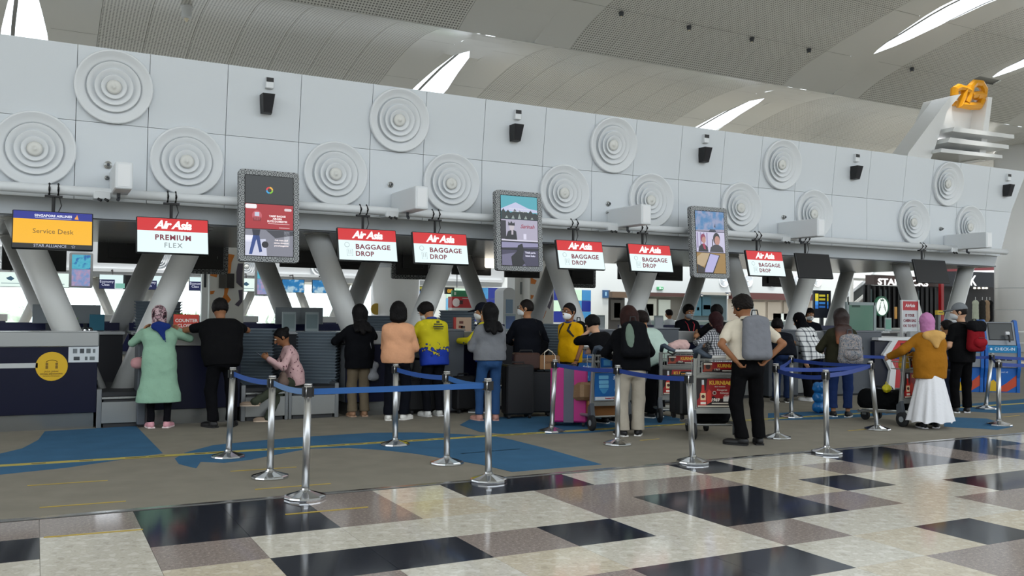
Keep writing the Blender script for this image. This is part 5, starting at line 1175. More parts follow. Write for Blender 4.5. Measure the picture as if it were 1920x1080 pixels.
# ------------------------------------------------------------------ luggage trolleys
M_ALU = mat('#a9aba8', .35, .7); M_RUB = mat('#1b1c1e', .7); M_HAND = mat('#3a4654', .5)
def ad_red(p, w, h, small=False):
    MB().box(-w, w, -.006, 0, -h, h).build('board', mat('#1a0c0c', .35), p)
    card([(-w*.42, h*.97), (w*.98, h*.97), (w*.98, -h*.3), (w*.1, -h*.42), (-w*.1, -h*.2), (-w*.98, -h*.97), (-w*.98, -h*.5), (-w*.5, h*.2)], -.0065, .001, mat('#8f1216', .35), 'red_field', p)
    yl = mat('#d8a838', .4); wt = mat('#e6ddd0', .4)
    if small:
        card(rect(-w*.92, -w*.42, -h*.8, h*.8), -.008, .001, mat('#8a3a20', .4), 'picture', p); card(disc(-w*.67, h*.1, h*.5), -.0092, .001, mat('#2a1410', .4), 'picture', p); card(rect(-w*.92, -w*.42, h*.5, h*.8), -.0095, .001, wt, 'picture', p)
        fit_width(text('KURNIA', h*.95, yl, p, (w*.38, -.009, h*.3), bold=h*.03), w*.95); text('1969', h*.6, wt, p, (-w*.12, -.009, -h*.45)); card(rect(w*.2, w*.92, -h*.75, -h*.6), -.009, .001, wt, 'small_print', p)
        return
    # syrup bottle
    b = [(-w*.82, -h*.85), (-w*.5, -h*.85), (-w*.48, -h*.1), (-w*.58, h*.15), (-w*.60, h*.55), (-w*.60, h*.85), (-w*.72, h*.85), (-w*.72, h*.55), (-w*.74, h*.15), (-w*.84, -h*.1)]
    card(b, -.008, .001, mat('#c2281e', .3), 'bottle_picture', p); card(rect(-w*.72, -w*.60, h*.55, h*.88), -.0092, .001, mat('#cfd0d2', .3), 'bottle_picture', p)
    card(rect(-w*.80, -w*.52, -h*.5, -h*.02), -.0092, .001, mat('#e0c9a0', .4), 'bottle_picture', p); card(disc(-w*.66, -h*.25, w*.09), -.0102, .001, mat('#4a1a12', .4), 'bottle_picture', p); card(rect(-w*.80, -w*.52, -h*.78, -h*.62), -.0092, .001, wt, 'bottle_picture', p)
    card([(-w*.46, -h*.8), (-w*.2, -h*.6), (-w*.22, h*.1), (-w*.34, h*.25), (-w*.46, 0)], -.008, .001, mat('#c53a2a', .3), 'bottle_picture', p)
    fit_width(text('KURNIA', h*.38, yl, p, (w*.2, -.009, h*.68), bold=h*.012), w*1.05); text('SIRUP MARKISA', h*.11, wt, p, (w*.25, -.009, h*.42)); card(disc(w*.82, h*.68, w*.12), -.009, .001, yl, 'seal', p)
    for k, s in enumerate(['Kesegaran', 'Keluarga', 'Anda']): text(s, h*.17, wt, p, (w*(.35+.12*k), -.009, h*(.2-.2*k)), shear=.3)
    card(disc(-w*.05, h*.0, w*.1), -.009, .001, mat('#b9b0a4', .4), 'seal', p); card(disc(-w*.05, 0, w*.065), -.0102, .001, mat('#3a1212', .4), 'seal', p)
    text('1969', h*.3, wt, p, (-w*.02, -.009, -h*.48), bold=h*.01, shear=.2); card(rect(w*.42, w*.92, -h*.58, -h*.26), -.009, .001, mat('#cfcac2', .4), 'label_field', p)
    for zz in (-.72, -.9): card(rect(-w*(.2 if zz > -.8 else .95), w*.92, h*zz-h*.045, h*zz+h*.045), -.009, .001, mat('#c9bfae', .4), 'small_print', p)
def ad_blue(p, w, h, small=False):
    MB().box(-w, w, -.006, 0, -h, h).build('board', mat('#15508f', .35), p)
    if small:
        card(rect(-w*.9, w*.9, -h*.8, h*.8), -.0065, .001, mat('#1d5fae', .35), 'blue_field', p); card(rect(-w*.8, -w*.3, -h*.6, h*.6), -.008, .001, mat('#5aa0cf', .4), 'picture', p); return
    lb = mat('#6fb4d8', .4); wt = mat('#dfeaf2', .4)
    card(rect(-w*.98, w*.98, -h*.72, h*.98), -.0065, .001, mat('#1561a6', .35), 'blue_field', p)
    card(rect(-w*.98, w*.98, -h*.98, -h*.74), -.0065, .001, mat('#c9d3d9', .4), 'white_field', p)
    for zz in (.55, .2, -.1): card(rrect(-w*.72, -w*.12, h*zz, h*(zz+.26), h*.05), -.008, .001, lb, 'jug_picture', p)
    card([(-w*.7, -h*.15), (-w*.12, -h*.15), (-w*.35, -h*.5), (-w*.5, -h*.5)], -.008, .001, mat('#3f8fc2', .4), 'jug_picture', p)
    card(disc(w*.4, -h*.25, w*.18, rz=h*.2), -.008, .001, lb, 'glass_picture', p); card(rect(w*.3, w*.5, -h*.62, -h*.4), -.008, .001, lb, 'glass_picture', p)
    text('Syukur', h*.34, wt, p, (w*.52, -.009, h*.62), shear=.2, bold=h*.008); text('Kemasan 5 Galon', h*.13, mat('#b02030', .4), p, (0, -.009, -h*.86), bold=h*.006)
def trolley(lab, loc, rz, ad):
    t = thing('luggage_trolley', lab, 'trolley', (loc[0], loc[1], 0), rz, 'luggage trolleys'); hw = .27
    for s in (-1, 1):
        MB().box(s*hw-.022, s*hw+.022, -.02, .02, 0, .86, .005).build('upright', M_ALU, t, (0, .02, .18), (math.radians(6), 0, 0))
        b = MB(); b.smooth = True
        b.tube([(s*hw, -.07, 1.02), (s*hw, -.13, 1.09), (s*hw*.96, -.2, 1.10), (s*hw*.7, -.26, 1.05), (s*hw*.45, -.27, 1.03)], [.028, .032, .034, .03, .024], 10).build('handle_grip', M_HAND, t)
        MB().tube([(s*hw, .0, .2), (s*.25, .45, .17), (s*.2, .86, .13)], .02, 8).build('base_rail', M_ALU, t)
        MB().prism([(-.08, .12), (.05, .05), (.05, .3), (-.02, .36)], s*hw-.03, s*hw+.03, 'x').build('wheel_fork', mat('#4a4f55', .5), t)
        b = MB(); b.smooth = True
        w = b.lathe([(.04, -.025), (.095, -.025), (.105, -.015), (.105, .015), (.095, .025), (.04, .025)], 22, axis='x').build('rear_wheel', M_RUB, t, (s*(hw+.01), -.04, .106))
        MB().lathe([(.0, -.03), (.04, -.03), (.04, .03), (.0, .03)], 12, axis='x').build('wheel_hub', M_GREY, w)
        MB().lathe([(.03, -.02), (.075, -.02), (.075, .02), (.03, .02)], 18, axis='x').build('front_wheel', M_RUB, t, (s*.12, .8, .076))
        MB().box(s*.12-.03, s*.12+.03, .76, .84, .08, .16).build('front_caster', M_GREY, t)
    MB().tube([(-hw*.5, -.27, 1.03), (hw*.5, -.27, 1.03)], .02, 10).build('push_bar', mat('#dcdcda', .4), t)
    for y in (.1, .3, .5, .7, .85): MB().tube([(-.25+y*.06, y, .17-.03*y), (.25-y*.06, y, .17-.03*y)], .014, 6).build('base_bar', M_ALU, t)
    MB().box(-hw, hw, -.01, .02, .32, .38).build('cross_bar', M_ALU, t); MB().box(-hw, hw, -.03, .01, .77, .81).build('cross_bar', M_ALU, t)
    q = MB()
    for z in (.80, .90, .98):
        q.tube([(-hw+.03, -.07, z), (hw-.03, -.07, z), (hw-.03, .2, z), (-hw+.03, .2, z)], .005, 5, loop=True)
    for k in range(7):
        x = -hw+.03+(2*hw-.06)*k/6; q.tube([(x, .2, .98), (x, .2, .80), (x, -.07, .80)], .004, 5)
    q.build('wire_basket', M_ALU, t)
    p1 = link('lower_advert', MB().box(-.245, .245, 0, .012, -.19, .19).mesh('lower_advert', M_ALU), t, (0, -.012, .575), (math.radians(-4), 0, 0)); ad(p1, .235, .18)
    p2 = link('basket_advert', MB().box(-.215, .215, 0, .01, -.07, .07).mesh('basket_advert', M_ALU), t, (.02, -.09, .895), (math.radians(-4), 0, 0)); ad(p2, .205, .062, True)
    return t
def suitcase(lab, loc, rz, w, d, h, m, ribs=0, rot=None, stripe=None, cat='suitcase', wheels=True, hand=True, grp=None):
    t = thing('suitcase', lab, cat, loc, rz)
    if rot: t.rotation_euler = rot
    z0 = .06 if wheels else 0
    b = MB(); b.box(-w/2, w/2, -d/2, d/2, z0, z0+h, min(w, d)*.08).build('shell', m, t)
    for k in range(ribs):
        x = -w/2+w*(k+.5)/ribs; MB().box(x-.008, x+.008, -d/2-.006, d/2+.006, z0+.06, z0+h-.06).build('rib', m, t)
    if stripe: MB().box(-w*.14, w*.14, -d/2-.004, d/2+.004, z0-.002, z0+h+.004, .004).build('stripe', stripe, t)
    MB().box(-w/2-.003, w/2+.003, -.006, .006, z0+.02, z0+h-.02).build('zip', M_RUB, t)
    if wheels:
        for sx in (-1, 1):
            for sy in (-1, 1): MB().lathe([(.01, -.015), (.028, -.015), (.028, .015), (.01, .015)], 12, axis='x').build('wheel', M_RUB, t, (sx*(w/2-.05), sy*(d/2-.05), .028)); MB().box(sx*(w/2-.05)-.02, sx*(w/2-.05)+.02, sy*(d/2-.05)-.02, sy*(d/2-.05)+.02, .03, z0+.01).build('wheel_bracket', M_RUB, t)
    if hand: MB().tube([(-.1, 0, z0+h-.005), (-.09, 0, z0+h+.035), (.09, 0, z0+h+.035), (.1, 0, z0+h-.005)], .011, 6).build('handle', M_RUB, t)
    return t
P = gz(1143, 806)
TL, TZ = (P.x, P.y), D2R(-8)
trolley('luggage trolley with a blue water advert, loaded with tan case and cartons', TL, TZ, ad_blue)
def rel(loc, rz, x, y, z): return (loc[0]+x*math.cos(rz)-y*math.sin(rz), loc[1]+x*math.sin(rz)+y*math.cos(rz), z)
suitcase('tan suitcase with dark edge lying on top of the blue trolley load', rel(TL, TZ, -.12, .50, .33), 0, .50, .62, .24, mat('#86694a', .6, bump=.3, bscale=40), rot=(D2R(-8), D2R(4), TZ+.1), wheels=False)
def carton(lab, loc, rz, w, d, h, hexc='#9a6a3a', string=False):
    t = thing('carton', lab, 'carton', loc, rz); m = mat(hexc, .75, var=.06, vscale=6)
    MB().box(-w/2, w/2, -d/2, d/2, 0, h, .004).build('box', m, t)
    MB().box(-w/2-.001, w/2+.001, -.025, .025, h-.0005, h+.0015).box(-w/2-.002, -w/2, -.025, .025, h*.6, h).box(w/2, w/2+.002, -.025, .025, h*.6, h).build('packing_tape', mat('#b5874f', .4), t)
    MB().box(-w/2, w/2, -.0015, .0015, h, h+.0025).build('flap_seam', mat('#5a3c20', .8), t)
    if string:
        for k in (-.2, .2): MB().tube([(k*w*1.4, -d/2-.004, 0), (k*w*1.4, -d/2-.004, h+.004), (k*w, 0, h+.05), (k*w*1.4, d/2+.004, h+.004), (k*w*1.4, d/2+.004, 0)], .006, 6).build('string', mat('#d8cfc0', .7), t)
        MB().tube([(-.2*w, 0, h+.05), (0, .02, h+.09), (.2*w, 0, h+.05)], .009, 6).build('string_knot', mat('#d8cfc0', .7), t)
    return t
carton('brown carton at the bottom of the blue trolley behind its advert', rel(TL, TZ, .04, .26, .18), TZ, .46, .34, .22, '#8a5a2c')
suitcase('dark brown flat case under the tan suitcase on the blue trolley', rel(TL, TZ, -.06, .62, .19), TZ, .40, .40, .11, mat('#3a2c22', .6), wheels=False)
P = gz(1052, 795); trolley('second luggage trolley with blue advert, behind the pink suitcase', (gz(1100, 772).x, gz(1100, 772).y+.2), D2R(-8), ad_blue)
P = gz(1068, 800); suitcase('tall pink suitcase with a grey middle band', (P.x+.05, P.y+.1, 0), D2R(-34), .50, .28, .74, mat('#b02478', .5), stripe=mat('#565a68', .6))
P = gz(976, 785); suitcase('large black suitcase right of the woman in jeans', (P.x, P.y+.1, 0), D2R(-10), .42, .28, .72, mat('#0f1013', .6))
P = gz(1020, 782); suitcase('black suitcase standing left of the pink one', (P.x, P.y+.2, 0), D2R(-20), .40, .26, .60, mat('#14161b', .6)); B0 = P
suitcase('dark brown case lying on top of the black suitcase', (P.x-.16, P.y+.28, .70), D2R(-20), .40, .26, .24, mat('#3d2218', .55), wheels=False)
carton('small brown printed carton tied with white string', (P.x+.16, P.y+.16, .70), D2R(-20), .30, .24, .20, '#8f6844', True)
text('OVEN', .05, mat('#4a3320', .6), bpy.data.objects['carton.001'], (-.0, -.122, .1))
P = gz(798, 776); suitcase('black suitcase on the floor at the feet of the man in yellow and blue', (P.x, P.y+.05, 0), D2R(-14), .5, .28, .46, mat('#0e0f12', .7))
P = gz(870, 774); suitcase('black trolley bag behind the woman in blue jeans', (P.x, P.y+.05, 0), D2R(10), .36, .26, .5, mat('#101115', .7))
# trolleys with the red adverts
P = gz(1340, 824); T2 = (P.x, P.y); Z2 = D2R(-24)
trolley('luggage trolley with red syrup advert next to the tall man with hands on hips', T2, Z2, ad_red)
T3 = (gz(1272, 792).x, gz(1272, 792).y); trolley('luggage trolley with red syrup advert, behind the other red one', T3, D2R(-24), ad_red)
def duffel(lab, loc, rz, L, r, hexc='#0d0e10'):
    t = thing('duffel_bag', lab, 'bag', loc, rz); S = SDF(); S.cone((-L/2+r, 0, r*.95), (L/2-r, 0, r*.95), r, r, .05, (np.array([0, 1., 0]), .95)); S.cone((-L/2+r*.8, 0, r*.5), (L/2-r*.8, 0, r*.5), r*.6, r*.6, .08); S.noise = (.006, 22, 2); S.cut((0, 0, .004), (0, 0, -1)); S.mesh('bag_body', fabric(hexc), .014, t)
    for s in (-1, 1): MB().tube([(-L*.2, s*r*.55, r*1.7), (-L*.14, s*r*.3, r*2.2), (L*.14, s*r*.3, r*2.2), (L*.2, s*r*.55, r*1.7)], .011, 6).build('carry_strap', M_RUB, t)
    MB().tube([(-L*.4, 0, r*1.9), (0, 0, r*1.97), (L*.4, 0, r*1.9)], .006, 5).build('zip', M_GREY, t)
    return t
suitcase('black soft suitcase with metal buttons on the nearer red trolley', rel(T2, Z2, -.22, .50, .20), Z2+.3, .36, .30, .50, mat('#0e1012', .6))
duffel('black holdall under the red advert of the nearer trolley', rel(T2, Z2, .02, .28, .17), Z2, .50, .125)
t = thing('shoulder_bag', 'pale pink bag lying across the rear red trolley handle', 'bag', (T3[0]+.0, T3[1]-.0, 1.03), .2)
S = SDF(); S.cone((-.16, 0, .05), (.14, 0, .06), .06, .07, .04).cone((-.02, .02, .09), (.12, .02, .10), .05, .05, .05); S.noise = (.006, 30, 1); S.mesh('bag_body', fabric('#c9a8a4'), .012, t); MB().tube([(-.18, 0, .04), (-.26, -.02, -.02), (-.2, -.06, -.06), (-.05, -.06, .02)], .012, 6).build('strap', M_RUB, t)
# right hand trolley
P = gz(1721, 799); T4 = (P.x, P.y+.05); Z4 = D2R(-4)
trolley('luggage trolley with red syrup advert pushed by the woman in the pink headscarf', T4, Z4, ad_red)
duffel('long black holdall lying on the right hand trolley', rel(T4, Z4, -.10, .48, .19), Z4+PI/2+.5, .72, .15)
t = thing('plastic_bag', 'yellow plastic bag in the basket of the right hand trolley', 'bag', rel(T4, Z4, -.14, .06, .81), Z4)
S = SDF(); S.cone((0, 0, .05), (0, .0, .17), .075, .05, .03).cone((0, 0, .17), (.02, 0, .25), .035, .05, .03); S.noise = (.009, 34, 1); S.mesh('bag_body', mat('#d6a51a', .4, bump=.4, bscale=20), .012, t); MB().tube([(-.02, 0, .24), (0, 0, .31), (.05, 0, .26)], .008, 6).build('knot', mat('#d6a51a', .4), t)
t = thing('plastic_bag', 'small yellow bag on the black holdall of the right trolley', 'bag', rel(T4, Z4, -.22, .30, .46), Z4)
S = SDF(); S.ell((0, 0, .05), (.07, .06, .06)); S.noise = (.008, 40, 2); S.mesh('bag_body', mat('#cfc21c', .4), .012, t); MB().tube([(-.02, 0, .1), (.0, .01, .14), (.03, 0, .1)], .007, 5).build('knot', mat('#cfc21c', .4), t)
P = gz(1796, 772); suitcase('navy suitcase between the white skirt and the man in the cap', (P.x-.1, P.y+.3, 0), D2R(-30), .42, .26, .62, mat('#14213f', .5))
def wrapped(lab, px, py, s=1.):
    P = gz(px, py); t = thing('wrapped_bundle', lab, 'bundle', (P.x, P.y+.1, 0))
    for k in range(3):
        S = SDF(); S.cone((-.12*s, 0, .1), (.12*s, 0, .1), .1*s, .1*s, .04); S.noise = (.008, 30, k); S.mesh('wrapped_pack', mat('#1f6fb2', .2, bump=.3, bscale=30), .016, t); t.children[-1].location = (0, 0, .17*k*s)
wrapped('blue plastic wrapped bundle behind the plaid shirt woman', 1492, 742); wrapped('teal plastic wrapped bundle behind the rolled jeans', 1552, 776, .9)

# ------------------------------------------------------------------ right hand equipment
# angular bag drop unit: navy box, bent white band, red face
def front(pts, Y): return [(gy(x, y, Y).x, gy(x, y, Y).z) for x, y in pts]
t = thing('bag_drop_unit', 'navy bag drop unit with a bent white band and red screen face', 'machine', (0, 0, 0))
MB().prism(front([(1640, 640), (1672, 638), (1660, 664), (1668, 692), (1664, 731), (1640, 731)], 12.3), 12.3, 13.1).build('navy_body', mat('#0d1226', .35), t)
MB().prism(front([(1644, 633), (1712, 632), (1712, 638), (1681, 638), (1664, 666), (1677, 694), (1674, 732), (1661, 732), (1667, 694), (1653, 665), (1670, 639), (1644, 638)], 12.28), 12.24, 13.05).build('white_band', mat('#d5d7d8', .35), t)
MB().prism(front([(1681, 638), (1711, 639), (1711, 655), (1699, 663), (1666, 668), (1665, 665)], 12.28), 12.27, 13.0).build('red_face', mat('#c42a2e', .3), t)
MB().prism(front([(1666, 669), (1698, 668), (1698, 728), (1676, 728), (1678, 694)], 12.28), 12.4, 13.0).build('red_return', mat('#b0343a', .3), t)
MB().prism(front([(1690, 643), (1702, 643), (1702, 648), (1690, 648)], 12.25), 12.262, 12.27).build('slot', mat('#5a1014', .3), t)
# cabin bag sizer with red header
P = gy(1705, 690, 12.9); A = gy(1690, 562, 12.9); Bq = gy(1721, 562, 12.9); zt = A.z
t = thing('bag_sizer', 'tall white cabin bag sizer stand with a red header beside the column', 'stand', ((A.x+Bq.x)/2, 12.9, 0)); w = (Bq.x-A.x)/2
MB().box(-w, w, 0, .04, .1, zt, .004).build('panel', mat('#c9cbce', .4), t); MB().box(-w, w, -.005, 0, zt-.22, zt-.03).build('header', mat('#b3202c', .4), t)
text('AirAsia', .10, mat('#f2eef0', .4), t, (0, -.008, zt-.12), shear=.3, bold=.002)
for k, s in enumerate(['IS YOUR', 'CABIN BAG', 'OK TO FLY?']): text(s, .085, mat('#8a2a3a', .5), t, (0, -.006, zt-.33-.11*k), bold=.001, sx=.9)
for s in (-1, 1): MB().tube([(s*w, -.02, 0), (s*w, -.02, zt)], .014, 8).tube([(s*w, .38, 0), (s*w, .38, 1.0)], .014, 8).tube([(s*w, -.02, 1.0), (s*w, .38, 1.0)], .012, 6).tube([(s*w, -.02, .55), (s*w, .38, .55)], .012, 6).build('frame_tube', M_STEEL, t)
card(rect(-w*.8, -w*.3, .75, .92), -.005, .001, mat('#c44a62', .5), 'suitcase_picture', t); card(rect(-w*.1, w*.3, .78, .9), -.005, .001, mat('#7c8088', .5), 'suitcase_picture', t); MB().box(-w*.5, w*.5, -.12, 0, zt-.78, zt-.7).build('scale_box', mat('#23262e', .5), t)
MB().tube([(-w*1.2, .1, 1.5), (-w*1.2, .1, 1.75)], .03, 10).build('amber_lamp', mat('#d9a050', .4), t)
# green glass board
A, Bq = gy(1590, 566, 14.6), gy(1641, 650, 14.6)
t = thing('glass_cubicle', 'pale framed cubicle with a green frosted glass board', 'screen', ((A.x+Bq.x)/2, 14.6, 0)); w = (Bq.x-A.x)/2; h = A.z
MB().box(-w, w, 0, .06, 0, 1.1, .005).build('lower_panel', mat('#9fb3ae', .4), t); MB().box(-w+.06, w-.06, .01, .04, 1.16, h-.07).build('green_glass', mat('#86b09a', .15), t)
for z in (1.1, h-.07): MB().box(-w, w, 0, .06, z, z+.07).build('rail', mat('#bccac8', .35), t)
for s in (-1, 1): MB().box(s*w-.04, s*w+.04, 0, .06, 1.1, h).build('post', mat('#bccac8', .35), t)
MB().box(-w*.7, -w*.1, .005, .01, 1.75, 1.82).build('sticker', mat('#3d5f50', .4), t)
# blue self service kiosks
def kiosk(lab, x, y, rz):
    t = thing('self_service_kiosk', lab, 'kiosk', (x, y, 0), rz, 'blue kiosks'); BL = mat('#1560b4', .35)
    side = [(.0, 0), (.48, 0), (.50, .9), (.36, 1.45), (.24, 1.5), (.16, 1.48), (-.02, 1.0), (-.06, .92), (-.06, .5), (.0, .3)]
    for s in (-1, 1): MB().prism([(p[0], p[1]) for p in side], s*.31-.03, s*.31+.03, 'x').build('side_fin', BL, t)
    MB().box(-.28, .28, .02, .46, 0, .52).build('lower_body', BL, t); MB().box(-.28, .28, -.03, .46, .52, .82).build('slot_panel', mat('#8b9096', .35, .4), t)
    MB().box(-.28, .28, -.04, .46, .82, .97).build('blue_band', mat('#1580b8', .35), t); text('CHECK-IN', .085, mat('#dfeefa', .4), t, (.04, -.043, .895), bold=.001); MB().prism(disc(-.22, .895, .025, 8), -.041, -.043).build('logo_dot', mat('#dfeefa', .4), t)
    q = MB().box(-.28, .28, 0, .06, 0, .50).build('upper_panel', mat('#7e838a', .35, .4), t, (0, 0, .98), (math.radians(-20), 0, 0))
    MB().box(-.22, .22, -.012, 0, .12, .46).build('screen', mat('#4d5154', .12), q); MB().box(-.24, .24, -.006, 0, .10, .48).build('bezel', M_BLACK, q)
    MB().tube([(.12, -.1, .03), (.12, -.12, .14), (.08, -.14, .2)], .018, 8).build('scanner_arm', M_BLACK, q); MB().box(.04, .12, -.17, -.11, .17, .24, .008).build('scanner_head', mat('#d5d6d8', .4), q)
    for k in range(3): MB().box(-.18+k*.13, -.08+k*.13, -.035, -.028, .66, .72).build('slot', M_BLACK, t)
    MB().prism([(-.28, .02), (-.28, .18), (-.16, .26), (-.02, .12), (-.06, .02)], .018, .012).build('yellow_print', mat('#d9b013', .5), t); MB().prism([(-.02, .12), (.1, .2), (.28, .36), (.28, .14), (.1, .02), (-.06, .02)], .0185, .0115).build('red_print', mat('#c4492a', .5), t)
    text('airport id', .05, mat('#cfe2f4', .4), t, (.02, .015, .42))
P = gz(1882, 737); RK = D2R(-38)
kiosk('blue self service check-in kiosk, right one of the pair', P.x+.1, P.y+.1, RK); kiosk('blue self service check-in kiosk partly behind the red backpack', P.x-.50, P.y+.50, RK)
kiosk('blue self service check-in kiosk cut off by the right frame edge', P.x+1.1, P.y+.9, RK-.5)
# ------------------------------------------------------------------ rear row of the front island
M_NAVY = mat('#10184c', .4)
def snap(x, m=.14):      # keep a desk object on the nearest rear counter
    best = None
    for V in VX:
        for a, b in ((V-1.6, V+.35), (V+.5, V+1.65)):
            c = min(max(x, a+m), b-m)
            if best is None or abs(c-x) < abs(best-x): best = c
    return best
for i, V in enumerate(VX):
    for j, (a, b) in enumerate(((V-1.6, V+.35), (V+.5, V+1.65))):
        t = thing('rear_counter', 'dark backed rear counter with white top, %s from left behind the columns' % (ORD[i*2+j]), 'counter', ((a+b)/2, 15.7, 0), 0, 'rear counters'); w = (b-a)/2
        MB().box(-w, w, 0, .05, .0, 1.12).build('back_panel', mat('#1b1c22', .5), t); MB().box(-w-.03, w+.03, -.05, .75, 1.12, 1.17, .008).build('worktop', M_TOPW, t)
        MB().box(-w, w, .7, .75, .2, 1.3).build('public_panel', M_NAVY, t); MB().box(-w*.7, -w*.2, -.01, 0, .35, .9).build('drawer_front', mat('#2c2e35', .4), t); MB().box(w*.1, w*.6, -.01, 0, .3, .95).build('equipment_bay', mat('#0c0d10', .5), t)
def pc(x, y, z, lab, rz=0):
    t = thing('desk_monitor', lab, 'monitor', (x, y, z), rz)
    MB().box(-.22, .22, 0, .04, .12, .42, .006).build('casing', mat('#8d9498', .4), t); MB().box(-.03, .03, .03, .06, .0, .2).build('stand', M_DGREY, t); MB().box(-.1, .1, -.05, .12, 0, .015).build('foot', M_DGREY, t); MB().box(-.2, .2, .04, .043, .14, .4).build('back_cover', mat('#6f777b', .5), t)
P = gy(90, 590, 16.05); pc(snap(P.x, .24), 16.05, 1.17, 'grey desk monitor on the rear counter at far left')
P = gy(148, 590, 16.05); pc(snap(P.x+.1, .24), 16.1, 1.17, 'grey desk monitor on the rear counter behind the left column')
P = gy(540, 580, 16.05); pc(snap(P.x, .24), 16.05, 1.17, 'grey desk monitor on the rear counter above the seated woman')
P = gy(585, 580, 16.05); pc(snap(P.x, .24)+.0, 16.1, 1.17, 'grey desk monitor on the rear counter left of the long haired woman in black')
P = gy(1105, 615, 13.3); pc(P.x, 13.3, 1.0, 'lit desk monitor beside the man in yellow facing left')
P = gy(138, 600, 15.8); plant((snap(P.x), 15.8, 1.17), 'small pale green plant on the rear counter at left', 16, 1.0, '#7fae4f')
P = gy(182, 597, 15.85)
t = thing('teal_board', 'teal standing board on the rear counter at left', 'sign', (snap(P.x), 15.85, 1.17)); MB().box(-.11, .11, 0, .02, 0, .27, .004).build('board', mat('#2f7d96', .45), t); MB().box(-.1, .1, -.03, .06, 0, .015).build('foot', M_DGREY, t)
for i, (px, y) in enumerate([(139, 15.2), (152, 15.3), (160, 15.0), (168, 15.2)]):
    P = gy(px, 620, y); t = thing('queue_post', 'polished post with a round knob behind the far left counter, %s of four' % ORD[i], 'barrier post', (P.x, y, 0), 0, 'knobbed posts')
    MB().lathe([(.15, 0), (.15, .02), (.03, .05)], 16).build('base', M_CHROME, t); MB().lathe([(.028, .05), (.028, 1.16)], 12).build('pole', M_CHROME, t); MB().ell((0, 0, 1.2), (.05, .05, .05)).build('knob', M_CHROME, t)
# small boards and boxes on the front counters
t = thing('display_board', 'beige printed board with red side on the counter between the yellow shirts', 'sign', (gy(868, 613, 13.0).x, 13.0, 1.237))
MB().box(-.15, .15, 0, .04, 0, .22, .004).build('board', mat('#b59a84', .5), t); MB().box(-.155, -.12, -.003, .043, 0, .22).build('red_edge', mat('#a8322c', .5), t)
for k, (x, z) in enumerate([(-.03, .14), (-.04, .07), (.0, .065)]): MB().box(x-.035, x+.035, -.002, 0, z-.02, z+.02).build('picture', mat(['#5a2c24', '#7a3a2c', '#3c3431'][k], .5), t)
for i, (px, py, y) in enumerate([(542, 585, 15.8), (585, 585, 15.8), (1160, 578, 15.8), (1235, 585, 15.8), (1665, 592, 15.8), (957, 575, 15.8)]):
    P = gy(px, py, y); t = thing('acrylic_stand', 'clear acrylic leaflet stand on a counter, %s from left' % ORD[[1, 2, 4, 5, 6, 3][i]-1], 'stand', (snap(P.x), y, 1.17), 0, 'leaflet stands')
    MB().box(-.12, .12, -.01, .01, 0, .34).build('sheet', mat('#b9c6c6', .3), t); MB().box(-.10, .10, -.013, -.01, .05, .3).build('leaflet', mat(['#9fb0b0', '#8fa2a4', '#d5dcdc', '#e2e6ea', '#7fb8a4', '#6f86b4'][i], .5), t); MB().box(-.08, .08, -.05, .05, 0, .012).build('foot', mat('#aeb8b8', .3), t)
t = thing('white_lantern', 'glowing white lantern left of the middle picture screen', 'lamp', (gy(920, 485, 17.6).x, 17.6, gy(920, 485, 17.6).z))
MB().lathe([(.11, -.2), (.13, -.17), (.13, .2), (.11, .22)], 18).build('shade', mat('#fff6e4', .4, emit=2.2), t); MB().tube([(0, 0, .22), (0, 0, .42)], .02, 6).build('stem', M_DGREY, t)

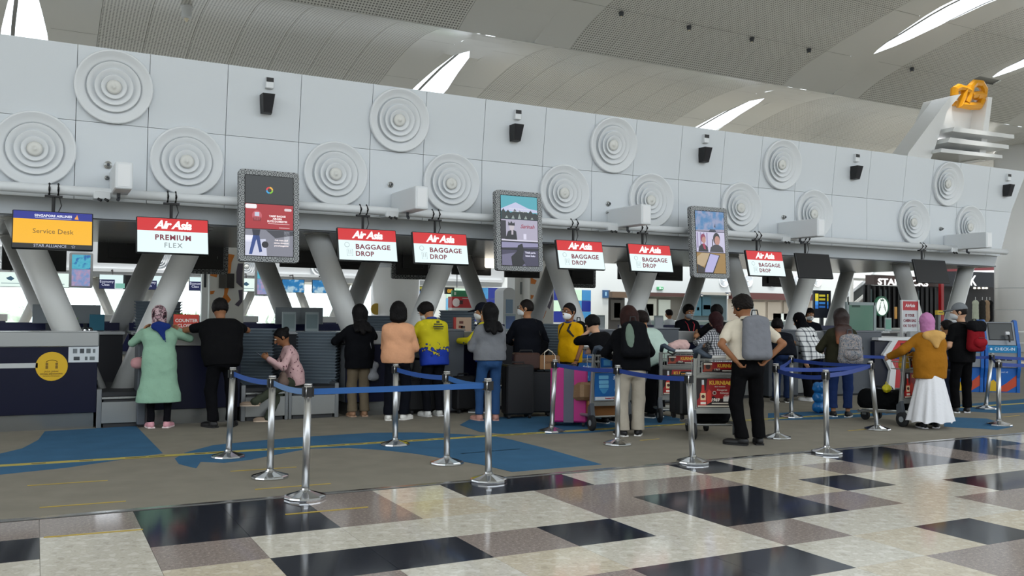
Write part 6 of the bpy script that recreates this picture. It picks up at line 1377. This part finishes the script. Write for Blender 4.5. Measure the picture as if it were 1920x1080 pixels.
# ------------------------------------------------------------------ the second island beyond
Y2 = 37.9
w2 = MB().prism([(-12, 2.75), (19.5, 2.75), (20.3, 4.9), (-12, 4.9)], Y2, Y2+4.2).build('wall_back', mat('#c9ccce', .45), kind='structure')
MB().box(-12, 19.5, Y2-.1, Y2-.0, 2.95, 3.08).build('trim_3', M_WHITE, kind='structure')
k = 0
for px, py in [(8, 485), (298, 486), (462, 500), (602, 498), (150, 440), (425, 463), (570, 465)]:
    P = gy(px, py, Y2); k += 1
    put_diffuser(P.x, Y2-.002, P.z, 0, 'distant round vent on the far island bulkhead, number %s' % ORD[k-1], 'round vents on the far bulkhead', 1.0)
X2 = gy(235, 560, 38.6).x
for i in range(-2, 4): vpair(X2+3.93*i, 38.5, 'distant V shaped column under the far island, %s from left' % ORD[i+2])
def far_mon(px, lab, kind):
    P = gy(px, 525, 37.2); t = thing('far_monitor', lab, 'monitor', (P.x, 37.2, 2.55), 0, 'far island monitors')
    MB().tube([(0, .03, .25), (0, .1, .45), (0, .68, .45)], .025, 6).build('hanger', M_BLACK, t); w, h = .47, .28
    b = MB().box(-w, w, 0, .06, -h, h, .008).build('casing', mat('#101216', .4), t)
    if kind == 0: card(rect(-w+.02, w-.02, -h+.02, h-.02), -.001, .002, screen('#dff1ea', 1.), 'screen', b); card([(-.15, .05), (0, .12), (.12, .03), (.02, -.05), (-.08, -.02)], -.004, .002, screen('#3f6f8c', .5), 'bird_logo', b); card(rect(-.3, .3, -.15, -.13), -.004, .002, screen('#5f8f9c', .5), 'small_print', b)
    elif kind == 1:
        card(rect(-w+.02, w-.02, -h+.02, h-.02), -.001, .002, screen('#d6ecec', 1.), 'screen', b); card(rect(-w+.02, .08, -h+.02, .08), -.004, .002, screen('#141d52', .7), 'navy_field', b); text('Economy', .13, screen('#e8ecff', .9), b, (-.2, -.008, 0)); text('Class', .13, screen('#e8ecff', .9), b, (-.24, -.008, -.12)); card(rect(.1, w-.04, -h+.04, -.06), -.004, .002, screen('#7fc0b0', .8), 'picture', b)
    elif kind == 2: card(rect(-w+.02, w-.02, -h+.02, h-.02), -.001, .002, pattern_mat('screen_sea', [(0, '#123f7c'), (.5, '#2a86c4'), (.6, '#bfe0ee'), (1, '#2f7fc0')], (3, 3, 3), 'noise', emit=.8), 'screen', b)
    else: card(rect(-w+.02, w-.02, -h+.02, h-.02), -.001, .002, mat('#0b0c0f', .2), 'screen', b)
for px, l, kd in [(20, 'far monitor with a bird emblem at the left edge', 0), (104, 'far pale monitor beside the left column', 0), (211, 'far monitor with a navy economy notice', 1), (255, 'dark far monitor behind the slanted column', 3), (290, 'far monitor with a navy notice by the premium sign', 1), (378, 'far monitor half behind the premium columns', 1), (462, 'far pale monitor left of the leftmost picture screen', 0), (550, 'far monitor with a blue sea picture, left one', 2), (606, 'far monitor with a blue sea picture, right one', 2)]: far_mon(px, l, kd)
for px, py, l in [(152, 507, 'far picture screen with a blue underwater picture'), (497, 525, 'far picture screen under the leftmost tall screen')]:
    P = gy(px, py, 37.0); t = thing('far_picture_screen', l, 'screen', (P.x, 37.0, P.z), 0, 'far picture screens')
    MB().prism(rrect(-.40, .40, -.65, .65, .06), 0, .1).build('frame', mat('#8d9092', .5), t); MB().box(-.06, .06, .1, .9, -.05, .05).build('wall_bracket', M_DGREY, t)
    card(rect(-.31, .31, .05, .58), -.001, .002, pattern_mat('screen_teal', [(0, '#2aa0c8'), (.5, '#5fc4dc'), (.62, '#2f6fb8'), (1, '#9a86b8')], (5, 5, 5), 'noise', emit=.8), 'picture', t); card(rect(-.31, .31, -.58, .04), -.001, .002, pattern_mat('screen_reef', [(0, '#3a7fc0'), (.45, '#8fa4d4'), (.6, '#b9a0c4'), (1, '#c4d4e8')], (6, 6, 6), 'noise', emit=.8), 'picture', t)
for i in range(7):
    x = X2-9.2+3.93*i
    t = thing('far_counter', 'distant navy counter with pale top on the far island, %s from left' % ORD[i], 'counter', (x, 32.8, 0), 0, 'far island counters')
    MB().box(-1.3, 1.3, 0, .7, .1, 1.1).build('front_panel', M_NAVY, t); MB().box(-1.35, 1.35, -.05, .75, 1.1, 1.32, .01).build('top_band', M_LIGHTG, t); MB().box(-1.25, 1.25, .05, .65, 0, .1).build('plinth', M_GREY, t)
    if i in (2, 3): MB().prism(disc(.7, .75, .22), -.004, 0).build('sticker', mat('#d39a1c', .5), t)

# ------------------------------------------------------------------ glass front of the hall with trees outside
YF = 62
win = thing('window_1', None, None); win['kind'] = 'structure'
MF = mat('#c4c8ca', .4); GL = glass_mat('#f4faf8', .92)
for i in range(26):
    x = -16+1.75*i
    MB().box(x-.07, x+.07, YF-.1, YF+.1, 0, 9).build('mullion', MF, win)
    for z0, z1 in ((.4, 2.9), (3.05, 6), (6.1, 9)): MB().box(x+.07, x+1.68, YF-.01, YF+.01, z0, z1).build('pane', GL, win)
for z in (.2, 2.97, 6.05): MB().box(-16, 29.5, YF-.1, YF+.1, z-.1, z+.1).build('transom', MF, win)
MB().box(-300, 400, 64, 400, -7.2, -7).build('outside_ground', mat('#a9b0a0', .9), kind='structure')  # ground colour paled to carry the outdoor haze
rnd = random.Random(11)
for i in range(14):
    x = -26+7*i; y = 88+rnd.uniform(-6, 6); r = rnd.uniform(2.3, 2.8); zc = rnd.uniform(-1.7, -.9)
    t = thing('tree', 'green tree with painted-in haze beyond the glass front, %s counted from left' % nth(i+1), 'tree', (x, y, -7), 0, 'trees outside the glass front')
    S = SDF()
    for k in range(7): S.ell((rnd.uniform(-r, r), rnd.uniform(-1, 1), zc+7+rnd.uniform(-.5, 1.2)), (r*rnd.uniform(.5, .8), r*.6, r*rnd.uniform(.45, .7)), None, .5)
    S.noise = (.22, 2.2, i); S.mesh('crown', mat('#a3ad9c' if i % 3 else '#97a48e', .9, var=.25, vscale=3), .32, t); MB().tube([(0, 0, 0), (0, 0, zc+6.5)], [.35, .2], 8).build('trunk', mat('#5c5248', .9), t)  # crown greens paled, haze put into the colour

# ------------------------------------------------------------------ round column, painted columns, tiled wall
P = gy(741, 580, 24)
t = thing('round_column', 'thick round white column behind the woman in the peach top', 'column', (P.x, 24, 0))
b = MB(); b.smooth = True; b.lathe([(.68, 0), (.68, 2.75)], 40).build('shaft', mat('#f6f7f7', .25), t); b = MB(); b.lathe([(.62, 2.75), (.62, 2.85), (.74, 2.86), (.74, 3.5), (.5, 3.51), (.5, 6.5)], 40).build('capital_ring', mat('#c4c8cc', .35), t)
MB().prism(disc(-.66, 1.6, .16), -.3, -.28).build('yellow_mark', mat('#d3b04a', .5), t)
def painted(px0, px1, lab, Y, shapes, extra=None):
    A, B = gy(px0, 560, Y), gy(px1, 560, Y); t = thing('painted_column', lab, 'column', ((A.x+B.x)/2, Y, 0), 0, 'painted columns'); w = (B.x-A.x)/2
    MB().box(-w, w, 0, .5, 0, 6.5).build('cladding', mat('#d2d2ce', .4), t)
    for c, pts in shapes: MB().prism([(gy(x, y, Y).x-t.location.x, gy(x, y, Y).z) for x, y in pts], 0, -.01).build('painted_shape', mat(c, .5), t)
    return t, w
OR, PU = '#c8752a', '#56505f'
t, w = painted(393, 457, 'white column painted with orange and purple swirls left of the seated woman', 24, [
    (OR, [(428, 476), (440, 478), (434, 492), (432, 512), (424, 514), (427, 494)]), (OR, [(394, 512), (408, 515), (406, 520), (394, 517)]), (OR, [(394, 546), (403, 545), (400, 551), (394, 552)]), (OR, [(421, 540), (429, 540), (426, 552), (433, 562), (428, 568), (415, 564), (420, 552)]),
    (PU, [(446, 494), (456, 494), (454, 520), (455, 540), (450, 536), (443, 530), (443, 510)]), (PU, [(447, 544), (455, 543), (454, 566), (447, 575), (440, 571), (449, 562)])])
for x0, x1 in ((410, 424), (425, 439)):
    A, B = gy(x0, 540, 24), gy(x1, 513, 24); MB().box(A.x-t.location.x, B.x-t.location.x, -.04, 0, A.z, B.z).build('framed_photo', mat('#4a4844' if x0 == 410 else '#2f2d2b', .35), t)
A = gy(384, 560, 24); t2 = thing('white_post', 'slim bright white post left of the painted column', 'column', (A.x, 24, 0)); MB().box(-.08, .08, 0, .16, 0, 6.5).build('shaft', mat('#e6ebec', .3), t2); MB().box(-.03, .03, -.01, 0, 2.1, 2.5).build('slot', M_DGREY, t2)
painted(993, 1038, 'white column painted with orange and purple swirls right of the man in black jacket', 24, [
    (OR, [(995, 520), (1006, 526), (1003, 533), (995, 532)]), (OR, [(995, 553), (1001, 554), (998, 560), (995, 561)]), (OR, [(1018, 572), (1022, 568), (1024, 584), (1019, 597), (1016, 597), (1021, 586)]), (PU, [(1030, 520), (1036, 524), (1035, 545), (1037, 560), (1030, 580), (1026, 575), (1032, 562), (1031, 540)])])
A, B = gy(965, 560, 24.5), gy(993, 560, 24.5); t = thing('white_column', 'square white column with a grey vent panel left of the painted one', 'column', ((A.x+B.x)/2, 24.5, 0)); w = (B.x-A.x)/2
MB().box(-w, w, 0, .5, 0, 6.5).build('cladding', mat('#dcdedd', .35), t); MB().box(-w*.3, w*.5, -.02, 0, gy(980, 552, 24.5).z, gy(980, 529, 24.5).z).build('vent_panel', mat('#7d8385', .4), t)
YB = 45.0
A, B = gy(785, 590, YB), gy(1640, 590, YB)
wb = MB().box(A.x, B.x+12, YB, YB+.4, 0, 5.0).build('wall_far', mat('#b9bcba', .5), kind='structure')
ts = .64; TC = {'p': '#a9c2ac', 'b': '#33709c', 'n': '#10206a', 'l': '#5f97b8'}; ztop = gy(870, 538, YB).z
for x0, rows in ((gy(836, 550, YB).x, ['pppbnnb', 'lbbnnbp', 'pbnbbpn']), (gy(1038, 550, YB).x, ['nbpb', 'pbbn', 'nnpb'])):
    for r_, row in enumerate(rows):
        for c_, ch in enumerate(row): MB().box(x0+c_*ts+.01, x0+(c_+1)*ts-.01, YB-.03, YB, ztop-(r_+1)*ts+.01, ztop-r_*ts-.01).build('wall_tile', mat(TC[ch], .3), wb)
for i, px in enumerate([1310, 1357, 1402, 1446, 1495, 1532]):
    P = gy(px, 527, YB); put_diffuser(P.x, YB-.002, P.z, 0, 'small distant round vent on the far wall over the shops, %s from left' % ORD[i], 'round vents on the far wall', .85)
for i, px in enumerate([872, 935]):
    P = gy(px, 517, YB); put_diffuser(P.x, YB-.002, P.z, 0, 'small distant round vent beside the middle picture screen, %s one' % ('left', 'right')[i], 'round vents on the far wall', .8)
def board(px0, py0, px1, py1, Y, lab, hexc, cat='sign', d=.1, emit=0, name='sign_board'):
    A, B = gy(px0, py1, Y), gy(px1, py0, Y); t = thing(name, lab, cat, ((A.x+B.x)/2, Y, (A.z+B.z)/2)); w, h = (B.x-A.x)/2, abs(B.z-A.z)/2
    MB().box(-w, w, 0, d, -h, h).build('board', mat(hexc, .4, emit=emit), t); return t, w, h
def hang(t, h):
    top = cz(t.location.y)
    for x in (-.3, .3): MB().tube([(x, .05, h), (x, .05, top-t.location.z)], .02, 6).build('hanger', M_GREY, t)
t, w, h = board(835, 539, 852, 551, 30, 'black and yellow gate number sign above the yellow shirted man', '#17130b'); text('000', h*1.5, screen('#f2b83a', .9), t, (0, -.005, -.02), bold=.004, sx=.75); hang(t, h)
t, w, h = board(780, 537, 813, 551, 32, 'dark direction sign with a yellow strip beside the round column', '#1c1d1a'); card(rect(-w*.9, w*.9, h*.2, h*.8), -.001, .002, screen('#b8b43a', .6), 'yellow_strip', t); card(rect(-w*.6, w*.5, -h*.9, -h*.3), -.001, .002, screen('#2f6fb8', .6), 'blue_strip', t); hang(t, h)
t, w, h = board(848, 545, 882, 556, 28, 'green panel over the red cabinet beside the slanted column', '#2c8a5c'); MB().box(-w*.8, -w*.6, -.01, 0, -h*.5, h*.5).build('mark', mat('#cfe6d6', .5), t); MB().box(-w*.8, w*.8, .02, .5, -t.location.z, -h).build('support', mat('#c9ccca', .5), t)
t, w, h = board(847, 557, 890, 577, 27.5, 'red cabinet with a white round mark beside the slanted column', '#b01f28', 'cabinet', .3); MB().prism(disc(-w*.62, -h*.05, .14), -.01, 0).build('round_mark', mat('#e8dcdc', .5), t); MB().box(-w*.35, -w*.05, -.01, 0, -h*.35, h*.35).build('dark_plate', mat('#3a1216', .5), t); MB().box(-w*.1, w*.4, -.01, 0, h*.65, h*.8).build('label', mat('#e0d4d4', .5), t); MB().box(-w, w, 0, .3, -t.location.z, -h).build('pedestal', mat('#d0d2d0', .5), t)
for i, (px0, py0, px1, py1) in enumerate([(898, 529, 911, 535), (1233, 538, 1244, 543)]):
    t, w, h = board(px0, py0, px1, py1, 44.9, 'small green exit sign on the far wall, %s one' % ('left', 'right')[i], '#3f9a62'); MB().box(-w*.4, w*.1, -.01, 0, -h*.6, h*.6).build('figure', mat('#dff0e4', .5), t); MB().box(w*.3, w*.7, -.01, 0, -h*.3, h*.3).build('arrow', mat('#dff0e4', .5), t)
t, w, h = board(1131, 544, 1141, 558, 44.9, 'small blue lit information panel on the far wall', '#2a6fae', emit=.5); MB().box(w, w*1.6, 0, .3, -h, h).build('side_casing', M_DGREY, t); MB().box(-w*.3, w*.3, -.01, 0, -h*.5, h*.5).build('symbol', screen('#9fd0ee', .8), t)

# white arch cabinet behind the grey sweater
t, w, h = board(943, 548, 966, 620, 21, 'white arched cabinet with a blue window behind the grey sweater woman', '#dfe3e6', 'cabinet', .5)
MB().box(-w*.55, w*.6, -.01, 0, -h*.1, h*.62).build('window', mat('#8fa9c4', .2), t); MB().box(-w*.3, w*.3, -.012, 0, -h*.6, -h*.35).build('label', mat('#5d7fb0', .4), t); t2 = t
MB().prism([(-w, h), (w, h)]+[(w*math.cos(a), h+.12*math.sin(a)) for a in np.linspace(.2, PI-.2, 8)], 0, .5).build('arched_top', mat('#dfe3e6', .4), t); MB().box(-w, w, 0, .5, -t.location.z, -h).build('base', mat('#c5c9cc', .4), t)
# ------------------------------------------------------------------ shops along the far right
def shop(px0, px1, py0, py1, Y, lab, fascia, inside, parts):
    A, B = gy(px0, py1, Y), gy(px1, py0, Y); t = thing('distant_shop', lab, 'shop', ((A.x+B.x)/2, Y, 0), 0, 'shop fronts'); w = (B.x-A.x)/2; zt = gy((px0+px1)/2, py0, Y).z
    zf = gy((px0+px1)/2, py1, Y).z
    MB().box(-w, w, 0, .3, zf, zt).build('fascia', mat(fascia, .5), t); MB().box(-w, w, .35, .4, 0, zf).build('interior', mat(inside, .6), t)
    for (x0, x1, y0, y1, c, nm) in parts:
        a, b = gy(x0, y1, Y), gy(x1, y0, Y); MB().box(a.x-t.location.x, b.x-t.location.x, .25, .36, max(0, a.z), b.z).build(nm, mat(c, .45), t)
    return t, w, zf, zt
shop(1148, 1178, 547, 558, 43.5, 'narrow shop with a brown sign and dark window left of the brown bob', '#4d3c2c', '#1c1a18', [(1150, 1176, 562, 600, '#2c2a26', 'window_panel'), (1156, 1168, 568, 596, '#7e8a80', 'emblem_panel')])
shop(1200, 1300, 549, 556, 43.5, 'shop with dark red sign and pale inner wall behind the clerk', '#3a1f1a', '#54524c', [(1205, 1236, 560, 600, '#8d8f86', 'window_panel'), (1240, 1262, 562, 600, '#9aa098', 'window_panel'), (1215, 1230, 570, 592, '#c9cdca', 'poster')])
shop(1300, 1370, 548, 553, 43.0, 'shop with a teal glass window behind the tall man', '#8f8d86', '#3b4c52', [(1302, 1320, 558, 592, '#2f5664', 'window_panel'), (1322, 1338, 556, 592, '#2a4c58', 'window_panel'), (1324, 1337, 572, 580, '#2f9468', 'green_sign'), (1312, 1316, 576, 582, '#d6dcda', 'notice')])
shop(1372, 1530, 550, 562, 43.0, 'long beige shop front with a dark red sign right of the tall man', '#4a2320', '#9b9388', [(1400, 1440, 566, 600, '#a59c8e', 'wall_panel'), (1445, 1470, 566, 600, '#988f83', 'wall_panel'), (1475, 1520, 566, 600, '#8c8478', 'wall_panel'), (1455, 1482, 588, 606, '#c4cdc9', 'glass_case')])
for i, (px, py) in enumerate([(1306, 553), (1316, 554), (1364, 551)]):
    P = gy(px, py, 42.85); t = thing('spot_lamp', 'small bright spot lamp over the distant shops, %s from left' % ORD[i], 'lamp', tuple(P)); MB().lathe([(.05, .1), (.09, 0), (.08, -.02)], 12).build('housing', M_DGREY, t); MB().box(-.02, .02, 0, .2, .06, .1).build('arm', M_DGREY, t); MB().lathe([(.07, -.025), (.0, -.03)], 12, cap=False).build('lens', mat('#fff4dc', .4, emit=6), t)
# glass counters in front of the shops
for i, (a, b) in enumerate([(1190, 1290), (1300, 1370), (1440, 1500)]):
    A, B = gy(a, 600, 30), gy(b, 600, 30); t = thing('glass_counter', 'low pale glass counter in the distance, %s from left' % ORD[i], 'counter', ((A.x+B.x)/2, 30, 0), 0, 'distant glass counters'); w = (B.x-A.x)/2
    MB().box(-w, w, 0, .8, 0, .85).build('body', mat('#7f8d8c', .4), t); MB().box(-w, w, -.02, .82, .85, .93).build('rail', mat('#c9d2d0', .3), t); MB().box(-w, w, 0, .02, .93, 1.25).build('glass', mat('#93a8a6', .1), t); MB().box(-w, w, -.01, .03, 1.25, 1.3).build('top_rail', mat('#d4dad8', .3), t)
# upper gallery with a glass balustrade
A, B = gy(1370, 500, 47), gy(1660, 500, 47); zg = gy(1400, 516, 47).z
gal = MB().box(A.x, B.x+8, 46, 49, zg-.5, zg).build('floor_gallery', mat('#b9bcba', .5), kind='structure')
for i in range(14):
    x = A.x+1.4*i; MB().box(x+.05, x+1.35, 46, 46.03, zg+.1, zg+1.1).build('balustrade_pane', glass_mat('#cfe2dc', .6), gal); MB().tube([(x, 46, zg), (x, 46, zg+1.15)], .04, 6).build('baluster', M_STEEL, gal)
MB().tube([(A.x, 46, zg+1.15), (B.x+8, 46, zg+1.15)], .05, 8).build('handrail', M_STEEL, gal)
# escalator
t = thing('escalator', 'escalator rising to the right beside the coffee shop', 'escalator', (0, 38, 0))
def esc(pts, y0, y1, m, nm): MB().prism(front(pts, 38), y0, y1).build(nm, m, t)
esc([(1578, 566), (1640, 517), (1640, 533), (1592, 575)], 0, .1, mat('#2b302f', .4), 'balustrade'); esc([(1574, 562), (1640, 508), (1640, 512), (1578, 566)], -.05, .15, M_STEEL, 'handrail'); esc([(1588, 577), (1640, 534), (1640, 539), (1596, 577)], -.02, .2, mat('#cfd2d0', .3), 'skirt'); esc([(1600, 577), (1640, 543), (1640, 600), (1600, 600)], .05, 1.2, mat('#8e8a82', .5), 'side_cladding')
for px in (1584, 1596, 1638): A = gy(px, 560, 37.5); MB().tube([(A.x, -.5, 0), (A.x, -.5, gy(px, 518, 37.5).z)], .13, 12).build('support_post', mat('#d6d8d6', .4), t)
A, B = gy(1584, 521, 37.5), gy(1640, 521, 37.5); MB().tube([(A.x, -.5, A.z), (B.x, -.5, A.z)], .13, 12).build('support_beam', mat('#d6d8d6', .4), t)
# direction board
t, w, h = board(1526, 545, 1558, 596, 31, 'tall dark direction board with yellow and blue lit rows', '#1a2030')
for k, c in enumerate(['#e0d23a', '#d6c832', '#3f8fe0', '#2f70c4']):
    z = h*(.62-.27*k); MB().box(-w*.85, -w*.5, -.01, 0, z-.09, z+.09).build('symbol', screen(c, .9), t); MB().box(-w*.4, w*.3, -.01, 0, z-.05, z+.05).build('lit_row', screen(c, .6), t); MB().box(w*.55, w*.68, -.01, 0, z-.08, z+.08).build('arrow', screen(c, .7), t)
MB().box(-.1, .1, .02, .1, -t.location.z, -h).build('post', M_DGREY, t)
A = gy(1518, 557, 42); text('Olala', .5, mat('#cfcac4', .5), None, (A.x, 42.995, A.z), shear=.2, name='shop_lettering', ); o = bpy.data.objects['shop_lettering']; tag(o, 'white script shop lettering left of the direction board', 'lettering')
# coffee shop
YS = 29.0
t = thing('coffee_shop', 'coffee shop front with a brown sign band and dark mullioned windows', 'shop', (0, YS, 0))
MB().prism(front([(1639, 515), (1764, 521), (1764, 538), (1639, 533)], YS), 0, .5).build('sign_band', mat('#4a3632', .5), t)
A, B = gy(1645, 527, YS), gy(1740, 531, YS); fit_width(text('STARBUCKS', .40, screen('#ffffff', 1.4), t, ((A.x+B.x)/2, -.02, (A.z+B.z)/2-.03), bold=.015), B.x-A.x)
A, B = gy(1641, 600, YS), gy(1764, 538, YS)
MB().box(A.x, B.x, .6, .7, 0, B.z).build('dark_interior', mat('#15161b', .5), t)
for k in range(15): x = A.x+(B.x-A.x)*k/14; MB().box(x-.05, x+.05, .3, .4, 0, B.z-.02).build('mullion', M_BLACK, t)
for k in (0, 2, 3, 8, 10): x = A.x+(B.x-A.x)*(k+.5)/14; MB().box(x-.13, x+.13, .42, .45, .9, B.z-.2).build('window_pane', mat('#7f8d90', .15), t)
MB().box(A.x, (A.x+B.x)/2, -.6, 0, 0, .95).build('bar_counter', mat('#8f9a98', .4), t); MB().box(A.x, (A.x+B.x)/2, -.62, .02, .95, 1.02).build('bar_top', mat('#c9cfcc', .3), t)
P = gy(1654, 574, YS-.5)
t = thing('round_shop_sign', 'round green and white lit sign of the coffee shop', 'sign', (P.x, YS-.5, P.z)); r = .46
MB().prism(disc(0, 0, r, 32), 0, .1).build('green_disc', screen('#0f5a3c', .6), t); wt = screen('#eef6f0', 1.)
MB().prism(disc(0, -.02, r*.80, 28, rz=r*.86), -.001, -.008).build('white_field', wt, t)
gr = screen('#0f5a3c', .5)
for s in (-1, 1):
    for k in range(4): MB().tube([(s*r*(.16+.05*k), -.012, r*(.45-.12*k)), (s*r*(.30+.06*k), -.012, r*(.15-.16*k)), (s*r*(.24+.10*k), -.012, -r*(.2+.14*k))], .012, 4).build('wave_line', gr, t)
MB().prism(disc(0, r*.22, r*.16, 14, rz=r*.2), -.009, -.014).build('face_shape', wt, t); MB().prism([(-.1, r*.5), (-.12, r*.72), (-.04, r*.62), (0, r*.8), (.04, r*.62), (.12, r*.72), (.1, r*.5)], -.009, -.016).build('crown_shape', gr, t)
MB().box(-.03, .03, .1, .5, -.05, .05).build('arm', M_BLACK, t)
# clothes shop
t = thing('clothes_shop', 'dark clothes shop with a navy sign band and red edge line', 'shop', (0, YS+2, 0))
Yc = YS+2
MB().prism(front([(1750, 507), (1900, 512), (1900, 540), (1750, 536)], Yc), 0, .4).build('sign_band', mat('#1c2230', .5), t); MB().prism(front([(1730, 503), (1900, 500), (1900, 506), (1730, 510)], Yc), -.1, .1).build('red_line', mat('#c4182a', .4, emit=.3), t)
A, B = gy(1764, 600, Yc), gy(1915, 538, Yc); MB().box(A.x, B.x, 1.5, 1.6, 0, B.z).build('interior', mat('#1a1719', .6), t)
for k, px in enumerate((1798, 1824)):
    P = gy(px, 527, Yc); text('SK'[k], .75, screen('#ffffff', 1.3), t, (P.x, -.02, P.z), bold=.02)
A = gy(1764, 580, YS-.3); MB().box(A.x-.1, A.x+.1, -2.4, -2.25, 0, gy(1764, 528, YS).z).build('red_pillar', mat('#b8121c', .35), t)
for i, px in enumerate((1834, 1842, 1850, 1856)):
    P = gy(px, 541, Yc); MB().lathe([(.05, .1), (.07, 0), (.0, -.02)], 10, c=(P.x, .2, P.z)).build('spot_lamp', mat('#fff2dc', .4, emit=5), t)
for i, (px, c) in enumerate([(1829, '#c9d0bc'), (1842, '#3a3836'), (1850, '#a98f74'), (1856, '#1c1b1d')]):
    P = gy(px, 578, Yc-.3); o = thing('garment', 'garment on display in the dark clothes shop, %s from left' % ORD[i], 'clothes', (P.x, Yc-.3, P.z), 0, 'garments on display'); S = SDF()
    S.cone((-.12, 0, .28), (.12, 0, .28), .09, .09, .05).cone((0, 0, .25), (0, 0, -.5), .2, .24, .08, (np.array([0, 1., 0]), .5)); S.noise = (.004, 14, i); S.mesh('cloth', fabric(c), .03, o); MB().tube([(-.15, 0, .38), (0, 0, .45), (.15, 0, .38)], .015, 5).tube([(0, 0, .45), (0, 0, .6)], .012, 5).build('hanger', M_STEEL, o); MB().tube([(0, 0, -.5), (0, 0, -P.z)], .03, 6).build('stand', M_STEEL, o)
t, w, h = board(1758, 582, 1770, 590, 20, 'small yellow notice on a post before the red pillar', '#d9b820'); MB().box(-.03, .03, .02, .08, -t.location.z, -h).build('post', M_GREY, t); MB().box(-w*.7, w*.7, -.006, 0, -h*.2, h*.1).build('print', mat('#4a3d12', .5), t)
P = gy(1899, 560, 26)
t = thing('round_column', 'very thick round white column at the right edge of the hall', 'column', (P.x+.15, 26, 0)); b = MB(); b.smooth = True; b.lathe([(.85, 0), (.85, 9.5)], 40).build('shaft', mat('#f6f7f7', .25), t)
for z in (1.9, 2.9): MB().lathe([(.855, z), (.856, z+.03)], 40, cap=False).build('joint_ring', mat('#b4b8ba', .4), t)
MB().box(P.x-4, P.x+12, 23.2, 23.26, .95, 1.0).box(P.x-4, P.x+12, 23.2, 23.26, .5, .53).build('railing', M_STEEL, None, label='low steel railing behind the blue kiosks', cat='railing')
# ------------------------------------------------------------------ white tower with the yellow emblem above the bulkhead
YTW = 17.6
t = thing('white_tower', 'white tapering tower with shelf fins rising behind the bulkhead', 'tower', (0, YTW, 0))
def tw(pts, a, b, m, nm): MB().prism(front(pts, YTW), a, b).build(nm, m, t)
MT = mat('#e4e6e6', .3)
tw([(1670, 292), (1748, 188), (1768, 184), (1742, 215), (1716, 292), (1700, 330), (1655, 330)], -.6, .0, MT, 'left_leg'); tw([(1748, 188), (1831, 188), (1816, 256), (1727, 240)], -.05, .3, MT, 'head_panel'); tw([(1824, 188), (1832, 189), (1818, 305), (1806, 304)], -.5, .1, mat('#eef0f0', .25), 'right_edge')
tw([(1727, 240), (1816, 256), (1806, 330), (1712, 330)], .2, .3, mat('#8b8d8a', .3), 'back_panel'); tw([(1738, 248), (1849, 262), (1849, 269), (1733, 256)], -.9, .6, MT, 'shelf_fin'); tw([(1730, 267), (1839, 281), (1839, 288), (1725, 276)], -.9, .6, MT, 'shelf_fin'); tw([(1714, 287), (1827, 299), (1827, 305), (1712, 294)], -.9, .6, MT, 'shelf_fin')
for pts in ([(1754, 258), (1767, 259), (1766, 263), (1753, 262)], [(1769, 260), (1780, 261), (1779, 265), (1768, 264)], [(1721, 275), (1731, 276), (1730, 279), (1720, 278)], [(1733, 277), (1742, 278), (1741, 281), (1732, 280)]): tw(pts, .12, .19, mat('#ffffff', .4, emit=3), 'lamp_panel')
t = thing('yellow_emblem', 'yellow emblem of joined curved letters at the top of the white tower', 'emblem', (0, YTW, 0)); ME = mat('#e09a12', .35)
def em(pts, loop=True, r=.12): MB().tube([(gy(x, y, YTW).x, -.35, gy(x, y, YTW).z) for x, y in pts], r, 8, loop=loop).build('emblem_stroke', ME, t)
em([(1770, 184), (1770, 173), (1778, 169), (1789, 172), (1786, 184), (1780, 201), (1800, 203), (1815, 203), (1821, 192), (1818, 182), (1800, 184)], False); em([(1796, 186), (1800, 168), (1807, 161), (1819, 162), (1825, 172), (1824, 184), (1810, 185)], False)
em([(1789, 172), (1797, 176), (1796, 186)], False); em([(1796, 186), (1791, 198)], False)
MB().box(gy(1782, 190, YTW).x, gy(1816, 190, YTW).x, -.3, -.02, gy(1800, 202, YTW).z, gy(1800, 192, YTW).z-.05).build('mounting_plate', ME, t)
